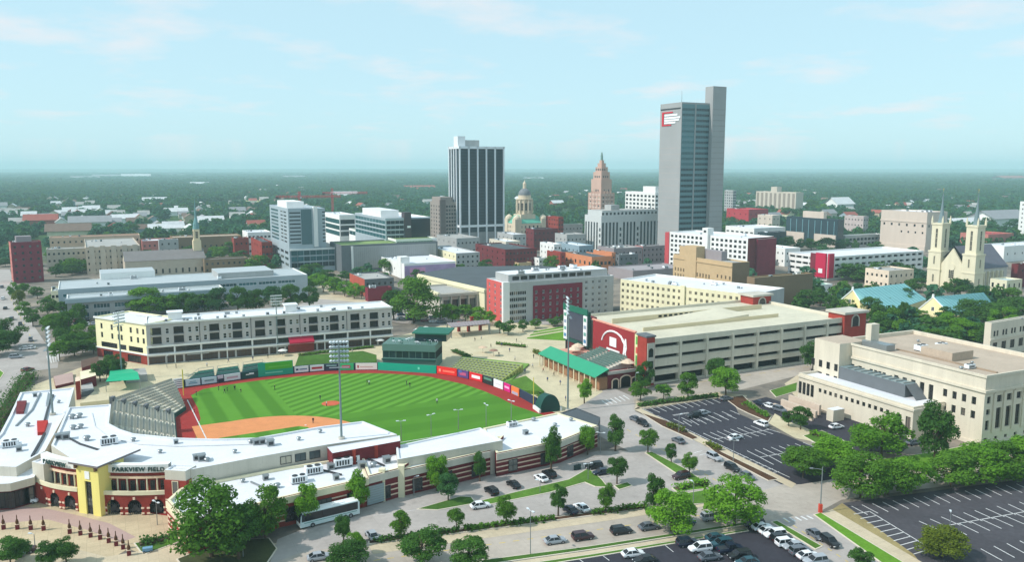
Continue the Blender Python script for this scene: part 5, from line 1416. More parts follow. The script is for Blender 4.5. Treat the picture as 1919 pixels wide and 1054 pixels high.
# ================================================================== ballpark main building
BO = Vector((-70., 175., 0.))
bp = empty('ballpark_building', BO, 0, 'white roofed ballpark building with yellow entrance tower and red brick arcades', 'stadium')
def wb(mb, name, mats, parent=bp, origin=BO):
 o = mb.build(name, mats, parent); o.location = -origin if parent is not None and parent.location == origin else (0, 0, 0)
 return o
def roof_block(name, pts, z, wall, deck=white_roof, z0=0., par=.45, t=.5, parent=bp, cope=None, origin=BO):
 """Walls up to z, a coping ring and a sunken deck, from a plan polygon."""
 mb = MB(); n = len(pts); inn = inset_poly(pts, t)
 for k in range(n):
  a, c = pts[k], pts[(k + 1) % n]; ia, ic = inn[k], inn[(k + 1) % n]
  mb.quad((a[0], a[1], z0), (c[0], c[1], z0), (c[0], c[1], z), (a[0], a[1], z), 0)
  mb.quad((a[0], a[1], z), (c[0], c[1], z), (ic[0], ic[1], z), (ia[0], ia[1], z), 2)
  mb.quad((ia[0], ia[1], z), (ic[0], ic[1], z), (ic[0], ic[1], z - par), (ia[0], ia[1], z - par), 2)
 mb.ngon([(p[0], p[1], z - par) for p in inn], 1)
 return wb(mb, name, [wall, deck, cope or white_roof], parent, origin)
ZR = 10.0
front = [(-95.2, 173.0), (-88.5, 171.6), (-82, 171.4), (-76.6, 171.8), (-73.4, 171.0), (-69.8, 170.2)]
back_px = [(420, 869), (480, 857.6), (613, 834)]
mp = front + px_poly(back_px, ZR)
mp += px_poly([(744, 815), (680, 790), (600, 800), (480, 821), (400, 823), (330, 821), (250, 813), (225, 805), (204, 794), (208, 758), (128, 764), (112, 800), (96, 835)], ZR)
roof_block('main_block', mp, ZR, beige)
# windows of the beige suite wall
def wall_pts(a, c, n, z, w, h, me_fn, parent, off=.06, name='window', origin=BO, t0=0., t1=1.):
 a = Vector((a[0], a[1], 0)); c = Vector((c[0], c[1], 0)); d = (c - a).normalized(); nn = Vector((d.y, -d.x, 0))
 for k in range(n):
  p = a + (c - a) * (t0 + (t1 - t0) * (k + .5) / n) + nn * off
  add(name, me_fn(w, h), parent, (p.x - origin.x, p.y - origin.y, z), math.atan2(d.y, d.x))
g1 = G(480, 857.6, ZR); g2 = G(613, 834, ZR)
wall_pts(g1, g2, 3, 8.1, 2.6, 1.9, lambda w, h: window_mesh(w, h, glass_mix, metal_dark, 1), bp, t0=.30, t1=.92)
# brick suite end (red)
e0, e1 = G(616, 845, 9.2), G(744, 826, 9.2)
bpts = [tuple(G(613, 836, ZR)[:2]), tuple(G(622, 846, ZR)[:2]), tuple(G(746, 823, ZR)[:2]), tuple(G(744, 815, ZR)[:2])]
roof_block('brick_suite', [bpts[0], (bpts[1][0] + .2, bpts[1][1] - .5), (bpts[2][0] + .6, bpts[2][1] - .5), (bpts[3][0] + .6, bpts[3][1] + .3)], ZR - .35, brick_dark, par=.1, t=.2)
a_, c_ = Vector(bpts[1] + (0,)), Vector(bpts[2] + (0,))
for k in (1, 2):
 q = a_ + (c_ - a_) * (k / 3); mb = MB(); mb.box(q.x - .4, q.x + .4, q.y - 1.1, q.y - .5, 6, ZR - .4); wb(mb, 'brick_pier', brick_red)
# low front building, stepped roofs
def lowblock(name, pix, z, back=14., wall=brick_red, **k):
 f = [G(x, y, z) for x, y in pix]
 d = (f[-1] - f[0]).normalized(); nrm = Vector((-d.y, d.x, 0))
 pts = [tuple(p[:2]) for p in f] + [tuple((f[-1] + nrm * back)[:2]), tuple((f[0] + nrm * back)[:2])]
 return pts, f
pts = [tuple(G(352, 980, 6.6)[:2]), tuple(G(517, 935, 6.6)[:2]), tuple(G(690, 896, 6.6)[:2]), (-36.5, 188.0), (-52, 181), tuple(G(345, 912, 6.6)[:2]), tuple(G(335, 918, 6.6)[:2]), tuple(G(313, 938, 6.6)[:2])]
low1 = roof_block('low_wing', pts, 6.6, brick_red, par=.6, t=.6, cope=cream2)
L1 = pts
pts2 = [tuple(G(690, 896, 6.6)[:2]), tuple(G(752, 880, 6.6)[:2]), (-20, 192.5), (-36.4, 188.2)]
roof_block('low_wing', pts2, 7.0, brick_dark, par=.5, t=.6, cope=cream2)
pts3 = [tuple(G(752, 880, 6.6)[:2]), tuple(G(918, 843, 6.6)[:2]), tuple(G(944, 815, 6.6)[:2]), (-19.6, 194)]
roof_block('low_wing', pts3, 6.4, brick_dark, par=.35, t=.6, cope=cream2)
pts3b = [tuple(G(745, 862, 8.2)[:2]), tuple(G(942, 826, 8.2)[:2]), tuple(G(900, 802, 8.2)[:2]), tuple(G(742, 836, 8.2)[:2])]
roof_block('upper_wing', pts3b, 8.2, beige, par=.35, t=.5)
pts4 = [tuple(G(930, 850, 6.0)[:2]), tuple(G(1050, 826, 6.0)[:2]), tuple(G(1120, 798, 6.0)[:2]), tuple(G(1045, 774, 6.0)[:2]), tuple(G(905, 803, 6.0)[:2])]
roof_block('east_wing', pts4, 6.0, brick_dark, par=.35, t=.6, cope=cream2)
pts5 = [tuple(G(1050, 772, 5)[:2]), tuple(G(1120, 795, 5)[:2]), tuple(G(1125, 780, 5)[:2]), tuple(G(1080, 762, 5)[:2])]
roof_block('dark_shed', pts5, 4.6, dgrey_wall, dark_roof, par=.2, t=.3, cope=dark_roof)
# fascia, stone courses, doors on the street front
cst = M('stone_course', (226, 200, 176), 0.9, 0.05, 0.3)
def band(name, a, c, z0, z1, t, mat, off=0.02):
 a = Vector((a[0], a[1], 0)); c = Vector((c[0], c[1], 0)); d = (c - a).normalized(); nn = Vector((d.y, -d.x, 0))
 p = [a + nn * off, c + nn * off, c + nn * (off + t), a + nn * (off + t)]
 mb = MB(); mb.prism([(q.x, q.y) for q in p], z0, z1); n = len(mb.v); mb.ngon([(q.x, q.y, z0) for q in p]); return wb(mb, name, mat)
for seg in ((L1[0], L1[1]), (L1[1], L1[2])):
 band('fascia', seg[0], seg[1], 5.0, 6.45, .3, cream2)
 for z in (1.2, 2.4, 3.6): band('stone_course', seg[0], seg[1], z, z + .3, .06, cst)
 ln = math.dist(seg[0], seg[1]); n = max(2, int(ln / 6))
 wall_pts(seg[0], seg[1], n, 2.5, 3.4, 3.2, lambda w, h: window_mesh(w, h, glass_dark, metal_dark, 2, 1), bp, .12, 'shop_window')
band('fascia', L1[-1], L1[0], 5.0, 6.45, .3, cream2)
for z in (.8, 2.0, 3.2, 4.2): band('stone_course', L1[-1], L1[0], z, z + .35, .08, cst)
for seg, zt in (((pts2[0], pts2[1]), 6.9), ((pts3[0], pts3[1]), 6.3), ((pts4[0], pts4[1]), 5.9), ((pts4[1], pts4[2]), 5.9)):
 band('fascia', seg[0], seg[1], zt - 1.7, zt - .1, .3, beige)
 for z in (1.0, 2.2, 3.4): band('stone_course', seg[0], seg[1], z, z + .3, .06, cst)
 ln = math.dist(seg[0], seg[1]); n = max(1, int(ln / 7))
 wall_pts(seg[0], seg[1], n, 2.1, 2.6, 3.0, lambda w, h: window_mesh(w, h, glass_dark, metal_dark, 1, 1), bp, .12, 'shop_window')
wall_pts(pts2[0], pts2[1], 1, 2.4, 4.6, 4.4, lambda w, h: window_mesh(w, h, GLASS('roller_door', (150, 166, 170), 0.4, 0.1), metal_grey, 0, 7), bp, .2, 'roller_door', t0=0., t1=.42)
# corner pavilion over the drive
for k, (x, y) in enumerate(((752, 880), (716, 887))):
 q = G(x, y, 6.6); mb = MB(); mb.box(q.x - .7, q.x + .7, q.y - .7, q.y + .7, 0, 7.6); wb(mb, 'gate_pier', cream2)
rnd = random.Random(17)
for (x, y, z, kd, sc_) in ((560, 905, 6.0, 0, 1.1), (588, 888, 6.0, 0, 1.2), (620, 880, 6.0, 2, 1.2), (642, 874, 6.2, 0, 1.3), (657, 868, 6.2, 0, 1.2), (678, 878, 6.5, 2, 1.3), (700, 876, 6.5, 1, 1.4), (725, 868, 6.5, 2, 1.3), (520, 915, 6.0, 1, 1.2), (498, 900, 6.0, 2, 1), (455, 905, 6., 1, 1), (630, 900, 6., 2, 1.), (470, 832, 9.5, 1, 1.2), (480, 834, 9.5, 2, 1.2), (491, 833, 9.5, 2, 1.2), (507, 836, 9.5, 2, 1.3), (368, 863, 9.5, 2, 1.1), (378, 864, 9.5, 2, 1.3), (388, 866, 9.5, 1, 1.1), (135, 786, 9.5, 1, 1.5), (149, 784, 9.5, 1, 1.5), (137, 806, 9.5, 1, 1.4), (151, 804, 9.5, 1, 1.4), (163, 827, 9.5, 1, 1.5), (205, 833, 9.5, 0, 1.2), (110, 824, 9.5, 2, 1.2), (124, 824, 9.5, 2, 1.4), (1000, 790, 5.6, 1, 1.2), (1040, 800, 5.6, 1, 1.1), (985, 815, 5.6, 2, 1.0), (1070, 790, 5.6, 1, 1.1), (960, 800, 5.6, 0, .9), (355, 932, 6.0, 1, 1.4)):
 p = G(x, y, z); o = add('rooftop_unit', hvac_mesh(kd), bp, (p.x - BO.x, p.y - BO.y, z), RFA, (sc_, sc_, sc_))
def roof_curb(pix, z, w=.35, h=.35, mat=metal_grey, name='roof_curb'):
 for a, c in zip(pix, pix[1:]):
  p, q = G(*a, z), G(*c, z); d = (q - p).normalized(); n = Vector((-d.y, d.x, 0)) * w / 2
  mb = MB(); mb.prism([tuple((p - n)[:2]), tuple((q - n)[:2]), tuple((q + n)[:2]), tuple((p + n)[:2])], z, z + h); wb(mb, name, mat)
roof_curb([(128, 822), (150, 834), (188, 846)], ZR - .42, mat=metal_dark)
roof_curb([(172, 775), (178, 800), (206, 822), (260, 834), (330, 838), (480, 834)], ZR - .42, .25, .16, M('seam_grey', (206, 206, 208), 0.8))
roof_curb([(600, 882), (640, 892)], 6.05, mat=metal_dark); roof_curb([(690, 862), (720, 875)], 6.55, mat=metal_dark); roof_curb([(470, 905), (515, 925)], 6.05, .3, .3)
# -- west wing (left edge)
wl = px_poly([(139, 727), (38, 736), (18, 779), (0, 813), (-60, 872), (30, 876), (84, 846), (128, 765)], 8.4)
roof_block('west_wing', wl, 8.4, beige, par=.45, t=.6)
wl2 = px_poly([(-130, 925), (-20, 909), (19, 907), (64, 895), (86, 852), (0, 852), (-100, 880)], 6.4)
roof_block('west_low_wing', wl2, 6.4, beige, z0=4.6, par=.3, t=.5)
roof_block('west_arcade', inset_poly(wl2, 1.0), 4.58, brick_dark, void, par=.1, t=.2)
mb = MB(); q = px_poly([(66, 812), (90, 786), (92, 780), (86, 806)], 8.4)
red_r = M('red_roof_patch', (176, 44, 40), 0.9, 0.08, 0.4)
mb = MB(); mb.prism(px_poly([(69, 789), (90, 788), (82, 810), (70, 811)], 8.8), 7.9, 8.8); wb(mb, 'red_skylight', red_r)
mb = MB(); mb.prism(px_poly([(32, 752), (50, 751), (44, 772), (30, 772)], 8.7), 0, 8.7); wb(mb, 'brick_bay', brick_dark)
mb = MB(); mb.prism(px_poly([(90, 735), (95, 740), (90, 762), (86, 758)], 8.6), 8.0, 8.6); wb(mb, 'roof_hatch', metal_grey)
for k in range(6):
 p = G(4 + k * 11, 948 - k * 2, 0)
 mb = MB(); mb.box(p.x - .3, p.x + .3, p.y - .3, p.y + .3, 0, 4.6); wb(mb, 'arcade_column', brick_dark)
for i in (1, 2): wall_pts(inset_poly(wl2, 1.0)[i], inset_poly(wl2, 1.0)[i + 1], 4, 2.2, 2.2, 3.6, lambda w, h: window_mesh(w, h, glass_dark, metal_dark, 1, 1), bp, .1, 'arcade_opening')
roof_curb([(30, 800), (60, 770), (76, 738)], 7.96); roof_curb([(100, 742), (92, 760), (84, 790)], 7.96, .5, .4, metal_dark); roof_curb([(60, 858), (76, 830), (84, 815)], 7.96, .5, .5, metal_dark); roof_curb([(0, 840), (40, 836)], 7.96, 1.2, .8, metal_white)
for x, y, z_, kd, q in ((20, 838, 7.95, 0, 1.1), (36, 846, 7.95, 2, 1), (52, 800, 7.95, 1, 1.2), (110, 756, 7.95, 1, 1), (66, 744, 7.95, 2, .9), (8, 872, 6.1, 0, 1.), (30, 880, 6.1, 2, 1.1), (250, 828, 9.56, 1, 1.1), (300, 850, 9.56, 1, 1), (330, 832, 9.56, 2, .8), (560, 826, 9.56, 1, 1), (600, 812, 9.56, 1, 1), (440, 850, 9.56, 1, 1)):
 p = G(x, y, z_); add('rooftop_unit', hvac_mesh(kd), bp, (p.x - BO.x, p.y - BO.y, z_), .5, (q,) * 3)
# corner pavilion left of the arches
pv = [(-108.2, 176.6), (-104.6, 174.8), (-102.4, 179.0), (-106.4, 180.6)]
roof_block('pavilion', pv, 9.4, beige, par=.25, t=.4)
roof_block('pavilion_base', inset_poly(pv, -.15), 4.8, brick_red, par=.1, t=.2)
# -- entrance: two curved brick arcades either side of the yellow tower
def arcade(P0, P1, bow, n, nar, label):
 P0, P1 = Vector(P0 + (0,)), Vector(P1 + (0,))
 d = (P1 - P0); L = d.length; d.normalize(); nn = Vector((d.y, -d.x, 0))
 def at(t, off=0.): return P0 + d * (L * t) + nn * (bow * 4 * t * (1 - t) + off)
 hz = 4.6
 # wall as slices: skip the arch openings
 aw = 2.9
 cent = [(k + .5) / nar for k in range(nar)]
 mb = MB()
 S = 66
 def top_of(t):
  for c in cent:
   dx_ = (t - c) * L
   if abs(dx_) < aw / 2: return 2.1 + math.sqrt(max(0, (aw / 2) ** 2 - dx_ ** 2))
  return 0.
 for k in range(S):
  t0, t1 = k / S, (k + 1) / S; tm = (t0 + t1) / 2
  zl = top_of(tm)
  a, c = at(t0), at(t1)
  mb.quad((a.x, a.y, zl), (c.x, c.y, zl), (c.x, c.y, hz), (a.x, a.y, hz), 0)
  if zl > 0:
   ai, ci = at(t0, -.8), at(t1, -.8)
   mb.quad((a.x, a.y, zl), (c.x, c.y, zl), (ci.x, ci.y, zl), (ai.x, ai.y, zl), 0)
 wb(mb, 'arcade_wall', brick_red)
 mb = MB()
 for k in range(16):
  a, c = at(k / 16, -1.4), at((k + 1) / 16, -1.4); mb.quad((a.x, a.y, 0), (c.x, c.y, 0), (c.x, c.y, 4.4), (a.x, a.y, 4.4))
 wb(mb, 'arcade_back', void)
 for c in cent:
  for sgn in (-1, 1):
   p = at(c + sgn * (aw / 2 + .28) / L, .06)
   for z in (.3, 1.5):
    o = BX(-.32, .32, -.12, .06, z, z + .35).build('stone_block', cst, bp); o.location = (p.x - BO.x, p.y - BO.y, 0); o.rotation_euler.z = math.atan2(d.y, d.x)
  p = at(c, .08); o = BX(-.22, .22, -.12, .1, 3.6, 4.15).build('keystone', cst, bp); o.location = (p.x - BO.x, p.y - BO.y, 0); o.rotation_euler.z = math.atan2(d.y, d.x)
  p = at(c, -.5)
  mb = MB()
  for q in range(7):
   x = -aw / 2 + aw * (q + .5) / 7; mb.box(x - .05, x + .05, -.05, .05, 0, 2.6)
  for z in (1.0, 2.1): mb.box(-aw / 2, aw / 2, -.06, .06, z, z + .1)
  mb.tube((0, -.08, 1.6), (0, .08, 1.6), .55, .55, 12)
  mb.tube((-.6, -.08, 1.1), (-.6, .08, 1.1), .42, .42, 12); mb.tube((.6, -.08, 1.1), (.6, .08, 1.1), .42, .42, 12)
  o = mb.build('arch_gate', M('gate_iron', (62, 60, 62), .6), bp); o.location = (p.x - BO.x, p.y - BO.y, 0); o.rotation_euler.z = math.atan2(d.y, d.x)
 # terrace: parapet and floor
 def strip_(name, o0, o1, z0, z1, mat, t0=0., t1=1., N=18):
  mb = MB()
  for k in range(N):
   ta, tb = t0 + (t1 - t0) * k / N, t0 + (t1 - t0) * (k + 1) / N
   a, c, ai, ci = at(ta, o1), at(tb, o1), at(ta, o0), at(tb, o0)
   mb.quad((a.x, a.y, z0), (c.x, c.y, z0), (c.x, c.y, z1), (a.x, a.y, z1)); mb.quad((a.x, a.y, z1), (c.x, c.y, z1), (ci.x, ci.y, z1), (ai.x, ai.y, z1)); mb.quad((ai.x, ai.y, z0), (ci.x, ci.y, z0), (ci.x, ci.y, z1), (ai.x, ai.y, z1))
  return wb(mb, name, mat)
 strip_('terrace_floor', -3.2, .0, 4.55, 4.7, M('terrace_tile', (196, 176, 148), 0.9))
 strip_('terrace_parapet', -.25, .18, 4.62, 5.5, cream2)
 strip_('upper_wall', -3.0, -2.2, 4.7, 8.6, brick_red)
 strip_('eaves_band', -3.0, -1.6, 7.7, 8.2, M('peach_stone', (240, 208, 176), 0.9))
 strip_('brick_frieze', -3.0, -1.9, 8.2, 9.1, brick_red)
 strip_('sign_band', -3.0, -1.4, 9.1, 10.9, white_wall)
 for k in range(nar * 2 + 1):
  t = (k + .25) / (nar * 2 + .5); p = at(t, -1.85)
  mb = MB(); mb.tube((p.x, p.y, 4.7), (p.x, p.y, 7.7), .2, .17, 8); wb(mb, 'column', cream2)
 for k in range(nar * 2):
  t = (k + .75) / (nar * 2 + .5); p = at(t, -2.1)
  add('terrace_window', window_mesh(1.0, 2.2, glass_dark, metal_dark, 1, 1), bp, (p.x - BO.x, p.y - BO.y, 6.0), math.atan2(d.y, d.x))
 return at, d, L
atR, dR, LR = arcade((-89.0, 169.4), (-75.0, 169.6), .5, 1, 3, 'right')
atL, dL, LL = arcade((-107.3, 176.4), (-95.2, 171.0), .8, 1, 3, 'left')
# end pavilion right of the arcade
ep = [(-75.2, 169.4), (-70.4, 168.6), (-69.4, 172.2), (-74.4, 172.8)]
roof_block('end_pavilion', ep, 10.2, beige, par=.3, t=.4)
roof_block('end_pavilion_base', inset_poly(ep, -.18), 8.0, brick_red, par=.05, t=.15, cope=brick_red)
wall_pts(ep[0], ep[1], 1, 6.4, 1.5, 3.0, lambda w, h: window_mesh(w, h, glass_dark, cream2, 0, 0), bp, .24, 'arched_window')
for z in (1., 2.2, 3.4): band('stone_course', ep[0], ep[1], z, z + .32, .06, cst, .2)
# yellow tower
TO = Vector((-94.9, 170.4, 0)); ta_ = math.atan2(168.2 - 170.4, -89.0 + 94.9)
tw = empty('entrance_tower', TO - BO, ta_); tw.parent = bp
TW, TD, TH = 6.3, 7.0, 11.4
mb = MB()
for (x0, x1, z0, z1) in ((0, 2.2, 0, TH), (4.1, TW, 0, TH), (2.2, 4.1, 7.6, TH)): mb.quad((x0, 0, z0), (x1, 0, z0), (x1, 0, z1), (x0, 0, z1))
mb.quad((TW, 0, 0), (TW, TD, 0), (TW, TD, TH), (TW, 0, TH)); mb.quad((0, TD, 0), (0, 0, 0), (0, 0, TH), (0, TD, TH)); mb.quad((0, TD, 0), (TW, TD, 0), (TW, TD, TH), (0, TD, TH))
for x in (2.2, 4.1): mb.quad((x, 0, 0), (x, .5, 0), (x, .5, 7.6), (x, 0, 7.6))
mb.quad((2.2, 0, 7.6), (4.1, 0, 7.6), (4.1, .5, 7.6), (2.2, .5, 7.6)); mb.build('shaft', yellow_wall, tw)
for k in range(4): add('tower_window', window_mesh(1.9, 1.86, glass_dark, metal_dark, 1, 1), tw, (3.15, .4, .95 + 1.9 * k), 0)
BX(2.5, 3.8, -.15, -.02, 8.2, 9.9).build('plaque', white_sign, tw)
BX(-1.0, TW + 1.0, -1.0, TD + 4.0, TH, TH + .45, 0, 1).build('flat_roof', [M('roof_edge', (120, 112, 112), 0.8), white_roof], tw)
for x in (.3, TW - .3):
 BX(x - .2, x + .2, -.7, -.02, TH - 1.0, TH).build('bracket', M('bracket_brown', (110, 84, 60), 0.8), tw)
def lettering(text, P, rz, size, mat, parent, ext=.12):
 cu = bpy.data.curves.new('lettering', 'FONT'); cu.body = text; cu.size = size; cu.extrude = ext; cu.align_x = 'CENTER'; cu.offset = size * .018
 cu.space_character = 1.16
 o = bpy.data.objects.new('lettering_tmp', cu); col.objects.link(o)
 dg = bpy.context.evaluated_depsgraph_get(); me = bpy.data.meshes.new_from_object(o.evaluated_get(dg)); me.name = 'lettering'
 bpy.data.objects.remove(o); me.materials.clear(); me.materials.append(mat)
 q = add('lettering', me, parent, P); q.rotation_euler = (math.pi / 2, 0, rz); return q
let_m = M('letter_green', (54, 78, 74), 0.6)
p = atR(.55, -1.3); lettering('PARKVIEW FIELD', (p.x - BO.x, p.y - BO.y, 9.5), math.atan2(dR.y, dR.x), 1.32, let_m, bp)
p = atL(.45, -1.0); lettering('PARKVIEW', (p.x - BO.x, p.y - BO.y, 9.45), math.atan2(dL.y, dL.x), 1.35, let_m, bp)
# brick pier on the lawn corner and terrace steps
mb = MB(); q = G(322, 985); mb.box(q.x - .3, q.x + 3, q.y - .2, q.y + .8, 0, 1.6); wb(mb, 'garden_wall', brick_red)
# ================================================================== grandstands
def stand_tier(root, outer, inner_, z, zlow, seats, mat_c, mat_s, org):
 mb = MB()
 n = len(outer)
 for k in range(n - 1):
  a, c, ai, ci = outer[k], outer[k + 1], inner_[k], inner_[k + 1]
  mb.quad((a.x, a.y, z), (c.x, c.y, z), (ci.x, ci.y, z), (ai.x, ai.y, z)); mb.quad((ai.x, ai.y, zlow), (ci.x, ci.y, zlow), (ci.x, ci.y, z), (ai.x, ai.y, z))
  mb.quad((a.x, a.y, 0), (c.x, c.y, 0), (c.x, c.y, z), (a.x, a.y, z))
 for E in (0, -1):
  a, ai = outer[E], inner_[E]; mb.quad((a.x, a.y, 0), (ai.x, ai.y, 0), (ai.x, ai.y, z), (a.x, a.y, z))
 o = mb.build('tier', mat_c, root); o.location = -org
 mb = MB()
 for r in seats:
  for k in range(n - 1):
   a = outer[k].lerp(inner_[k], r); c = outer[k + 1].lerp(inner_[k + 1], r)
   L = (c - a).length; d = (c - a).normalized(); nn = Vector((d.y, -d.x, 0))
   m = max(1, int(L / .75))
   for q in range(m):
    if q % 18 in (0, 1): continue
    p = a + d * (L * q / m); e = p + d * .58
    mb.prism([(p.x, p.y), (e.x, e.y), (e.x + nn.x * .42, e.y + nn.y * .42), (p.x + nn.x * .42, p.y + nn.y * .42)], z + .3, z + .42)
    mb.prism([(p.x, p.y), (e.x, e.y), (e.x - nn.x * .07, e.y - nn.y * .07), (p.x - nn.x * .07, p.y - nn.y * .07)], z + .3, z + .85)
 s = mb.build('seat_row', mat_s, root); s.location = -org; s['kind'] = 'stuff'
 return o
seat_m = M('folded_seat', (166, 164, 154), 0.5, 0.15, 0.6)
seat_g = M('stand_concrete', (208, 200, 182), 0.9, 0.10, 0.3, fine=0.05)
SO = G(270, 800)
gs = empty('grandstand', SO, 0, 'grey terraced grandstand bending round the left field corner', 'grandstand')
nt_ = 6
bot_l, bot_r = (206, 800), (330, 824)
cor_l, cor_r = (211, 752), (326, 778)
end_l, end_r = (322, 714), (347, 764)
mid_l, mid_r = (262, 722), (338, 772)
lines = []
NT = 11
for k in range(NT + 1):
 f = k / NT; z = 6.4 * (1 - f) + 1.0 * f
 lp = lambda a, c: G(a[0] + (c[0] - a[0]) * f, a[1] + (c[1] - a[1]) * f, z)
 fe = (end_l[0] + (end_r[0] - end_l[0]) * f ** .8, end_l[1] + (end_r[1] - end_l[1]) * f)
 A = lp(bot_l, bot_r); Cc = lp(cor_l, cor_r); E = G(fe[0], fe[1], z)
 pts_ = [A + (A - Cc) * .25, A, A.lerp(Cc, .5), Cc, Cc.lerp(E, .25), Cc.lerp(E, .6), E]
 lines.append(([Vector((p.x, p.y, 0)) for p in pts_], z))
for k in range(NT):
 stand_tier(gs, lines[k][0], lines[k + 1][0], lines[k][1], lines[k + 1][1], (.5,), seat_g, seat_m, SO)
# wall at the back of the stand with posts
mb = MB(); L0 = lines[0][0]
for a, c in zip(L0, L0[1:]): mb.quad((a.x, a.y, 0), (c.x, c.y, 0), (c.x, c.y, 7.2), (a.x, a.y, 7.2))
o = mb.build('back_wall', concrete, gs); o.location = -SO
for k in range(6):
 f = (k + .5) / 6
 i = int(f * NT)
 p = lines[i][0][3]; o = BX(p.x - .5, p.x + .5, p.y - .9, p.y + .9, 0, lines[i][1] + 1.3).build('aisle_post', dgrey_wall, gs); o.location = -SO
q = lines[-1][0]
for k in range(1, len(q) - 1):
 a, c = q[k], q[k + 1]; d = (c - a).normalized(); nn = Vector((d.y, -d.x, 0)) * .3
 mb = MB(); mb.prism([(a.x, a.y), (c.x, c.y), (c.x + nn.x, c.y + nn.y), (a.x + nn.x, a.y + nn.y)], 0, 1.3); o = mb.build('field_wall', grn_d, gs); o.location = -SO
# green tented roof behind it
tq = [G(200, 722, 4.5), G(205, 706, 4.5), G(248, 704, 4.5), G(258, 710, 4.5)]
tr = empty('canopy', G(230, 725), 0, 'bright green canopy roof behind the grandstand', 'canopy')
tg = M('canopy_green', (30, 168, 122), 0.6, 0.06, 0.3)
mb = MB(); a, c, d, e = G(198, 716, 3.6), G(205, 704, 4.8), G(258, 698, 4.8), G(262, 712, 3.6)
mb.quad(a, e, d, c); a2, d2 = G(206, 694, 3.6), G(246, 692, 3.6); mb.quad(c, d, d2, a2); o = mb.build('roof', tg, tr); o.location = -tr.location
for p in (a, e, a2, d2):
 o = TB_((p.x, p.y, 0), (p.x, p.y, 3.6), .1, .1, 6).build('post', metal_grey, tr); o.location = -tr.location
# ================================================================== outfield wall and its signs
ow = empty('outfield_wall', WALL[8], 0, 'curved dark green outfield wall carrying advertising signs', 'wall')
WH = 2.7
def along(px):
 """Point on the wall's foot at photo column px."""
 for k in range(len(WALL) - 1):
  x0 = PR(*WALL[k])[0]; x1 = PR(*WALL[k + 1])[0]
  if x0 <= px <= x1:
   return WALL[k].lerp(WALL[k + 1], (px - x0) / (x1 - x0))
 return WALL[0] if px < PR(*WALL[0])[0] else WALL[-1]
mb = MB()
for a, c in zip(WALL, WALL[1:]):
 d = (c - a).normalized(); nn = Vector((-d.y, d.x, 0)) * .5
 mb.prism([(a.x, a.y), (c.x, c.y), (c.x + nn.x, c.y + nn.y), (a.x + nn.x, a.y + nn.y)], 0, WH)
o = mb.build('wall_core', M('wall_navy', (44, 56, 78), 0.7, 0.08), ow); o.location = -WALL[8]
def sign(name, label, x0, x1, z0, z1, rgb, marks=(), frame=None):
 a, c = along(x0), along(x1)
 d = (c - a).normalized(); L = (c - a).length
 r = empty(name, (a.x, a.y, 0), math.atan2(d.y, d.x), label, 'sign', 'signs on the outfield wall')
 ch = Vector((0, 0, 0))
 BX(0, L, -.38, -.08, z0, z1).build('board', M('sign_%d_%d_%d' % rgb, rgb, 0.5, 0.04), r)
 for (u0, u1, v0, v1, col_) in marks:
  BX(L * u0, L * u1, -.43, -.385, z0 + (z1 - z0) * v0, z0 + (z1 - z0) * v1).build('print', M('ink_%d_%d_%d' % col_, col_, 0.5, 0.03), r)
 return r
lb, rdk, nav, whi = (196, 220, 228), (190, 40, 60), (40, 60, 100), (236, 238, 240)
sign('wall_sign', 'white scoring panel at the left field corner', 325, 344, .2, 3.6, whi, [(.1, .9, .2 + .2 * k, .26 + .2 * k, nav) for k in range(4)])
sign('wall_sign', 'first pale blue rounded sign right of the scoring panel', 348, 375, .4, 2.6, lb, [(.2, .8, .3, .5, (120, 170, 190)), (.3, .7, .6, .72, (120, 170, 190))])
sign('wall_sign', 'second pale blue sign with grey script along the wall', 378, 406, .4, 2.6, lb, [(.18, .82, .4, .62, (110, 140, 150))])
sign('wall_sign', 'small pink and navy sign between pale panels', 408, 418, .2, 2.7, (206, 190, 206), [(.0, 1., .0, .55, (24, 30, 60))])
sign('wall_sign', 'white sign with pink script left of the dark sign', 420, 450, .4, 2.7, (222, 226, 230), [(.15, .85, .35, .6, (200, 160, 176))])
sign('wall_sign', 'dark teal sign with white script', 453, 483, .2, 2.7, (24, 70, 70), [(.25, .45, .5, .65, whi), (.45, .75, .55, .78, whi)])
sign('tall_sign', 'tall green and turquoise landscape sign standing above the wall', 484, 549, .2, 5.2, (26, 160, 130), [(.2, .98, .45, .97, (84, 180, 40)), (.3, .9, .62, .70, (120, 200, 70)), (.2, .7, .2, .28, (120, 210, 180))])
sign('wall_sign', 'white sign with navy square and blue script', 552, 578, .4, 2.6, whi, [(.1, .28, .35, .65, nav), (.34, .9, .42, .6, (90, 110, 150))])
sign('wall_sign', 'white sign with bold red script', 581, 607, .4, 2.6, whi, [(.12, .88, .35, .7, rdk)])
sign('wall_sign', 'dark navy sign with pale top line behind the light pole', 610, 633, .2, 2.6, (44, 50, 76), [(.08, .92, .72, .88, (150, 190, 190))])
sign('wall_sign', 'green sign with pink red emblem', 637, 663, .2, 2.7, (60, 186, 120), [(.15, .75, .3, .75, (206, 90, 110))])
sign('wall_sign', 'long white sign with small red lettering', 667, 707, .3, 2.7, (240, 232, 226), [(.08, .14, .3, .7, rdk), (.2, .8, .4, .5, (214, 170, 160))])
sign('wall_sign', 'long plain turquoise batters eye panel of the wall', 709, 818, .0, 3.0, (18, 164, 134), [(.69, .72, .4, .7, (120, 220, 190))])
sign('wall_sign', 'bright red sign with paler red lettering', 820, 857, .2, 3.0, (232, 44, 40), [(.1, .2, .3, .7, (250, 150, 130)), (.3, .9, .35, .6, (250, 120, 100))])
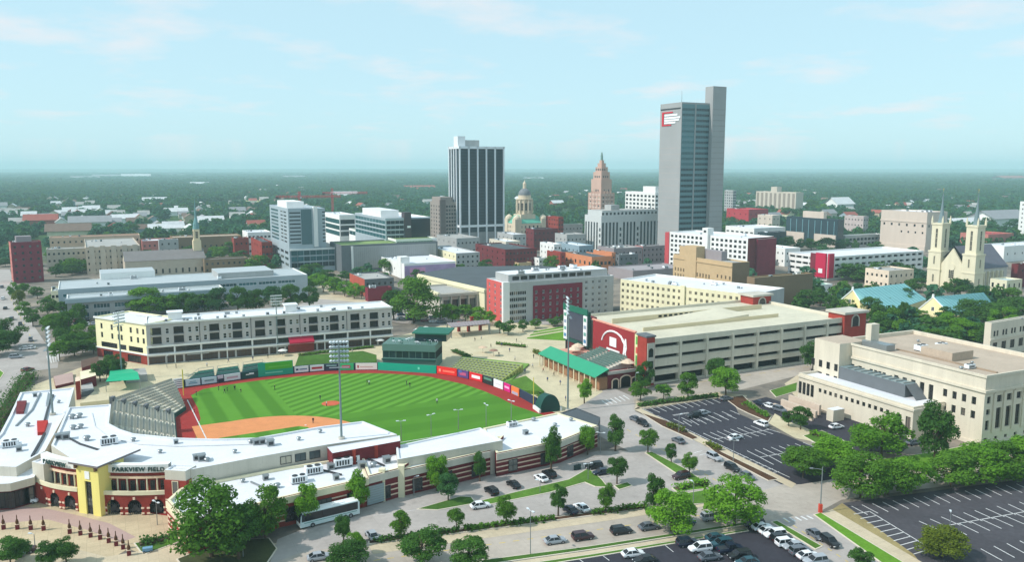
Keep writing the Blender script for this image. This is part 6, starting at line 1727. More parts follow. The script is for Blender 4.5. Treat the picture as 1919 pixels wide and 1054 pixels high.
sign('wall_sign', 'purple and blue patterned sign', 859, 879, .2, 2.9, (96, 70, 130), [(.2, .8, .3, .7, (190, 90, 130)), (.1, .4, .6, .9, (90, 110, 170))])
sign('wall_sign', 'red sign with white block lettering', 881, 905, .2, 2.9, (222, 40, 50), [(.2, .85, .3, .7, whi)])
sign('wall_sign', 'dark sign with green strip', 907, 925, .2, 2.9, (40, 50, 50), [(.1, .9, .55, .85, (90, 140, 120))])
sign('wall_sign', 'plain white sign near right field', 927, 944, .2, 2.9, whi, [(.2, .8, .45, .55, (210, 214, 220))])
sign('wall_sign', 'magenta sign near the right field corner', 946, 958, .2, 2.9, (214, 30, 130), [(.15, .85, .4, .65, (250, 180, 220))])
sign('wall_sign', 'orange and grey sign next to the magenta sign', 960, 974, .2, 2.9, (238, 130, 70), [(.1, .9, .05, .4, (170, 170, 190))])
# foul pole
fp_ = along(1000); mb = MB(); mb.tube((0, 0, 0), (0, 0, 9), .14, .12, 8); mb.box(-.02, .02, .1, .6, 2, 8.6)
o = mb.build('foul_pole', M('pole_yellow', (226, 206, 90), 0.5)); o.location = (fp_.x, fp_.y, 0); tag(o, 'pale yellow foul pole at the right field corner', 'pole')
fp2 = G(344, 742); o = add('foul_pole', o.data); o.location = (fp2.x, fp2.y, 0); tag(o, 'pale yellow foul pole beside the grandstand end', 'pole')
# bullpen roofs behind left field
for k, (pix, lab) in enumerate((([(352, 712), (372, 696), (400, 692), (402, 704)], 'first dark green picnic terrace deck behind the left field wall'), ([(405, 703), (408, 691), (446, 686), (450, 698)], 'second dark green terrace deck behind the left field wall'), ([(454, 697), (456, 684), (492, 679), (502, 688)], 'third dark green terrace deck next to the tall green sign'))):
 pts_ = [G(x, y, 2.4) for x, y in pix]
 r = empty('terrace_deck', (pts_[0].x, pts_[0].y, 0), 0, lab, 'terrace', 'terrace decks behind left field')
 mb = MB(); mb.prism([(p.x, p.y) for p in pts_], 0, 2.4); o = mb.build('deck', grn_d, r); o.location = -r.location
 for j in range(4):
  a, c = pts_[j], pts_[(j + 1) % 4]
  mb = MB(); mb.tube((a.x, a.y, 3.3), (c.x, c.y, 3.3), .06, .06, 5); mb.tube((a.x, a.y, 2.4), (a.x, a.y, 3.3), .05, .05, 5); o = mb.build('rail', metal_grey, r); o.location = -r.location
 for j in range(5):
  t = (j + .5) / 5; a = pts_[0].lerp(pts_[3], t); c = pts_[1].lerp(pts_[2], t); m_ = a.lerp(c, .5)
  mb = MB(); mb.tube((m_.x, m_.y, 2.4), (m_.x, m_.y, 3.1), .06, .06, 5); mb.tube((m_.x, m_.y, 3.1), (m_.x, m_.y, 3.16), .6, .6, 10); o = mb.build('table', grn, r); o.location = -r.location
# grass berms behind the wall
def berm(name, pix, z, mat):
 pts_ = [G(x, y) for x, y in pix]; n = len(pts_)
 mb = MB(); mb.ngon([(p.x, p.y, z[k]) for k, p in enumerate(pts_)])
 for k in range(n): a, c = pts_[k], pts_[(k + 1) % n]; mb.quad((a.x, a.y, 0), (c.x, c.y, 0), (c.x, c.y, z[(k + 1) % n]), (a.x, a.y, z[k]))
 return tag(mb.build(name, mat), kind='structure')
berm('grass_berm', [(552, 697), (612, 691), (662, 688), (706, 688), (706, 678), (680, 672), (560, 682)], [1.5, 1.5, 1.5, 1.5, 2.6, 3.0, 3.0], grass_dk)
berm('grass_berm', [(948, 722), (985, 716), (1000, 728), (1020, 742), (975, 738)], [1.2, 2.2, 2.2, 1.5, 1.0], grass)
# batter's eye building, dark green
bl_, br_ = G(717, 690), G(845, 694)
d = (br_ - bl_); be = empty('batters_eye_building', (bl_.x, bl_.y, 0), math.atan2(d.y, d.x), 'dark green two storey building with glass strip behind centre field', 'building')
L = REACH(bl_, (d.normalized().x, d.normalized().y), 6, 816); Hb = HGT(bl_, 645); Hb = max(7.0, min(Hb, 11))
pg = M('green_metal_wall', (92, 124, 116), 0.6, 0.06, 0.2)
mb = MB(); mb.box(0, L, 0, 12, 0, Hb * .42); mb.box(0, L, .5, 12, Hb * .42, Hb * .72, 1); mb.box(0, L, 0, 12, Hb * .72, Hb, 0, 0); mb.build('body', [pg, void], be)
for k in range(4): add('glass_strip', window_mesh(round(L / 4 - .2, 1), round(Hb * .30, 1), glass_navy, pg, 1), be, (L * (k + .5) / 4, .3, Hb * .57), 0)
BX(-.2, L + .2, -.6, -.02, Hb * .34, Hb * .40).build('ledge', grn_d, be)
for k in range(24):
 mb = MB(); x = L * (k + .5) / 24; mb.box(x - .04, x + .04, .05, .12, Hb, Hb + 1.0); mb.build('rail_post', metal_grey, be)
BX(0, L, .02, .1, Hb + .95, Hb + 1.05).build('handrail', metal_grey, be)
rnd = random.Random(3)
for k in range(20):
 x, y = rnd.uniform(1, L - 1), rnd.uniform(1.2, 10)
 mb = MB(); mb.tube((x, y, Hb), (x, y, Hb + .72), .07, .07, 5); mb.tube((x, y, Hb + .72), (x, y, Hb + .78), .55, .55, 10); mb.tube((x + .8, y, Hb), (x + .8, y, Hb + .5), .2, .2, 6); mb.build('roof_table', metal_white if k % 3 else grn, be)
mb = MB(); mb.box(L * .55, L + 3, 6, 16, Hb + .2, Hb + 3.0); mb.box(L * .5, L + 4, 5.2, 17, Hb + 3.0, Hb + 3.5, 1); mb.build('rear_bar', [glass_navy, grn], be)
# sloped green and grey seating right of it
def px_block(name, label, cat, pix_top, z, mat, topm=None, group=None):
 pts_ = [G(x, y, z) for x, y in pix_top]; r = pts_[0]
 mb = MB(); mb.prism([(p.x - r.x, p.y - r.y) for p in pts_], 0, z, 0, 1)
 o = mb.build(name, [mat, topm or mat]); o.location = (r.x, r.y, 0); return tag(o, label, cat, group)
# terraced seating blocks between batters eye and right field
lt = M('lawn_tan', (206, 196, 140), 0.9, 0.12, 0.3)
ts_ = empty('terraced_seating', G(900, 690), 0, 'pale stone terraced lawn seating behind right centre field', 'seating')
for k in range(8):
 f = k / 8.; a = G(838 + 30 * f, 697 - 26 * f, .6 + .28 * k); c = G(945 + 45 * f - 8, 718 - 34 * f, .6 + .28 * k)
 a2 = G(838 + 30 * f + 3, 697 - 26 * f - 2.6, .6 + .28 * k); c2 = G(945 + 45 * f - 4, 718 - 34 * f - 3.4, .6 + .28 * k)
 mb = MB(); mb.prism([(p.x, p.y) for p in (a, c, c2, a2)], 0, .6 + .28 * k + .35); o = mb.build('stone_step', M('terrace_grass', (158, 166, 98), .95, .2, .4), ts_); o.location = -ts_.location
 n = 16
 mb = MB()
 for q in range(n):
  t = (q + .3) / n; p = a.lerp(c, t);
  mb.box(p.x - .5, p.x + .5, p.y - .25, p.y + .25, .6 + .28 * k + .35, .6 + .28 * k + .75)
 o = mb.build('bench_row', M('bench_grey', (150, 152, 132), 0.8), ts_); o.location = -ts_.location; o['kind'] = 'stuff'
 b3, d3 = G(838 + 30 * f + 3, 697 - 26 * f - 2.6, 0), 0
mb = MB(); q = [G(x, y, .6) for x, y in ((838, 698), (948, 722), (992, 682), (866, 668))]
mb.prism([(p.x, p.y) for p in q], 0, .58); o = mb.build('lawn_base', M('terrace_lawn', (112, 146, 66), 0.95, 0.2, 0.3), ts_); o.location = -ts_.location
# ================================================================== right field rooftop stand
RF = G(1120, 738)
rf = empty('rooftop_stand', RF, 0, 'red brick rooftop stand with green metal canopy and grey seats', 'grandstand')
def rfb(mb, name, mats):
 o = mb.build(name, mats, rf); o.location = -RF; return o
zc = 6.2
A_ = G(1118, 700, zc); B_ = G(1012, 656, zc)
dv = (B_ - A_).normalized(); nv = Vector((dv.y, -dv.x, 0))   # nv points to the right / towards the garage
if nv.x < 0: nv = -nv
LN = (B_ - A_).length
def rp(s, t, z=0.):
 p = A_ + dv * s + nv * t; return Vector((p.x, p.y, z))
def rbox(s0, s1, t0, t1, z0, z1):
 mb = MB(); mb.prism([tuple(rp(s0, t0)[:2]), tuple(rp(s1, t0)[:2]), tuple(rp(s1, t1)[:2]), tuple(rp(s0, t1)[:2])], z0, z1); return mb
TWD = 17.5
rfb(rbox(0, LN, 4.5, TWD, 0, 5.4), 'brick_base', [brick_dark])
mb = MB(); mb.quad(rp(-.5, -.8, 4.9), rp(LN, -.8, 4.9), rp(LN, 4.6, 7.2), rp(-.5, 4.6, 7.2)); mb.quad(rp(-.5, -.8, 4.6), rp(LN, -.8, 4.6), rp(LN, -.8, 4.9), rp(-.5, -.8, 4.9)); mb.quad(rp(-.5, 4.6, 7.2), rp(LN, 4.6, 7.2), rp(LN, 4.6, 5.2), rp(-.5, 4.6, 5.2))
rfb(mb, 'green_canopy', [M('green_canopy', (46, 150, 112), 0.5, 0.05, 0.3)])
for k in range(12):
 p = rp(LN * k / 11, -.2); mb = MB(); mb.tube((p.x, p.y, 0), (p.x, p.y, 4.9), .22, .22, 8); rfb(mb, 'canopy_post', cream2)
rfb(rbox(0, LN, 1.2, 4.4, 0, 4.4), 'shadowed_bar', [M('bar_front', (150, 110, 80), 0.9, 0.25, 0.4)])
# seat bank sloping down to the field, rows rising towards the garage
NR = 9
for k in range(NR):
 t0 = 5.2 + (TWD - 6.0) * k / NR; t1 = 5.2 + (TWD - 6.0) * (k + 1) / NR; z = 5.6 + .34 * k
 rfb(rbox(4, LN * .62, t0, t1, 5.4, z), 'seat_step', [concrete])
 mb = MB(); n = int((LN * .62 - 5) / .62)
 for q in range(n):
  if q % 20 < 2: continue
  p0_, p1_ = rp(4.4 + q * .62, t0 + .3), rp(4.4 + q * .62 + .46, t0 + .3); p2_, p3_ = rp(4.4 + q * .62 + .46, t0 + .75), rp(4.4 + q * .62, t0 + .75)
  mb.prism([tuple(v[:2]) for v in (p0_, p1_, p2_, p3_)], z + .3, z + .42);
  p0_, p1_ = rp(4.4 + q * .62, t0 + .75), rp(4.4 + q * .62 + .46, t0 + .75); p2_, p3_ = rp(4.4 + q * .62 + .46, t0 + .82), rp(4.4 + q * .62, t0 + .82)
  mb.prism([tuple(v[:2]) for v in (p0_, p1_, p2_, p3_)], z + .3, z + .9)
 s = mb.build('seat_row', M('seat_teal', (98, 124, 116), 0.5, 0.2, 0.8), rf); s.location = -RF; s['kind'] = 'stuff'
mb = MB(); rfb(rbox(LN * .64, LN * .9, 6, 15, 5.4, 6.6), 'bar_base', [M('peach_bar', (206, 150, 130), 0.9)])
for s0, t0 in ((LN * .70, 8), (LN * .80, 12), (2.0, 14)):
 c = rp(s0, t0); mb = MB(); mb.tube((c.x, c.y, 5.4), (c.x, c.y, 8.4), .08, .08, 6); mb.lathe([(2.6, 8.0), (1.4, 8.7), (.1, 9.2)], 8, c=(c.x, c.y)); rfb(mb, 'umbrella', [M('umbrella_sand', (214, 190, 166), 0.8)])
rfb(rbox(-.6, -.05, 4.4, TWD + .5, 5.2, 6.2), 'parapet', [M('grey_coping', (190, 182, 172), 0.9)])
# arches in the near end wall
c0, c1 = rp(-.15, 5.4), rp(-.15, TWD - .6); dd = (c1 - c0).normalized(); LL_ = (c1 - c0).length
for s0, w_, h_ in ((.18, 2.6, 3.4), (.55, 4.4, 4.2), (.86, 2.4, 3.2)):
 m_ = c0 + dd * (LL_ * s0); fr = [(-w_ / 2, 0)] + [(-w_ / 2 * math.cos(R(a)), h_ - w_ * .3 + w_ * .3 * math.sin(R(a))) for a in range(0, 181, 20)] + [(w_ / 2, 0)]
 P3 = [Vector((m_.x + dd.x * u, m_.y + dd.y * u, z)) - dv * .12 for u, z in fr]
 mb = MB(); mb.ngon(P3); rfb(mb, 'arch_opening', [void])
 mb = MB()
 for a, c in zip(P3, P3[1:]): mb.tube(a, c, .24, .24, 6)
 rfb(mb, 'arch_trim', [cst])
# dark green dome-like enclosure by the right field corner
gx = G(1030, 772)
de = empty('green_enclosure', gx, R(20), 'dark green rounded padded enclosure at the right field corner', 'enclosure')
mb = MB()
pr_ = [(2.4 * math.cos(R(a)), 5.4 * math.sin(R(a))) for a in range(0, 91, 15)]
for k in range(14):
 a0, a1 = R(180 * k / 14), R(180 * (k + 1) / 14)
 mb.quad((3.4 * math.cos(a0), -.6, 5.6 * math.sin(a0)), (3.4 * math.cos(a1), -.6, 5.6 * math.sin(a1)), (3.2 * math.cos(a1), 4.5, 4.8 * math.sin(a1)), (3.2 * math.cos(a0), 4.5, 4.8 * math.sin(a0)))
 mb.tri((3.4 * math.cos(a0), -.6, 5.6 * math.sin(a0)), (3.4 * math.cos(a1), -.6, 5.6 * math.sin(a1)), (0, -.6, 0))
mb.build('shell', grn_d, de)
for k in (-1, 1):
 BX(3.5 * k - .3, 3.5 * k + .3, -.8, 4.6, 0, 1.2).build('base_wall', white_wall, de)
# concourse gateway columns beyond centre field
for k, (x, y) in enumerate(((860, 622), (878, 622), (884, 612), (900, 620), (906, 610))):
 p = G(x, y); mb = MB(); mb.box(-.6, .6, -.6, .6, 0, 4.2); mb.box(-.8, .8, -.8, .8, 4.2, 4.6)
 o = mb.build('gate_pillar', brick_red); o.location = p; o.rotation_euler.z = R(GRID); tag(o, 'brick gateway pillar %s the pergola behind centre field' % ('at the left end of', 'second from the left under', 'third along', 'fourth along', 'at the right end of')[k], 'pillar', 'gateway pillars')
pp = [G(838, 606, 4.9), G(916, 600, 4.9), G(918, 607, 4.9), G(846, 614, 4.9)]
pg_ = empty('pergola', (pp[0].x, pp[0].y, 0), 0, 'flat slatted entrance pergola on pillars behind centre field', 'pergola')
mb = MB(); mb.prism([(p.x, p.y) for p in pp], 4.7, 5.0); o = mb.build('slab', mauve, pg_); o.location = -pg_.location
for p in pp:
 o = TB_((p.x, p.y, 0), (p.x, p.y, 4.7), .25, .25, 8).build('post', metal_grey, pg_); o.location = -pg_.location
for k in range(14):
 a = pp[0].lerp(pp[1], k / 13); c = pp[3].lerp(pp[2], k / 13); o = TB_((a.x, a.y, 5.1), (c.x, c.y, 5.1), .12, .12, 4).build('slat', mauve, pg_); o.location = -pg_.location
# small things between the left field gate and the west wing
px_block('gate_kiosk', 'small red kiosk with cream flat roof by the left field gate', 'kiosk', [(151, 712), (180, 704), (177, 691), (150, 697)], 3.8, brick_dark, cream)
px_block('brick_planter', 'long low brick planter beside the left street', 'planter', [(104, 724), (138, 716), (136, 698), (100, 706)], 1.0, brick_dark, mauve_paving)
px_block('brick_pier', 'tall red brick gate pier with stone cap above the west wing', 'pillar', [(141, 716), (150, 714), (149, 706), (141, 708)], 6.2, brick_red, cst)
px_block('stone_terrace', 'cream stone terrace beside the grandstand back', 'terrace', [(150, 756), (204, 750), (204, 738), (176, 734)], 1.3, cream2, sand_paving)
px_block('stone_terrace', 'grey service deck left of the grandstand back', 'terrace', [(152, 736), (176, 730), (172, 716), (152, 720)], 1.8, dgrey_wall, grey_roof)
px_block('storage_shed', 'low grey shed below the cream apartment end', 'shed', [(236, 706), (276, 702), (272, 690), (238, 693)], 2.6, grey_wall, grey_roof)
px_block('storage_shed', 'brown brick shed with dark flat roof by the apartments corner', 'shed', [(154, 690), (186, 680), (184, 668), (152, 676)], 3.2, brick_dark, M('brown_shed_roof', (96, 74, 64), .9))
# ================================================================== trees
def leaf_material(name, rgb, var=0.35):
 m = bpy.data.materials.new(name); m.use_nodes = True
 nt = m.node_tree; L = nt.links.new
 out = nt.nodes['Material Output']; b = nt.nodes['Principled BSDF']
 b.inputs['Roughness'].default_value = 0.75; b.inputs['Specular IOR Level'].default_value = 0.12
 geo = nt.nodes.new('ShaderNodeNewGeometry'); oi = nt.nodes.new('ShaderNodeObjectInfo')
 nz = nt.nodes.new('ShaderNodeTexNoise'); nz.inputs['Scale'].default_value = 0.55; nz.inputs['Detail'].default_value = 4
 L(geo.outputs['Position'], nz.inputs['Vector'])
 a = nt.nodes.new('ShaderNodeMath'); a.operation = 'MULTIPLY_ADD'; a.inputs[1].default_value = 0.30; L(oi.outputs['Random'], a.inputs[0])
 k = nt.nodes.new('ShaderNodeMath'); k.operation = 'MULTIPLY'; k.inputs[1].default_value = 0.55; L(nz.outputs[0], k.inputs[0]); L(k.outputs[0], a.inputs[2])
 pi_ = nt.nodes.new('ShaderNodeMath'); pi_.operation = 'MULTIPLY_ADD'; pi_.inputs[1].default_value = 0.22; L(geo.outputs['Random Per Island'], pi_.inputs[0]); L(a.outputs[0], pi_.inputs[2])
 rp = nt.nodes.new('ShaderNodeValToRGB'); e = rp.color_ramp.elements
 c = lin(rgb)
 e[0].position = 0.12; e[0].color = (c[0] * .55, c[1] * .62, c[2] * .62, 1)
 e[1].position = 0.85; e[1].color = (min(1, c[0] * 1.55), min(1, c[1] * 1.38), c[2] * 1.15, 1)
 L(pi_.outputs[0], rp.inputs[0]); L(rp.outputs[0], b.inputs['Base Color'])
 tr = nt.nodes.new('ShaderNodeBsdfTranslucent'); L(rp.outputs[0], tr.inputs[0])
 mx = nt.nodes.new('ShaderNodeMixShader'); mx.inputs[0].default_value = 0.38
 L(b.outputs[0], mx.inputs[1]); L(tr.outputs[0], mx.inputs[2]); L(mx.outputs[0], out.inputs[0])
 return m
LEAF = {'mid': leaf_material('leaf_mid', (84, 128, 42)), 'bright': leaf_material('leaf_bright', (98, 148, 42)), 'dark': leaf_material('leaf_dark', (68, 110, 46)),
  'olive': leaf_material('leaf_olive', (94, 112, 36)), 'blue': leaf_material('leaf_blue', (58, 102, 60)), 'far': leaf_material('leaf_far_haze_tint', (60, 108, 82))}  # 'far' leaves are bluer: some distance haze is put into their colour
bark = M('bark', (92, 76, 62), 0.95, 0.2, 1.5)
def crown_mesh(name, seed, n, leaf, shape, mat):
 """A crown 1 m in radius reach and 1 m tall unit box (x,y in -.5..5, z 0..1): lobes carrying small leaf faces."""
 rg = np.random.default_rng(seed)
 nl = {'round': 26, 'oval': 26, 'cone': 22, 'wide': 32}[shape]
 lob = []
 for k in range(nl):
  t = rg.uniform(0, 2 * np.pi); zz = rg.uniform(0.05, 0.95) if k else .5
  if shape == 'cone': rad = 0.40 * (1 - zz) ** .8 + .04
  elif shape == 'oval': rad = 0.40 * np.sqrt(max(0, 1 - (2 * zz - .9) ** 2 * .8)) * .8
  elif shape == 'wide': rad = 0.44 * np.sqrt(max(0, 1 - (2 * zz - .7) ** 2 * .55)) * .9
  else: rad = 0.42 * np.sqrt(max(0, 1 - (2 * zz - .95) ** 2)) * .9
  r = rad * np.sqrt(rg.uniform(.25, 1.0)); lr = rg.uniform(.12, .2) * (1.0 if shape != 'cone' else .6 + .6 * (1 - zz))
  lob.append((r * np.cos(t), r * np.sin(t), .06 + zz * .86, lr))
 lob = np.array(lob)
 w = lob[:, 3] ** 2; idx = rg.choice(nl, n, p=w / w.sum())
 d = rg.normal(size=(n, 3)); d /= np.linalg.norm(d, axis=1)[:, None]
 d[:, 2] = np.where(d[:, 2] < -.5, -d[:, 2] * .6, d[:, 2])
 rr = rg.uniform(.72, 1.08, n)
 P = lob[idx, :3] + d * (lob[idx, 3] * rr)[:, None]
 nrm = d + rg.normal(size=(n, 3)) * .55 + np.array([0, 0, .25]); nrm /= np.linalg.norm(nrm, axis=1)[:, None]
 a = np.cross(nrm, rg.normal(size=(n, 3))); a /= np.linalg.norm(a, axis=1)[:, None]; b2 = np.cross(nrm, a)
 s = leaf * rg.uniform(.45, 1.5, n)[:, None]
 asp = rg.uniform(.6, 1.0, n)[:, None]
 V = np.stack([P - a * s - b2 * s * asp * .4, P + a * s * .2 - b2 * s * asp, P + a * s + b2 * s * asp * .3, P - a * s * .1 + b2 * s * asp], 1).reshape(-1, 3)
 V[:, 2] = np.clip(V[:, 2], 0.0, 1.05)
 me = bpy.data.meshes.new(name)
 me.vertices.add(len(V)); me.vertices.foreach_set('co', V.ravel())
 me.loops.add(4 * n); me.loops.foreach_set('vertex_index', np.arange(4 * n, dtype=np.int32))
 me.polygons.add(n); me.polygons.foreach_set('loop_start', np.arange(0, 4 * n, 4, dtype=np.int32)); me.polygons.foreach_set('loop_total', np.full(n, 4, dtype=np.int32))
 me.materials.append(mat); me.update(calc_edges=True)
 return me
def trunk_mesh(seed):
 rnd = random.Random(seed); mb = MB()
 mb.tube((0, 0, -.1), (0.02, 0, .5), .055, .04, 8); mb.tube((0.02, 0, .5), (0, .02, .95), .04, .018, 7)
 for k in range(5):
  t = k * 1.26 + rnd.random(); z = .42 + .1 * k
  mb.tube((0, 0, z), (.26 * math.cos(t), .26 * math.sin(t), z + .32), .022, .008, 5)
 return mb.mesh('trunk', bark)
TRUNK = [trunk_mesh(1), trunk_mesh(2)]
PROTO = {}
def proto(kind, shape, lod, seed):
 key = (kind, shape, lod, seed)
 if key not in PROTO:
  n, lf = {'near': (7600, .0215), 'mid': (1900, .038), 'far': (170, .12)}[lod]
  PROTO[key] = crown_mesh('crown', hash((shape, lod, seed)) % 9999 if False else seed * 31 + {'round': 1, 'oval': 2, 'cone': 3, 'wide': 4}[shape] * 7, n, lf, shape, LEAF[kind])
 return PROTO[key]
TREES = 0
def tree(x, yb, yt, wpx, kind='mid', shape='round', label=None, group=None, lod=None, base=None, cat='tree', name=None):
 global TREES
 TREES += 1
 p = G(x, yb) if base is None else base
 H = max(2.0, HGT(p, yt)); dist = math.hypot(p.x, p.y)
 wm = wpx * math.hypot(dist, HC) / FPX
 lod = lod or ('near' if H * FPX / dist > 38 else 'mid')
 seed = TREES % 4
 nm = name or {'cone': 'conifer', 'oval': 'street_tree'}.get(shape, 'shade_tree')
 r = empty(nm, (p.x, p.y, 0), random.uniform(0, 6.28), label, cat, group)
 tz = .22 if H < 8 else .16
 add('trunk', TRUNK[TREES % 2], r, (0, 0, 0), 0, (H * .55, H * .55, H * .72))
 add('crown', proto(kind, shape, lod, seed), r, (0, 0, H * tz), 0, (wm * 1.06, wm * 1.06, H * (1 - tz)))
 return r
T = tree
# foreground, left to right
T(20, 1062, 1010, 60, 'dark', 'round', 'dark tree cut by the bottom left corner', None)
T(92, 1064, 1016, 46, 'dark', 'oval', 'left one of the two dark trees at the bottom of the plaza')
T(125, 1060, 1008, 42, 'dark', 'oval', 'right one of the two dark trees at the bottom of the plaza')
T(396, 1046, 908, 122, 'mid', 'wide', 'big leafy tree covering the corner of the low brick wing')
T(448, 1050, 950, 80, 'dark', 'round', 'shadowy tree right behind the big corner tree')
T(498, 1010, 911, 74, 'mid', 'round', 'second large tree right of the big corner tree')
T(574, 984, 905, 50, 'bright', 'oval', 'small bright tree just above the white bus')
T(670, 960, 885, 46, 'bright', 'oval', 'bright green tree beside the grey roller door')
T(644, 1024, 964, 34, 'dark', 'oval', 'slim tree standing in front of the rear of the bus')
T(664, 1046, 1000, 40, 'bright', 'round', 'bright bushy tree below the slim tree by the bus')
T(652, 1066, 1018, 76, 'dark', 'wide', 'dark tree at the bottom edge below the bus')
T(750, 1012, 960, 42, 'mid', 'round', 'young tree left in the hedge strip of the ballpark lot')
T(791, 1062, 990, 80, 'dark', 'wide', 'large dark tree at the bottom centre')
T(880, 1072, 1010, 74, 'dark', 'wide', 'second large dark tree at the bottom right of the first')
T(855, 996, 956, 34, 'mid', 'round', 'small tree in the hedge strip behind the two dark trees')
T(840, 940, 890, 44, 'blue', 'round', 'round blue green tree on the grass island by the drive')
T(819, 921, 850, 46, 'bright', 'oval', 'bright oval tree against the red brick wing')
T(899, 903, 848, 30, 'dark', 'oval', 'small dark tree at the arcade end of the brick wing')
T(949, 986, 930, 42, 'mid', 'oval', 'oval tree at the tip of the curved grass island')
T(1033, 881, 803, 42, 'dark', 'oval', 'dark egg shaped tree before the east brick wing')
T(1101, 853, 795, 36, 'bright', 'oval', 'bright tree between the dark egg tree and the street corner')
T(1153, 846, 778, 38, 'dark', 'oval', 'dark pear shaped tree at the end of the east wing')
T(1046, 968, 908, 36, 'dark', 'oval', 'slim tree beside the parked blue and white cars')
T(1135, 962, 908, 36, 'mid', 'oval', 'small tree in the hedge strip right of the white car')
T(1156, 908, 855, 42, 'dark', 'oval', 'dark teardrop tree in the middle of the ballpark lot')
T(1225, 962, 890, 46, 'dark', 'oval', 'tall narrow tree left of the bright street tree')
T(1258, 996, 921, 88, 'bright', 'wide', 'broad bright tree over the row of parked street cars')
T(1376, 984, 898, 96, 'bright', 'wide', 'largest bright street tree at the crossroads')
T(1214, 850, 803, 40, 'mid', 'oval', 'upper tree of the narrow verge by the diagonal street')
T(1258, 868, 832, 26, 'dark', 'oval', 'middle small tree of the narrow verge')
T(1292, 890, 849, 32, 'mid', 'oval', 'lower small tree of the narrow verge')
T(1095, 757, 712, 32, 'bright', 'oval', 'bright bushy tree beside the right field light pole')
T(1209, 730, 678, 40, 'dark', 'round', 'dark tree at the corner of the beige garage')
T(1200, 752, 712, 40, 'mid', 'round', 'leafy tree just below the dark garage corner tree')
T(1243, 750, 722, 34, 'bright', 'round', 'small bright tree on the kerb below the garage')
T(1289, 748, 700, 40, 'mid', 'round', 'round tree on the lot edge before the garage')
T(1341, 720, 668, 38, 'dark', 'oval', 'dark tree against the garage decks')
T(1360, 742, 690, 58, 'bright', 'wide', 'spreading bright tree at the head of the asphalt lot')
T(1524, 694, 640, 50, 'dark', 'oval', 'dark tree between the garage and the limestone annex')
T(1752, 868, 757, 66, 'dark', 'oval', 'tall dark tree in front of the limestone annex')
T(1652, 856, 778, 92, 'bright', 'wide', 'bright spreading tree by the small courthouse lot')
T(1505, 896, 842, 80, 'mid', 'wide', 'low spreading tree at the bottom corner of the asphalt lot')
T(1568, 880, 826, 84, 'bright', 'wide', 'bright tree between the lot corner and the spreading tree')
T(1612, 934, 852, 86, 'mid', 'wide', 'left tree of the dense row above the bottom right lot')
T(1664, 928, 860, 80, 'mid', 'wide', 'second tree of the dense row above the bottom right lot')
T(1708, 922, 862, 74, 'bright', 'wide', 'third tree of the dense row above the bottom right lot')
T(1782, 914, 850, 84, 'mid', 'wide', 'fourth tree of the row, before the federal lawn')
T(1838, 904, 836, 84, 'bright', 'wide', 'fifth tree of the row, before the tall window bays')
T(1884, 898, 832, 80, 'mid', 'wide', 'sixth tree of the row near the right edge')
T(1932, 890, 822, 80, 'bright', 'wide', 'last tree of the row at the right edge')
T(1766, 1046, 990, 78, 'olive', 'wide', 'yellowish tree alone in the bottom right lot')
T(1500, 806, 764, 42, 'dark', 'round', 'dark round bush tree by the annex terrace')
T(1478, 800, 770, 26, 'dark', 'round', 'small dark bush tree left of the annex terrace')
T(1612, 1064, 1030, 40, 'dark', 'round', 'small dark tree at the bottom edge by the verge')
# around the apartments and left street
for k, (x, yb, yt, w) in enumerate(((104, 640, 590, 46), (132, 648, 584, 50), (158, 656, 606, 46), (140, 668, 624, 56), (112, 676, 640, 40), (176, 664, 634, 34))):
 T(x, yb, yt, w, ('mid', 'dark', 'mid', 'dark', 'mid', 'mid')[k], 'round', ('uppermost', 'tallest', 'third', 'darkest', 'lowest', 'smallest')[k] + ' tree of the clump left of the cream apartment end', 'trees left of the apartments')
T(18, 652, 598, 54, 'dark', 'wide', 'broad dark tree at the left edge beside the street')
T(-12, 668, 618, 56, 'dark', 'wide', 'dark tree half cut by the left edge')
T(222, 708, 664, 30, 'dark', 'oval', 'left dark tree below the cream apartment end')
T(206, 712, 668, 34, 'dark', 'oval', 'right dark tree below the cream apartment end')
T(188, 716, 676, 28, 'dark', 'round', 'low dark tree next to the green canopy')
for k, (x, yb, yt, w) in enumerate(((26, 560, 528, 18), (36, 578, 545, 22), (46, 598, 566, 24), (62, 612, 580, 26), (90, 590, 560, 34), (120, 596, 566, 28), (150, 604, 570, 30), (98, 572, 552, 24), (70, 560, 536, 24), (44, 556, 532, 22))):
 T(x, yb, yt, w, ('mid', 'olive', 'mid', 'dark', 'dark', 'dark', 'dark', 'mid', 'dark', 'mid')[k], 'round', ('tree nearest the red brick tower along the street', 'second street tree below the red brick tower', 'third street tree below the red brick tower', 'fourth street tree below the red brick tower', 'dark tree at the corner of the long hall', 'dark tree before the long hall glazing', 'tree left of the hall car park', 'tree by the cream block of the long hall', 'tree right below the red brick tower', 'tree between tower and street kerb')[k], 'street trees on the left')
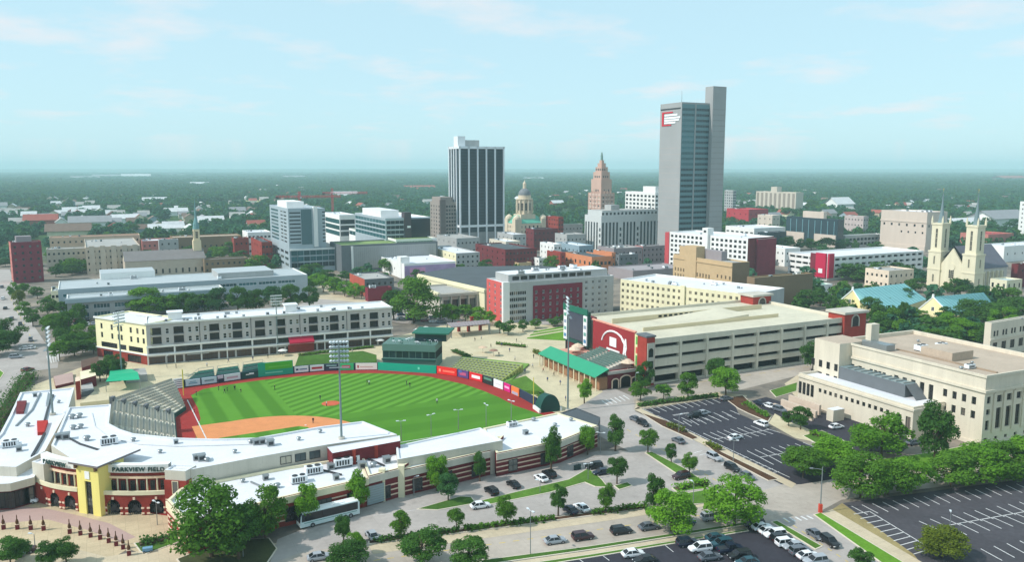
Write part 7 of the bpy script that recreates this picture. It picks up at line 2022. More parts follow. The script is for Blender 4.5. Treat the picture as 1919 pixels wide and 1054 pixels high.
# dark row behind the apartments
rowx = [(272, 592, 540, 66, 'bright'), (316, 592, 552, 48, 'mid'), (352, 590, 548, 46, 'dark'), (384, 588, 552, 42, 'dark'), (412, 588, 540, 44, 'blue'), (446, 588, 536, 46, 'dark'), (480, 586, 540, 44, 'dark'), (512, 584, 538, 42, 'blue'), (545, 582, 534, 44, 'dark'), (580, 580, 536, 40, 'dark')]
for k, (x, yb, yt, w, kd) in enumerate(rowx):
 T(x, yb, yt, w, kd, 'round', 'bright yellow green tree heading the row behind the apartments' if k == 0 else 'green tree second in the row behind the apartments' if k == 1 else 'dark tree, number %s from the right in the row behind the apartments' % ('eight', 'seven', 'six', 'five', 'four', 'three', 'two', 'one')[k - 2], 'tree row behind the apartments')
for k, (x, yb, yt, w) in enumerate(((588, 542, 512, 30), (606, 548, 516, 32), (626, 552, 520, 34), (646, 556, 526, 34), (664, 560, 530, 30), (678, 560, 536, 24), (612, 526, 506, 34), (650, 528, 508, 36), (690, 524, 508, 30))):
 T(x, yb, yt, w, 'bright' if k < 6 else 'dark', 'round', ('first', 'second', 'third', 'fourth', 'fifth', 'sixth', 'dark left', 'dark middle', 'dark right')[k] + (' bright street tree below the silver tower, counted from the left' if k < 6 else ' tree at the foot of the grey parking structure'), 'street trees below the silver tower')
T(776, 606, 520, 88, 'mid', 'wide', 'biggest tree, standing right of the apartment building')
T(738, 600, 545, 50, 'dark', 'round', 'dark tree at the left side of the biggest tree')
for k, (x, yb, yt, w, kd) in enumerate(((826, 604, 570, 38, 'bright'), (848, 606, 568, 34, 'bright'), (872, 604, 572, 38, 'mid'), (896, 608, 576, 34, 'bright'), (916, 612, 582, 28, 'bright'), (952, 628, 600, 32, 'dark'), (936, 626, 602, 20, 'dark'), (980, 622, 600, 24, 'dark'), (1004, 616, 598, 26, 'mid'), (1040, 612, 594, 30, 'dark'), (1058, 610, 590, 22, 'dark'))):
 T(x, yb, yt, w, kd, 'round', ('first bright tree right of the biggest tree', 'second bright tree right of the biggest tree', 'middle green tree before the convention hall', 'fourth tree before the convention hall', 'tree touching the pink hotel end', 'dark round tree before the hotel windows', 'little dark tree left of the hotel base', 'dark shrub tree by the park lawn', 'green shrub tree above the park lawn', 'dark shrub tree below the red hotel panel', 'dark shrub tree beside the scoreboard')[k], 'trees beyond centre field')
# right middle ground
mid = [(1510, 580, 544, 40, 'dark', 'round', 'dark tree left of the larger gabled hall'), (1598, 600, 560, 18, 'dark', 'cone', 'small conifer before the larger gable'), (1632, 606, 556, 44, 'dark', 'round', 'dark dome shaped tree before the teal roof'), (1692, 612, 562, 28, 'dark', 'cone', 'pointed conifer between the two teal roofs'), (1672, 616, 578, 30, 'mid', 'round', 'low tree left of the pointed conifer'), (1722, 612, 582, 40, 'mid', 'round', 'tree at the foot of the smaller gable'), (1650, 626, 590, 40, 'dark', 'round', 'dark tree beside the garage stair tower'), (1688, 634, 600, 34, 'mid', 'round', 'bush tree behind the federal chimney'), (1740, 634, 596, 56, 'dark', 'round', 'dark tree behind the federal roof'), (1784, 632, 586, 56, 'bright', 'wide', 'bright tree right of the smaller gable'), (1812, 640, 596, 50, 'bright', 'round', 'brightest tree behind the federal roof'), (1826, 606, 562, 60, 'dark', 'wide', 'big dark tree right of the smaller teal roof'), (1870, 612, 568, 56, 'dark', 'wide', 'dark tree below the chapel'), (1880, 620, 576, 44, 'bright', 'round', 'light green tree above the office annex'), (1850, 650, 604, 44, 'dark', 'round', 'dark tree left of the office annex'), (1910, 596, 560, 50, 'dark', 'wide', 'dark tree at the right edge below the school'), (1764, 646, 616, 60, 'dark', 'wide', 'low dark trees edge behind the federal roof'), (1788, 560, 520, 36, 'dark', 'round', 'dark tree before the cathedral doors'), (1716, 548, 520, 36, 'dark', 'round', 'dark tree left of the cathedral'), (1650, 540, 516, 26, 'dark', 'round', 'dark tree right of the pale stone hall front'), (1600, 528, 494, 60, 'dark', 'wide', 'broad dark tree before the white garage'), (1632, 526, 490, 60, 'dark', 'wide', 'second broad dark tree before the white garage'), (1672, 516, 490, 40, 'dark', 'round', 'tree at the right end of the white garage'), (1700, 520, 498, 36, 'dark', 'round', 'tree between white garage and cathedral'), (1640, 640, 612, 30, 'mid', 'round', 'small tree right of the garage stair tower'), (1560, 556, 536, 20, 'mid', 'round', 'small tree by the green kiosk'), (1838, 580, 540, 26, 'dark', 'oval', 'dark tree right of the chapel wall'), (1896, 566, 540, 30, 'mid', 'round', 'tree right of the chapel')]
for x, yb, yt, w, kd, sh, lab in mid: T(x, yb, yt, w, kd, sh, lab, 'trees around the gabled halls')
# scattered town trees further back
rnd = random.Random(99)
spots = [(105, 520, 22), (118, 512, 24), (135, 516, 26), (150, 508, 22), (130, 500, 22), (60, 500, 20), (10, 500, 20), (275, 494, 30), (300, 512, 34), (330, 514, 34), (480, 506, 26), (494, 500, 22), (430, 482, 26), (412, 488, 24), (450, 492, 24), (402, 480, 22), (470, 512, 26), (352, 482, 20), (20, 478, 20), (48, 474, 22), (95, 488, 20), (118, 480, 22), (215, 446, 20), (250, 440, 20), (180, 438, 22), (140, 440, 20), (1076, 400, 18), (1090, 404, 20), (1470, 470, 24), (1498, 470, 24), (1520, 470, 26), (1548, 470, 26), (1572, 470, 22), (1510, 440, 22), (1640, 470, 20), (1780, 452, 26), (1820, 470, 24), (1800, 440, 22), (1850, 430, 22), (1886, 452, 22), (1900, 436, 24), (1640, 430, 24), (1650, 444, 20), (1396, 440, 16), (1460, 400, 22), (1520, 400, 24), (1540, 404, 22), (1476, 410, 20), (1740, 500, 18), (1060, 395, 20), (1030, 400, 18), (930, 440, 16), (936, 432, 16)]
for k, (x, yb, h_) in enumerate(spots):
 T(x, yb, yb - h_ * rnd.uniform(.8, 1.1), h_ * rnd.uniform(1.0, 1.4), rnd.choice(('dark', 'dark', 'blue', 'mid')), 'round', 'dark green town tree standing between the roofs ' + ('on the left side' if x < 500 else 'near the courthouse' if x < 1100 else 'on the right side'), 'town trees ' + ('on the left side' if x < 500 else 'near the courthouse' if x < 1100 else 'on the right side'))
# more town trees wherever the ground is free
def free(x, y, m):
 for fx, fy, fa, q in FOOT:
  c, s_ = math.cos(fa), math.sin(fa); u = (x - fx) * c + (y - fy) * s_; v = -(x - fx) * s_ + (y - fy) * c
  if -m < u < q.W + m and -m < v < q.D + m: return False
 return True
SPARE = []
AREAS = (((60, 470), (430, 520), 46, 'by the church and school'), ((500, 800), (500, 560), 22, 'along the street below the silver tower'), ((830, 1250), (440, 520), 34, 'between the downtown shops'), ((1370, 1740), (430, 530), 52, 'around the white garage'), ((1500, 1919), (540, 610), 40, 'around the cathedral close'), ((1560, 1919), (400, 470), 46, 'behind the cathedral'), ((1640, 1850), (590, 652), 34, 'behind the federal roof'))
for (xa, xb), (ya, yb_), n, where in AREAS:
 k = 0
 for _ in range(n * 6):
  if k >= n: break
  x, y = rnd.uniform(xa, xb), rnd.uniform(ya, yb_); p = G(x, y)
  if not free(p.x, p.y, 3): continue
  k += 1
  if k > n * .4: SPARE.append((p.x, p.y)); continue
  hpx = rnd.uniform(6, 12) * FPX / math.hypot(p.x, p.y)
  T(x, y, y - hpx, hpx * rnd.uniform(.8, 1.25), rnd.choice(('dark', 'dark', 'blue', 'mid', 'mid')), rnd.choice(('round', 'wide')), 'green tree in the open ground ' + where, 'trees ' + where)
for _ in range(420):
 x, y = rnd.uniform(-430, -150), rnd.uniform(170, 640)
 if PR(x, y)[0] < -60 and free(x, y, 4) and not -60 < (x + 215) + (y - 300) * .42 < 20: SPARE.append((x, y))
# hedges and low planting
def hedge(name, label, pix, h, kind='dark', w=1.3, cat='hedge'):
 P = [G(x, y) for x, y in pix]
 r = empty(name, P[0], 0, label, cat)
 rg = np.random.default_rng(len(label))
 mb = MB()
 for a, c in zip(P, P[1:]):
  L = (c - a).length; d = (c - a).normalized(); nn = Vector((-d.y, d.x, 0))
  for k in range(int(L * 46)):
   q = a + d * rg.uniform(0, L) + nn * rg.normal() * w * .33 - P[0]; z = abs(rg.normal(.55, .3)) * h
   z = min(z, h * (1.0 + .15 * math.sin(q.x * 2.1 + q.y)))
   s = rg.uniform(.1, .24); t = rg.uniform(0, 6.28); u = rg.uniform(-.9, .9)
   e1 = Vector((math.cos(t), math.sin(t), u * .5)) * s; e2 = Vector((-math.sin(t), math.cos(t), .7)) * s
   v = Vector((q.x, q.y, z + .1)); mb.quad(v - e1 - e2, v + e1 - e2, v + e1 + e2, v - e1 + e2)
 mb.build('foliage', LEAF[kind], r)
 mb = MB()
 for a, c in zip(P, P[1:]):
  d = (c - a).normalized(); nn = Vector((-d.y, d.x, 0)) * w * .3; a2, c2 = a - P[0], c - P[0]
  mb.prism([tuple((a2 - nn)[:2]), tuple((c2 - nn)[:2]), tuple((c2 + nn)[:2]), tuple((a2 + nn)[:2])], 0, h * .5)
 mb.build('woody_base', bark, r)
 return r
hedge('hedge', 'low clipped hedge along the ballpark lot, left part', [(700, 1018), (860, 998)], 1.0)
hedge('hedge', 'low clipped hedge along the ballpark lot, middle part', [(870, 996), (1040, 975)], 1.0, 'mid')
hedge('hedge', 'low clipped hedge along the ballpark lot, right part', [(1110, 966), (1212, 952)], 1.1, 'mid')
hedge('hedge', 'tall dark hedge beside the street at the left edge', [(56, 708), (36, 736), (12, 772), (-20, 815)], 3.0, 'dark', 5.0)
hedge('hedge', 'wide hedge at the lower end of the entrance plaza', [(262, 1024), (345, 1006)], 1.2, 'dark', 2.4)
hedge('hedge', 'dark hedge along the head of the asphalt lot', [(1196, 763), (1345, 744)], 1.2, 'dark', 1.6)
hedge('hedge', 'yellow grass planting by the asphalt lot entrance', [(1250, 800), (1285, 812)], 1.4, 'olive', 1.6)
hedge('hedge', 'brown planting along the asphalt lot side', [(1326, 834), (1350, 846)], 1.1, 'olive', 1.4)
hedge('hedge', 'green planting at the lot corner by the annex path', [(1396, 758), (1440, 784)], 1.1, 'mid', 1.8)
hedge('hedge', 'mixed bushes beside the small courthouse lot', [(1520, 814), (1570, 832)], 1.4, 'bright', 2.2)
hedge('hedge', 'bright planting at the crossroads corner', [(1268, 920), (1324, 906)], 1.2, 'bright', 2.0)
hedge('hedge', 'planting behind the foul corner of right field', [(1010, 742), (1040, 768)], 1.2, 'mid', 1.6)
hedge('hedge', 'low planting strip on the concourse behind right centre field', [(930, 646), (985, 652)], 1.0, 'mid', 1.6)
hedge('hedge', 'low planting strip before the green building', [(850, 660), (880, 672)], 1.3, 'dark', 2.2)
hedge('hedge', 'low planting strip before the shopfronts of the apartments', [(560, 668), (700, 652)], .9, 'mid', 1.4)
hedge('hedge', 'shrubs along the roof stand walkway', [(1000, 660), (1060, 690)], 1.2, 'olive', 1.8)
# ================================================================== vehicles
tyre = M('tyre', (28, 28, 30), 0.9, 0.1, 2); rim = M('wheel_rim', (160, 162, 166), 0.35, 0.05, 2, metal=.7)
carglass = GLASS('car_glass', (26, 30, 36), 0.08, 0.2)
lamp_w = M('headlamp', (230, 232, 235), 0.2, 0.02, 2); lamp_r = M('tail_lamp', (150, 20, 24), 0.3, 0.02, 2)
def paint(name, rgb): return M('paint_' + name, rgb, 0.28, 0.03, 0.5, spec=0.55)
PAINT = {'white': paint('white', (230, 230, 232)), 'silver': paint('silver', (160, 164, 170)), 'grey': paint('grey', (96, 100, 108)), 'black': paint('black', (26, 26, 30)), 'red': paint('red', (120, 24, 30)),
   'maroon': paint('maroon', (62, 32, 36)), 'blue': paint('blue', (34, 52, 92)), 'teal': paint('teal', (40, 76, 88)), 'tan': paint('tan', (160, 146, 124)), 'navy': paint('navy', (26, 34, 56))}
WHEEL = MB(); WHEEL.tube((0, -.11, 0), (0, .11, 0), .33, .33, 14); WHEEL.tube((0, -.125, 0), (0, .125, 0), .2, .2, 10, 1); WHEEL = WHEEL.mesh('wheel', [tyre, rim])
def car_meshes(kind):
 mb = MB()
 if kind == 'sedan': st = [(-2.3, .52, .66, .80), (-2.15, .30, .92, .86), (-1.5, .24, .98, .90), (0, .22, 1.0, .91), (.95, .24, .98, .90), (2.05, .28, .80, .84), (2.3, .42, .62, .74)]
 elif kind == 'suv': st = [(-2.3, .50, .98, .84), (-2.2, .32, 1.10, .90), (-1.4, .28, 1.12, .93), (0, .26, 1.12, .94), (.95, .28, 1.10, .93), (2.1, .32, .96, .88), (2.35, .48, .72, .78)]
 else: st = [(-2.7, .50, 1.0, .86), (-2.6, .36, 1.12, .94), (-.6, .30, 1.12, .96), (1.1, .30, 1.12, .95), (2.5, .36, 1.04, .92), (2.75, .5, .76, .82)]
 rings = []
 for x, zb, zt, hw in st:
  zm = zb + (zt - zb) * .55
  rings.append([(x, -hw * .86, zb), (x, -hw, zb + .12), (x, -hw, zm), (x, -hw * .88, zt), (x, hw * .88, zt), (x, hw, zm), (x, hw, zb + .12), (x, hw * .86, zb)])
 i0 = len(mb.v)
 for r in rings: mb.v += r
 for k in range(len(rings) - 1):
  for j in range(8):
   a = i0 + k * 8 + j; b2 = i0 + k * 8 + (j + 1) % 8; mb.f.append((a, b2, b2 + 8, a + 8)); mb.m.append(0)
 mb.f.append(tuple(i0 + j for j in range(8))); mb.m.append(0); mb.f.append(tuple(i0 + (len(rings) - 1) * 8 + 7 - j for j in range(8))); mb.m.append(0)
 body = mb.mesh('body', PAINT['white'])
 if kind == 'sedan': bx0, bx1, tx0, tx1, zb, zt, wb_, wt = -1.85, 1.15, -1.05, .35, .96, 1.43, .84, .62
 elif kind == 'suv': bx0, bx1, tx0, tx1, zb, zt, wb_, wt = -2.2, 1.15, -1.9, .35, 1.08, 1.68, .88, .70
 else: bx0, bx1, tx0, tx1, zb, zt, wb_, wt = -.75, 1.35, -.55, .65, 1.08, 1.78, .9, .74
 c = MB(); B4 = [(bx0, -wb_, zb), (bx1, -wb_, zb), (bx1, wb_, zb), (bx0, wb_, zb)]; T4 = [(tx0, -wt, zt), (tx1, -wt, zt), (tx1, wt, zt), (tx0, wt, zt)]
 for k in range(4): c.quad(B4[k], B4[(k + 1) % 4], T4[(k + 1) % 4], T4[k])
 cabin = c.mesh('windows', carglass)
 rf_ = MB(); rf_.prism([(tx0 - .08, -wt - .03), (tx1 + .08, -wt - .03), (tx1 + .08, wt + .03), (tx0 - .08, wt + .03)], zt - .02, zt + .05)
 for k in range(4): rf_.tube(B4[k], T4[k], .05, .045, 5)
 xm = (tx0 + tx1) / 2
 for s in (-1, 1): rf_.tube((xm - .1, s * (wb_ + .01), zb), (xm - .1, s * (wt + .01), zt), .05, .05, 5)
 roof_ = rf_.mesh('roof', PAINT['white'])
 fx = st[-1][0]; rx = st[0][0]
 l1 = MB(); l1.box(fx - .10, fx + .01, -.14, .14, st[-1][1] + .12, st[-1][1] + .26); l1 = l1.mesh('headlight', lamp_w)
 l2_ = MB(); l2_.box(rx - .01, rx + .1, -.12, .12, st[0][2] - .2, st[0][2] - .06); l2_ = l2_.mesh('tail_light', lamp_r)
 bed = None
 if kind == 'pickup':
  q = MB(); q.box(-2.5, -.85, -.72, .72, 1.0, 1.13); bed = q.mesh('cargo_bed', metal_dark)
 return dict(body=body, cabin=cabin, roof=roof_, head=l1, tail=l2_, bed=bed, wx=(1.42, -1.38) if kind != 'pickup' else (1.65, -1.6))
CARM = {k: car_meshes(k) for k in ('sedan', 'suv', 'pickup')}
def own(o, mat):
 o.material_slots[0].link = 'OBJECT'; o.material_slots[0].material = mat
def car(x, y, deg, kind, colr, label, group, scale=1.0, base=None, small=False, z=0.05):
 p = G(x, y) if base is None else base
 m = CARM[kind]
 r = empty({'sedan': 'parked_car', 'suv': 'sport_utility_car', 'pickup': 'pickup_truck'}[kind], (p.x, p.y, z), R(deg), label, 'car' if kind != 'pickup' else 'pickup', group)
 r.scale = (scale,) * 3
 o = add('body', m['body'], r); own(o, PAINT[colr]); o = add('roof', m['roof'], r); own(o, PAINT[colr]); add('windows', m['cabin'], r)
 for wx in m['wx']:
  for s in (-1, 1): add('wheel', WHEEL, r, (wx, s * .82, .33))
 if m['bed']: add('cargo_bed', m['bed'], r)
 if not small:
  for s in (-1, 1): add('headlight', m['head'], r, (0, s * .55, 0)); add('tail_light', m['tail'], r, (0, s * .6, 0))
 return r
SD = 17.0
# street row
row = [(1040, 1019, 'sedan', 'silver', 'silver car first in the row along the bottom street'), (1092, 1012, 'suv', 'maroon', 'dark maroon sport utility car second along the bottom street'), (1164, 1001, 'suv', 'black', 'black sport utility car third along the bottom street'), (1216, 993, 'sedan', 'grey', 'grey car fourth along the bottom street'), (1284, 985, 'sedan', 'teal', 'dark teal car under the broad bright tree'), (1332, 975, 'suv', 'silver', 'silver sport utility car last in the row along the bottom street'), (1402, 969, 'sedan', 'teal', 'blue grey car turning at the crossroads')]
for x, y, kd, c_, lab in row: car(x, y, SD, kd, c_, lab, 'cars parked along the bottom street')
# diagonal street
for x, y, dg, kd, c_, lab in ((1191, 790, -64, 'sedan', 'grey', 'grey car at the top of the diagonal street'), (1205, 798, -64, 'suv', 'black', 'black car second down the diagonal street'), (1271, 830, 116, 'sedan', 'grey', 'dark car driving up the diagonal street'), (1338, 862, -64, 'suv', 'silver', 'silver car parked by the lot hatching'), (1372, 882, -64, 'suv', 'black', 'black car below the silver one on the diagonal street'), (1400, 897, -64, 'sedan', 'grey', 'grey car last on the diagonal street'), (1528, 1008, -74, 'sedan', 'grey', 'grey car on the lower diagonal street'), (1555, 1022, -74, 'suv', 'black', 'dark car below the grey one on the lower diagonal street')):
 car(x, y, dg, kd, c_, lab, 'cars on the diagonal street')
# ballpark lot
for x, y, dg, kd, c_, lab in ((921, 926, 120, 'suv', 'black', 'leftmost dark car in the ballpark lot'), (962, 913, 120, 'sedan', 'black', 'second dark car in the ballpark lot'), (1014, 901, 120, 'sedan', 'white', 'white car beside a black one in the ballpark lot'), (1029, 894, 120, 'suv', 'black', 'black car beside the white one in the ballpark lot'), (1113, 879, 200, 'suv', 'black', 'black car behind the grass tip in the ballpark lot'), (1127, 890, 200, 'sedan', 'navy', 'navy car by the teardrop tree'), (1068, 961, 120, 'sedan', 'navy', 'navy car facing the hedge'), (1090, 957, 120, 'sedan', 'white', 'white car facing the hedge'), (1276, 898, 205, 'suv', 'maroon', 'maroon car by the narrow verge'), (697, 1009, 118, 'sedan', 'silver', 'silver car alone near the bus'), (900, 953, 20, 'sedan', 'white', 'white car tip behind the young oval tree')):
 car(x, y, dg, kd, c_, lab, 'cars in the ballpark lot')
# bottom lot: two columns
cols = [(1288, 1024, 'navy', 'suv'), (1312, 1034, 'white', 'suv'), (1342, 1014, 'teal', 'sedan'), (1352, 1026, 'teal', 'suv'), (1368, 1036, 'navy', 'pickup'), (1386, 1048, 'black', 'suv'), (1330, 1050, 'grey', 'sedan'), (1400, 1060, 'teal', 'sedan'), (1186, 1044, 'white', 'sedan'), (1208, 1056, 'black', 'sedan')]
tg_ = ('navy car heading the left column of the bottom lot', 'white van like car second in the left column', 'pale teal car at the top of the middle cluster', 'teal car below the pale teal one', 'navy pickup in the middle of the cluster', 'black car low in the cluster', 'grey car below the white one', 'teal car at the bottom edge of the cluster', 'white car alone in the bottom lot', 'black car beside the lone white one')
for k, (x, y, c_, kd) in enumerate(cols): car(x, y, 14 + 180 * (k % 2), kd, c_, tg_[k], 'cars in the bottom lot')
cols = [(1412, 987, 'black', 'suv'), (1428, 994, 'white', 'sedan'), (1441, 1001, 'white', 'sedan'), (1452, 1008, 'white', 'suv'), (1464, 1016, 'black', 'suv'), (1474, 1024, 'white', 'suv'), (1488, 1030, 'silver', 'sedan'), (1500, 1040, 'grey', 'suv'), (1514, 1048, 'white', 'sedan'), (1528, 1058, 'silver', 'suv')]
od = ('black car at the head', 'white car second', 'white car third', 'white car fourth', 'black car fifth', 'white car sixth', 'silver car seventh', 'grey car eighth', 'white car ninth', 'silver car last')
for k, (x, y, c_, kd) in enumerate(cols): car(x, y, 14 + (180 if k % 3 == 0 else 0), kd, c_, od[k] + ' in the right column of the bottom lot', 'cars in the bottom lot')
# asphalt lot
for x, y, dg, kd, c_, lab in ((1318, 778, 26, 'sedan', 'silver', 'pale car among the stalls at the top of the asphalt lot'), (1300, 783, 200, 'suv', 'black', 'black car next to the pale one at the top of the asphalt lot'), (1426, 799, 118, 'suv', 'white', 'white car at the right edge of the asphalt lot'), (1378, 824, 28, 'sedan', 'white', 'white car in the middle of the asphalt lot'), (1361, 751, 26, 'sedan', 'grey', 'grey car at the head of the asphalt lot'), (1442, 765, -60, 'sedan', 'white', 'white car in the small courthouse lot'), (1425, 760, -60, 'sedan', 'navy', 'navy car in the small courthouse lot'), (1461, 772, -60, 'suv', 'grey', 'grey car in the small courthouse lot'), (1567, 804, 20, 'sedan', 'white', 'white car alone in the middle of the small courthouse lot'), (1700, 820, 20, 'suv', 'silver', 'silver car before the annex corner'), (1712, 834, 20, 'sedan', 'grey', 'grey car below the silver one by the annex')):
 car(x, y, dg, kd, c_, lab, 'cars in the courthouse lots')
# bottom left
car(24, 1046, 22, 'sedan', 'silver', 'silver car at the bottom left corner', None)
car(44, 1038, 22, 'suv', 'maroon', 'dark car just behind the silver one at the bottom left', None)
car(598, 1050, 20, 'sedan', 'silver', 'silver car at the bottom edge near the driveway', None)
car(52, 944, 10, 'suv', 'white', 'white car under the arcade left of the entrance', None)
# street and car parks further away
lst = []
for k, (x, y, dg, c_) in enumerate(((6, 562, 115, 'white'), (10, 580, 115, 'black'), (22, 600, 115, 'grey'), (38, 610, 300, 'black'), (58, 640, 300, 'grey'), (48, 656, 20, 'white'), (30, 672, 20, 'silver'), (52, 696, 60, 'red'), (20, 548, 115, 'silver'), (24, 530, 115, 'white'), (4, 540, 115, 'grey'), (56, 655, 200, 'white'))):
 car(x, y, dg, 'sedan' if k % 2 else 'suv', c_, 'small %s car on the left street %s' % ({'white': 'white', 'black': 'black', 'grey': 'grey', 'silver': 'silver', 'red': 'red'}[c_], ('near its upper end', 'left lane', 'below the crossing', 'by the trees', 'before the crossroads', 'entering the crossroads', 'leaving the crossroads', 'by the hedge', 'beside the first tree', 'by the brick tower', 'at the very edge', 'waiting at the crossroads')[k]), 'cars on the left street', small=True)
cc = ['white', 'silver', 'grey', 'black', 'red', 'blue', 'tan']
rnd = random.Random(41)
LAST = ['', '']
def KD(): LAST[0] = rnd.choice(('sedan', 'suv')); return LAST[0]
def KC(): LAST[1] = rnd.choice(cc); return LAST[1]
def ck(): return LAST[1] + (' car' if LAST[0] == 'sedan' else ' sport utility car')
for k in range(26):
 x = 120 + (k % 13) * 11; y = 606 + (k // 13) * 8 - (k % 13) * 1.0
 car(x, y, 118, KD(), KC(), 'small %s in the lot left of the apartments' % ck(), 'cars in the lot left of the apartments', small=True)
for k in range(12):
 x = 752 + (k % 6) * 15; y = 592 + (k // 6) * 7 + (k % 6) * 1.5
 car(x, y, 24, KD(), KC(), 'small %s by the street right of the biggest tree' % ck(), 'cars by the biggest tree', small=True)
for k in range(22):
 x = 1520 + (k % 8) * 9; y = 552 + (k // 8) * 8 + rnd.uniform(-1, 1)
 car(x, y, 26, KD(), KC(), 'small %s left of the larger gabled hall' % ck(), 'cars by the larger gabled hall', small=True)
# cars on the garage roof of the white garage are left out: none shows
# coach
def coach(x, y, deg, label):
 p = G(x, y); r = empty('coach', (p.x, p.y, .03), R(deg), label, 'bus')
 L, w, h = 13.2, 1.28, 3.5
 bm_ = MB()
 prof = [(-L / 2, .45), (-L / 2, 3.1), (-L / 2 + .2, 3.4), (L / 2 - .5, 3.4), (L / 2 - .15, 2.9), (L / 2 + .05, 1.3), (L / 2, .4)]
 n = len(prof)
 for s in (-1, 1): bm_.ngon([(a, s * w, c) for a, c in prof])
 for k in range(n):
  a, c = prof[k], prof[(k + 1) % n]; bm_.quad((a[0], -w, a[1]), (c[0], -w, c[1]), (c[0], w, c[1]), (a[0], w, a[1]))
 bm_.build('body', paint('coach', (206, 222, 222)), r)
 q = MB(); q.prism([(-L / 2 + .2, -w + .12), (L / 2 - .6, -w + .12), (L / 2 - .6, w - .12), (-L / 2 + .2, w - .12)], 3.40, 3.52); q.box(-3.4, -1, -.7, .7, 3.52, 3.7); q.build('roof', M('coach_roof', (240, 242, 242), .5, .03), r)
 for s in (-1, 1):
  q = MB(); q.box(-L / 2 + .4, L / 2 - .3, s * (w + .004) - .004, s * (w + .004) + .004, 1.6, 3.3); q.build('window_band', metal_dark, r)
  for k in range(6):
   q = MB(); u0 = -L / 2 + .7 + k * 1.92; q.box(u0, u0 + 1.9, s * (w + .012) - .01, s * (w + .012) + .01, 1.7, 3.25); q.build('side_window', carglass, r)
  q = MB(); q.box(-L / 2 + .6, L / 2 - .8, s * (w + .008) - .008, s * (w + .008) + .008, 1.2, 1.32); q.build('stripe', M('coach_stripe', (40, 130, 120), .5), r)
 q = MB(); q.quad((L / 2 + .06, -w + .1, 1.35), (L / 2 + .06, w - .1, 1.35), (L / 2 - .14, w - .1, 2.95), (L / 2 - .14, -w + .1, 2.95)); q.quad((L / 2 - .16, -w + .1, 2.95), (L / 2 - .16, w - .1, 2.95), (L / 2 - .5, w - .14, 3.41), (L / 2 - .5, -w + .14, 3.41)); q.build('windscreen', carglass, r)
 for wx in (L / 2 - 2.6, -L / 2 + 3.3, -L / 2 + 2.1):
  for s in (-1, 1): add('wheel', WHEEL, r, (wx, s * (w - .06), .5), None, (1.5, 1.3, 1.5))
 for s in (-1, 1):
  q = MB(); q.tube((L / 2 - .2, s * w, 2.9), (L / 2 + .5, s * (w + .25), 2.7), .05, .05, 5); q.box(L / 2 + .4, L / 2 + .55, s * (w + .25) - .12, s * (w + .25) + .12, 2.1, 2.7); q.build('mirror', metal_dark, r)
  q = MB(); q.box(L / 2 - .02, L / 2 + .06, s * .9 - .2, s * .9 + .2, .75, .95); q.build('headlight', lamp_w, r)
 return r
coach(616, 977, 33.6 + 180, 'white coach with dark window band parked before the low brick wing')
# ================================================================== light towers, lamps
lampm = M('floodlight_face', (214, 220, 224), 0.25, 0.05, 2)
def light_tower(x, yb, yt, zb, rows, label, colsn=8):
 p = G(x, yb, zb); top = HGT(p, yt)
 r = empty('light_tower', (p.x, p.y, zb), 0, label, 'light tower', 'ballpark light towers')
 h = top - zb; d = math.atan2(245 - p.y, -50 - p.x); r.rotation_euler.z = d + math.pi / 2
 m = M('pole_steel', (128, 142, 142), 0.5, 0.06, 1, metal=.3)
 mb = MB(); mb.tube((0, 0, 0), (0, 0, h * .5), .3, .24, 10); mb.tube((0, 0, h * .5), (0, 0, h), .24, .16, 10); mb.build('pole', m, r)
 TB_((0, 0, 0), (0, 0, .5), .8, .8, 12).build('base', concrete, r)
 wd = colsn * .78
 for k in range(rows):
  z = h - .3 - k * 1.15
  arm = BX(-wd / 2, wd / 2, -.12, .12, z - .1, z + .1).build('crossarm', m, r)
  for c in range(colsn):
   u = -wd / 2 + wd * (c + .5) / colsn
   TB_((u, -.15, z + .2), (u, -.65, z + .02), .16, .42, 8).build('floodlight', lampm, arm)
 BX(-wd / 2, wd / 2, .2, .9, h - rows * 1.15 - .5, h - rows * 1.15 - .42).build('catwalk', metal_grey, r)
 return r
light_tower(99, 778, 614, 8.0, 5, 'light tower rising from the west wing roof at the left', 4)
light_tower(229, 712, 585, 0, 4, 'light tower before the cream apartment end', 6)
light_tower(521, 664, 553, 0, 4, 'light tower before the middle of the apartments', 6)
light_tower(640, 823, 641, 9.6, 5, 'tallest light tower standing on the white roof at centre', 6)
light_tower(1064, 770, 558, 0, 5, 'light tower beside the right field stand', 6)
def lamp(x, yb, yt, zb, label, group, arms=2):
 p = G(x, yb, zb); h = max(3, HGT(p, yt) - zb)
 r = empty('lamp_post', (p.x, p.y, zb), random.uniform(0, 3), label, 'lamp post', group)
 TB_((0, 0, 0), (0, 0, h), .10, .06, 6).build('pole', metal_grey, r)
 for k in range(arms):
  s = 1 if k == 0 else -1
  mb = MB(); mb.tube((0, 0, h - .05), (s * .9, 0, h + .1), .05, .04, 5); mb.box(s * .9 - .35, s * .9 + .35, -.18, .18, h + .02, h + .18); mb.build('lamp_head', lampm, r)
 return r
for k, (x, yb, yt) in enumerate(((752, 828, 790), (808, 818, 778), (859, 806, 769), (911, 800, 759), (958, 792, 752))):
 lamp(x, yb, yt, 5.5, ('first', 'second', 'third', 'fourth', 'fifth')[k] + ' lamp from the left along the first base side roof', 'lamps along the first base side')
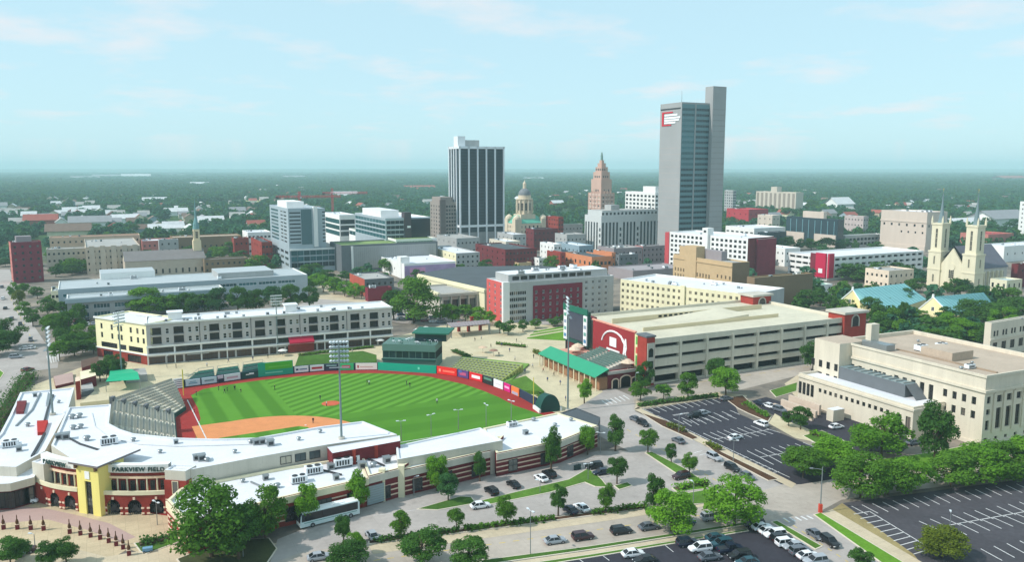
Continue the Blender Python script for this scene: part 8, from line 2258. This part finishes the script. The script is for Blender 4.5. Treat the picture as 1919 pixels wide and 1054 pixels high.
for k, (x, yb, yt, lab) in enumerate(((626, 955, 922, 'lamp beside the bus'), (776, 930, 895, 'lamp at the brick wing gate'), (994, 1040, 958, 'tall thin lamp at the bottom street'), (1299, 948, 905, 'lamp at the bright corner planting'), (1102, 900, 870, 'lamp on the grass tip of the ballpark lot'), (1012, 925, 902, 'lamp on the curved island'), (1125, 850, 812, 'lamp at the end of the east wing'), (1272, 812, 778, 'lamp at the yellow grass planting'), (1374, 866, 826, 'lamp by the lot hatching'), (1780, 990, 962, 'lamp in the middle of the bottom right lot'), (456, 1046, 1008, 'lamp below the big corner tree'), (66, 1030, 1002, 'lamp on the plaza at the bottom left'), (295, 985, 942, 'flag pole lamp before the right arcade'), (1190, 745, 700, 'lamp at the garage corner street'), (200, 712, 684, 'lamp by the green canopy'), (313, 690, 668, 'lamp on the concourse behind left field'), (372, 668, 640, 'lamp before the apartments shopfronts'), (452, 660, 632, 'second lamp before the apartments shopfronts'), (610, 646, 622, 'third lamp before the apartments shopfronts'), (695, 638, 610, 'fourth lamp before the apartments shopfronts'))):
 lamp(x, yb, yt, 0, lab, 'street lamps', 2 if k % 2 == 0 else 1)
# traffic signal pole at the crossroads
p = G(1537, 962); r = empty('signal_pole', p, 0, 'tall signal pole with red base at the crossroads', 'pole')
h = HGT(p, 876)
TB_((0, 0, 0), (0, 0, h), .16, .1, 8).build('pole', metal_grey, r)
mb = MB(); mb.tube((0, 0, h - .6), (-2.2, .4, h - .4), .07, .05, 6); mb.box(-2.6, -1.9, .2, .6, h - .55, h - .35); mb.build('arm', metal_grey, r)
BX(-.35, .35, -.35, .35, .0, 2.0).build('cabinet', M('signal_red', (206, 70, 50), 0.6), r)
# patio awnings in front of the apartments
for k, (x, y) in enumerate(((372, 676), (412, 671), (455, 667), (488, 662), (530, 662))):
 p = G(x, y); r = empty('patio_canopy', p, R(23.5), ('first', 'second', 'third', 'fourth', 'fifth')[k] + ' low patio canopy from the left before the apartments', 'canopy', 'patio canopies')
 BX(-4, 4, -1.5, 1.5, 2.9, 3.05).build('roof', M('canopy_pale', (206, 206, 200), 0.7), r)
 for a in (-3.8, 3.8):
  for c in (-1.3, 1.3):
   TB_((a, c, 0), (a, c, 2.9), .06, .06, 5).build('post', metal_dark, r)
def umbrella(x, y, label, rgb=(226, 222, 214), h=3.0, w=2.0):
 p = G(x, y); r = empty('patio_umbrella', p, 0, label, 'umbrella', 'patio umbrellas')
 TB_((0, 0, 0), (0, 0, h), .05, .05, 5).build('pole', metal_dark, r)
 LT_([(w, h - .7), (w * .55, h - .25), (.05, h)], 8).build('canopy', M('umb_%d_%d' % rgb[:2], rgb, 0.8), r)
umbrella(530, 668, 'white patio umbrella below the red awning'); umbrella(712, 648, 'white patio umbrella left of the green building'); umbrella(782, 628, 'first white umbrella behind the green building'); umbrella(798, 624, 'second white umbrella behind the green building'); umbrella(905, 662, 'sand umbrella on the concourse by the benches', (206, 176, 150)); umbrella(925, 668, 'brown umbrella on the concourse by the benches', (150, 116, 100))
# plaza bollards: brick posts with a bottle-like cap
bb_ = MB(); bb_.box(-.34, .34, -.34, .34, 0, 1.1); bb_m = bb_.mesh('brick_post', brick_dark)
bc = MB(); bc.box(-.42, .42, -.42, .42, 1.1, 1.22); bc_m = bc.mesh('stone_cap', cst)
bl = MB(); bl.lathe([(.30, 1.22), (.34, 1.6), (.24, 2.0), (.10, 2.3), (.09, 3.0), (.03, 3.2)], 10); bl_m = bl.mesh('lantern', M('bronze', (92, 62, 40), 0.5, 0.1, 1, metal=.3))
for k, (x, y) in enumerate(((7, 993), (33, 993), (58, 994), (82, 995), (131, 1001), (151, 1004), (170, 1008), (188, 1012), (204, 1018), (218, 1024), (231, 1030), (242, 1042))):
 p = G(x, y); r = empty('plaza_post', p, R(20), ('first', 'second', 'third', 'fourth', 'fifth', 'sixth', 'seventh', 'eighth', 'ninth', 'tenth', 'eleventh', 'twelfth')[k] + ' brick plaza post from the left before the entrance', 'post', 'plaza posts')
 add('brick_post', bb_m, r); add('stone_cap', bc_m, r); add('lantern', bl_m, r)
# blue service cart
p = G(277, 1036); r = empty('service_cart', p, R(20), 'small blue cart at the bottom of the plaza hedge', 'cart')
BX(-.9, .9, -.5, .5, .35, 1.0).build('tub', M('cart_blue', (110, 150, 180), 0.6), r)
for s in (-1, 1):
 for a in (-.6, .6): add('wheel', WHEEL, r, (a, s * .5, .25), None, (.7, .7, .7))
mb = MB(); mb.tube((-.9, -.4, .9), (-1.3, -.4, 1.3), .04, .04, 5); mb.tube((-.9, .4, .9), (-1.3, .4, 1.3), .04, .04, 5); mb.tube((-1.3, -.4, 1.3), (-1.3, .4, 1.3), .04, .04, 5); mb.build('handle', metal_grey, r)
# recycling bins on the grass tip
for k in range(3):
 p = G(1078 + k * 4, 882 - k); mb = MB(); mb.box(-.35, .35, -.35, .35, 0, 1.1); mb.box(-.4, .4, -.4, .4, 1.1, 1.2); o = mb.build('bin', M('bin_green', (40, 60, 60), .6)); o.location = p
 tag(o, ('left', 'middle', 'right')[k] + ' dark bin of three on the grass tip of the ballpark lot', 'bin', 'bins on the grass tip')
# ================================================================== people
def person_mesh(pose, seed):
 me = bpy.data.meshes.new('person'); bm = bmesh.new()
 J = {}
 def v(n, co): J[n] = bm.verts.new(co); return J[n]
 sw = {'stand': .06, 'walk': .32, 'crouch': .10}[pose]
 kz = {'crouch': .38}.get(pose, .50); hz = {'crouch': .62}.get(pose, .95); fw = .12 if pose == 'crouch' else 0
 v('pel', (0, 0, hz)); v('chest', (fw, 0, hz + .38)); v('neck', (fw * 1.5, 0, hz + .55)); v('head', (fw * 1.8, 0, hz + .70)); v('crown', (fw * 1.9, 0, hz + .82))
 for s, y in (('l', .1), ('r', -.1)):
  k = sw if s == 'l' else -sw
  v('hip' + s, (0, y, hz - .04)); v('kn' + s, (k * .6 + fw, y * 1.2, kz)); v('an' + s, (k, y * 1.2, .09)); v('to' + s, (k + .18, y * 1.25, .04))
  v('sh' + s, (fw, y * 1.9, hz + .46)); v('el' + s, (fw - k * .4, y * 2.5, hz + .18)); v('wr' + s, (fw + .08 - k * .6, y * 2.4, hz - .06)); v('ha' + s, (fw + .12 - k * .6, y * 2.4, hz - .18))
 E = [('pel', 'chest'), ('chest', 'neck'), ('neck', 'head'), ('head', 'crown')]
 for s in 'lr': E += [('pel', 'hip' + s), ('hip' + s, 'kn' + s), ('kn' + s, 'an' + s), ('an' + s, 'to' + s), ('chest', 'sh' + s), ('sh' + s, 'el' + s), ('el' + s, 'wr' + s), ('wr' + s, 'ha' + s)]
 for a, c in E: bm.edges.new((J[a], J[c]))
 bm.verts.index_update(); order = {n: q.index for n, q in J.items()}
 bm.to_mesh(me); bm.free()
 o = bpy.data.objects.new('person_tmp', me); col.objects.link(o)
 md = o.modifiers.new('skin', 'SKIN'); sv = me.skin_vertices[0].data
 rad = {'pel': .15, 'chest': .17, 'neck': .06, 'head': .105, 'crown': .07, 'hip': .1, 'kn': .065, 'an': .045, 'to': .045, 'sh': .07, 'el': .05, 'wr': .035, 'ha': .04}
 for n, i in order.items():
  k = n[:-1] if n[:-1] in rad and n not in rad else n
  sv[i].radius = (rad[k],) * 2; sv[i].use_root = (n == 'pel')
 o.modifiers.new('sub', 'SUBSURF').levels = 1
 dg = bpy.context.evaluated_depsgraph_get(); out = bpy.data.meshes.new_from_object(o.evaluated_get(dg)); out.name = 'person'
 bpy.data.objects.remove(o)
 for m in (M('skin', (198, 150, 124), .7, .05), M('shirt_white', (214, 214, 216), .9, .05), M('trousers', (40, 44, 56), .9, .05), M('hair', (50, 36, 28), .9)): out.materials.append(m)
 for pl in out.polygons:
  z = pl.center.z; r_ = math.hypot(pl.center.x - fw, pl.center.y)
  pl.material_index = 3 if z > hz + .76 else 0 if (z > hz + .56 or (r_ > .2 and z < hz - .02 and z > hz - .3)) else 1 if z > hz - .03 else 2
 return out
PM = {k: person_mesh(k, 1) for k in ('stand', 'walk', 'crouch')}
SH = {'white': M('shirt_white', (214, 214, 216)), 'black': M('shirt_black', (28, 30, 34), .9), 'red': M('shirt_red', (160, 40, 40), .9), 'blue': M('shirt_blue', (50, 70, 120), .9), 'green': M('shirt_green', (30, 64, 50), .9)}
def person(x, y, pose, shirt, label, group, z=0.1, sc_=1.06):
 p = G(x, y, z); o = add('person', PM[pose]); o.location = (p.x, p.y, z - .03); o.rotation_euler.z = random.uniform(0, 6.28); o.scale = (sc_,) * 3
 o.material_slots[1].link = 'OBJECT'; o.material_slots[1].material = SH[shirt]
 return tag(o, label, 'person', group)
ppl = [(368, 742, 'stand', 'black', 'person in black standing by the foul pole in left field'), (410, 732, 'stand', 'black', 'person in black, first of the group on the left field grass'), (421, 738, 'walk', 'black', 'person in black walking, second of the left field group'), (426, 734, 'stand', 'green', 'person in green, third of the left field group'), (440, 732, 'stand', 'black', 'person in black, fourth of the left field group'), (452, 736, 'crouch', 'black', 'person in black crouching, last of the left field group'), (408, 718, 'stand', 'blue', 'person in blue by the small pink sign on the warning track'), (515, 731, 'stand', 'green', 'person alone in left centre field'), (688, 720, 'walk', 'green', 'left person of the pair in centre field'), (692, 722, 'stand', 'white', 'right person of the pair in centre field'), (762, 722, 'stand', 'green', 'left person of the pair in right centre field'), (768, 726, 'walk', 'black', 'right person of the pair in right centre field'), (587, 794, 'stand', 'black', 'person on the clay behind the infield grass'), (612, 762, 'stand', 'white', 'person left of the red clay patch'), (819, 757, 'stand', 'white', 'person in white alone in right field'), (364, 774, 'crouch', 'red', 'person crouching on the red track by the grandstand'), (600, 750, 'stand', 'green', 'person behind the red clay patch')]
for x, y, ps, sh, lab in ppl: person(x, y, ps, sh, lab, 'people on the field')
rnd = random.Random(12)
cw = [(1018, 698), (1038, 706), (998, 690), (1026, 716), (1050, 722), (978, 650), (968, 642), (955, 660), (935, 668), (890, 640), (870, 632), (902, 636), (940, 650), (965, 676), (1000, 672), (388, 688), (428, 680), (474, 676), (330, 690), (502, 672), (660, 662), (1012, 744), (1060, 752), (920, 652), (984, 700)]
for k, (x, y) in enumerate(cw):
 person(x, y, rnd.choice(('stand', 'walk')), rnd.choice(list(SH)), 'small person on foot on the pale concourse ' + ('by the apartments' if x < 700 else 'behind right centre field'), 'people on the concourse ' + ('by the apartments' if x < 700 else 'behind right centre field'))
# ================================================================== cranes beyond the silver tower
cr_red = M('crane_red', (196, 52, 66), 0.6, 0.05)
def crane(x, y_jib, dist_y, x0, x1, label, ztop=None):
 p = G(x, dist_y); zj = HGT(p, y_jib)
 r = empty('tower_crane', (p.x, p.y, 0), 0, label, 'crane', 'tower cranes')
 def lattice(a, c, w, n, name):
  a, c = Vector(a), Vector(c); d = (c - a).normalized(); u = d.orthogonal().normalized(); v = d.cross(u); mb = MB(); q = w / 2
  cor = [u * q + v * q, u * -q + v * q, u * -q - v * q, u * q - v * q]
  for o in cor: mb.tube(a + o, c + o, w * .11, w * .11, 4)
  L = (c - a).length
  for k in range(n):
   t0, t1 = a + d * (L * k / n), a + d * (L * (k + 1) / n)
   for j in range(4): mb.tube(t0 + cor[j], t1 + cor[(j + 1) % 4], w * .07, w * .07, 4)
  return mb.build(name, cr_red, r)
 lattice((0, 0, 0), (0, 0, zj + 7), 2.2, 18, 'mast')
 dpt = p.y
 u0 = (x0 - CX) / FPX * dpt * 1.0 - p.x; u1 = (x1 - CX) / FPX * dpt * 1.0 - p.x
 lattice((u0, 0, zj), (0, 0, zj), 2.0, 8, 'counter_jib'); lattice((0, 0, zj), (u1, 0, zj + .5), 2.0, 20, 'jib')
 BX(u0, u0 + 3.5, -1.2, 1.2, zj - 2.5, zj + .6).build('counterweight', metal_dark, r)
 BX(1, 3, -1, 1, zj - 1.8, zj + .4).build('cab', metal_white, r)
 mb = MB(); mb.tube((0, 0, zj + 7), (u1 * .75, 0, zj + 1), .12, .12, 4); mb.tube((0, 0, zj + 7), (u0 * .85, 0, zj + .8), .12, .12, 4); mb.build('tie_bar', metal_dark, r)
crane(563, 369, 425, 519, 640, 'left red tower crane with long horizontal jib')
crane(624, 362, 412, 606, 690, 'right red tower crane further back')
# ================================================================== houses and halls out among the trees
def house_meshes():
 w = MB(); w.box(-1, 1, -1, 1, 0, 1); w.tri((-1, -1, 1), (-1, 1, 1), (-1, 0, 1.7)); w.tri((1, -1, 1), (1, 1, 1), (1, 0, 1.7))
 rf_ = MB(); rf_.quad((-1.12, -1.15, .92), (1.12, -1.15, .92), (1.12, 0, 1.75), (-1.12, 0, 1.75)); rf_.quad((-1.12, 1.15, .92), (1.12, 1.15, .92), (1.12, 0, 1.75), (-1.12, 0, 1.75))
 return w.mesh('wall', white_wall), rf_.mesh('roof', grey_roof)
HW, HRf = house_meshes()
WM = [white_wall, cream2, beige, M('house_tan', (196, 176, 150)), M('house_brick', (160, 90, 76)), M('house_blue', (150, 166, 176))]
RM = [grey_roof, M('shingle_brown', (120, 100, 88)), M('shingle_grey', (146, 146, 148)), M('shingle_red', (156, 84, 72)), M('shingle_pale', (206, 206, 206))]
rnd = random.Random(23); WN = ('white', 'cream', 'beige', 'tan', 'brick', 'blue grey'); RN = ('flat grey', 'brown', 'grey', 'red', 'pale')
HOUSES = []
def house(x, y, sx, sy, sz, rz, wm, rm, label, group, cat='house', name='house'):
 p = G(x, y); r = empty(name, p, rz, label, cat, group)
 o = add('wall', HW, r, None, None, (sx, sy, sz)); own(o, wm); o = add('roof', HRf, r, None, None, (sx, sy, sz)); own(o, rm)
 HOUSES.append((p.x, p.y, max(sx, sy) * 1.3))
for k in range(210):
 zone = rnd.random()
 if zone < .5: x, y = rnd.uniform(0, 480), rnd.triangular(352, 445, 400)
 elif zone < .62: x, y = rnd.uniform(480, 840), rnd.triangular(345, 400, 375)
 elif zone < .74: x, y = rnd.uniform(950, 1230), rnd.triangular(345, 395, 372)
 else: x, y = rnd.uniform(1370, 1919), rnd.triangular(345, 430, 392)
 wi, ri = rnd.randrange(6), rnd.randrange(5)
 area = 'left of the skyline' if x < 500 else 'behind the skyline' if x < 1240 else 'right of the tall tower'
 house(x, y, rnd.uniform(7, 13), rnd.uniform(6, 8), rnd.uniform(5.5, 7.5), R(GRID + rnd.choice((0, 90)) + rnd.uniform(-4, 4)), WM[wi], RM[ri], 'far %s house with %s roof %s' % (WN[wi], RN[ri], area), 'far houses ' + area)
halls = [(170, 428, 22, 12, 9, 0, 2, 'long pale warehouse left of the church spire'), (78, 424, 18, 12, 9, 4, 3, 'red roofed hall near the left edge'), (235, 418, 16, 10, 7, 0, 4, 'white shed group beyond the school'), (312, 436, 18, 9, 6, 0, 4, 'white vaulted hall behind the steeple'), (395, 422, 15, 9, 7, 0, 4, 'pale shed right of the steeple'), (205, 333, 110, 50, 14, 0, 2, 'pale industrial complex on the horizon at left'), (160, 336, 80, 40, 12, 2, 2, 'second pale industrial hall on the horizon at left'), (255, 334, 90, 40, 18, 0, 4, 'white industrial hall on the horizon right of the complex'), (330, 331, 70, 30, 12, 0, 2, 'faint white hall on the horizon'), (550, 335, 70, 30, 12, 0, 2, 'white hall on the horizon above the cranes'), (375, 348, 36, 16, 9, 0, 4, 'small white hall in the far woods'), (290, 382, 22, 10, 8, 0, 4, 'white roofed hall in the woods left of the spire'), (785, 356, 50, 20, 9, 3, 3, 'reddish long hall left of the dark tower'), (1000, 338, 60, 24, 10, 0, 4, 'faint pale hall right of the dark tower'), (1890, 338, 110, 40, 16, 4, 3, 'red roofed hall on the horizon at right'), (1850, 341, 100, 30, 8, 4, 3, 'low pink hall on the horizon at right'), (1572, 396, 20, 14, 14, 0, 4, 'white house block on the right wooded slope'), (1700, 412, 30, 12, 8, 0, 4, 'white hall in trees behind the tan block'), (1870, 424, 34, 18, 12, 0, 2, 'pale grey hall near the right edge'), (1810, 426, 34, 12, 7, 0, 4, 'white low hall right of the cathedral spires'), (1130, 420, 20, 12, 10, 0, 4, 'pale hall hidden behind the bank'), (645, 372, 30, 12, 10, 0, 4, 'white hall at the crane foot'), (130, 446, 20, 14, 9, 1, 1, 'cream hall with pyramid roof by the school'), (330, 404, 16, 9, 7, 0, 4, 'white roof in the woods near the spire tip')]
for x, y, sx, sy, sz, wi, ri, lab in halls: house(x, y, sx, sy, sz, R(GRID), WM[wi], RM[ri], lab, None, 'hall', 'far_hall')
# ================================================================== the woods beyond the town
def woods(name, label, d0, d1, per, cw, ch, keep, seed, protos, given=None):
 rg = np.random.default_rng(seed)
 half = R(40)
 area = half * (d1 ** 2 - d0 ** 2); n = int(area / per)
 rr = np.sqrt(rg.uniform(d0 ** 2, d1 ** 2, n)); tt = rg.uniform(-half, half, n)
 X = rr * np.sin(tt); Y = rr * np.cos(tt)
 # clearings: smooth pseudo-noise
 f = np.sin(X * .0061 + 1.3) * np.sin(Y * .0047 + .4) + .6 * np.sin(X * .013 - Y * .009) + .4 * np.sin(Y * .021 + X * .004)
 ok = f < keep
 for hx, hy, hr in HOUSES:
  near = (np.abs(X - hx) < hr + 5) & (Y < hy + hr + 2) & (Y > hy - hr - 60)
  ok &= ~near
 # the town itself stays open
 core = ((X - 60) / 520) ** 2 + ((Y - 420) / 460) ** 2 < 1
 ok &= ~core
 mw = G(470, 381); ok &= ~((np.abs(X - mw.x) < 75) & (Y < mw.y + 130) & (Y > mw.y - 190))
 X, Y = (X[ok], Y[ok]) if given is None else np.array(given).T
 n = len(X)
 me = bpy.data.meshes.new(name); co = np.zeros((n, 3)); co[:, 0] = X; co[:, 1] = Y; co[:, 2] = -.5
 me.vertices.add(n); me.vertices.foreach_set('co', co.ravel())
 at_ = me.attributes.new('scl', 'FLOAT_VECTOR', 'POINT'); s = np.stack([cw * rg.uniform(.75, 1.35, n)] * 2 + [ch * rg.uniform(.65, 1.3, n)], 1); at_.data.foreach_set('vector', s.ravel())
 at_ = me.attributes.new('rot', 'FLOAT', 'POINT'); at_.data.foreach_set('value', rg.uniform(0, 6.28, n).astype(np.float32))
 at_ = me.attributes.new('pick', 'INT', 'POINT'); at_.data.foreach_set('value', rg.integers(0, len(protos), n).astype(np.int32))
 me.update()
 o = add(name, me); tag(o, label, 'woodland', None, 'stuff')
 ng = bpy.data.node_groups.new(name + '_nodes', 'GeometryNodeTree')
 ng.interface.new_socket('Geometry', in_out='INPUT', socket_type='NodeSocketGeometry'); ng.interface.new_socket('Geometry', in_out='OUTPUT', socket_type='NodeSocketGeometry')
 N = ng.nodes.new; gi = N('NodeGroupInput'); go = N('NodeGroupOutput'); iop = N('GeometryNodeInstanceOnPoints'); g2i = N('GeometryNodeGeometryToInstance')
 for pm in reversed(protos):
  oi = N('GeometryNodeObjectInfo'); oi.inputs['Object'].default_value = pm; ng.links.new(oi.outputs['Geometry'], g2i.inputs[0])
 def attr(nm, t):
  a = N('GeometryNodeInputNamedAttribute'); a.data_type = t; a.inputs[0].default_value = nm; return a.outputs[0]
 ng.links.new(gi.outputs[0], iop.inputs['Points']); ng.links.new(g2i.outputs[0], iop.inputs['Instance'])
 iop.inputs['Pick Instance'].default_value = True
 ng.links.new(attr('pick', 'INT'), iop.inputs['Instance Index'])
 cx_ = N('ShaderNodeCombineXYZ'); ng.links.new(attr('rot', 'FLOAT'), cx_.inputs[2]); ng.links.new(cx_.outputs[0], iop.inputs['Rotation'])
 ng.links.new(attr('scl', 'FLOAT_VECTOR'), iop.inputs['Scale']); ng.links.new(iop.outputs[0], go.inputs[0])
 o.modifiers.new('trees', 'NODES').node_group = ng
 return o
PT = []
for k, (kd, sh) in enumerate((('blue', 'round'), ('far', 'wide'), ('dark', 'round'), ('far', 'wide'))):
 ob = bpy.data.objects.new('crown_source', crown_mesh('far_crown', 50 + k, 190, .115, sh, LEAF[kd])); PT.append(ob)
woods('town_edge_woods', 'dense green trees around the town edge', 640, 1500, 105, 12, 12, .75, 3, PT)
woods('town_tree_canopy', 'green tree crowns filling the gaps between town roofs', 640, 700, 900, 9, 8.5, .75, 9, PT, SPARE)
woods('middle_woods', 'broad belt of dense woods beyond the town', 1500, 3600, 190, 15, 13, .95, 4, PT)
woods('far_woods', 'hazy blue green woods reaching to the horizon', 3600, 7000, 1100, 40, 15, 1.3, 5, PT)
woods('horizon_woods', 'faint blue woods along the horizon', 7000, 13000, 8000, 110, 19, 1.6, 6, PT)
# ================================================================== haze
mb = MB(); mb.box(-13000, 13000, -400, 14200, -1.5, 152)
hz_ = mb.build('haze', None)
hz_.data.materials.clear()
hm = bpy.data.materials.new('haze'); hm.use_nodes = True
nt = hm.node_tree; nt.nodes.clear()
ho = nt.nodes.new('ShaderNodeOutputMaterial'); pv_ = nt.nodes.new('ShaderNodeVolumePrincipled')
pv_.inputs['Color'].default_value = (0.68, 0.95, 1.0, 1); pv_.inputs['Density'].default_value = HAZE_D; pv_.inputs['Anisotropy'].default_value = 0.0
nt.links.new(pv_.outputs[0], ho.inputs['Volume'])
hz_.data.materials.append(hm)
tag(hz_, None, None, None, 'stuff')
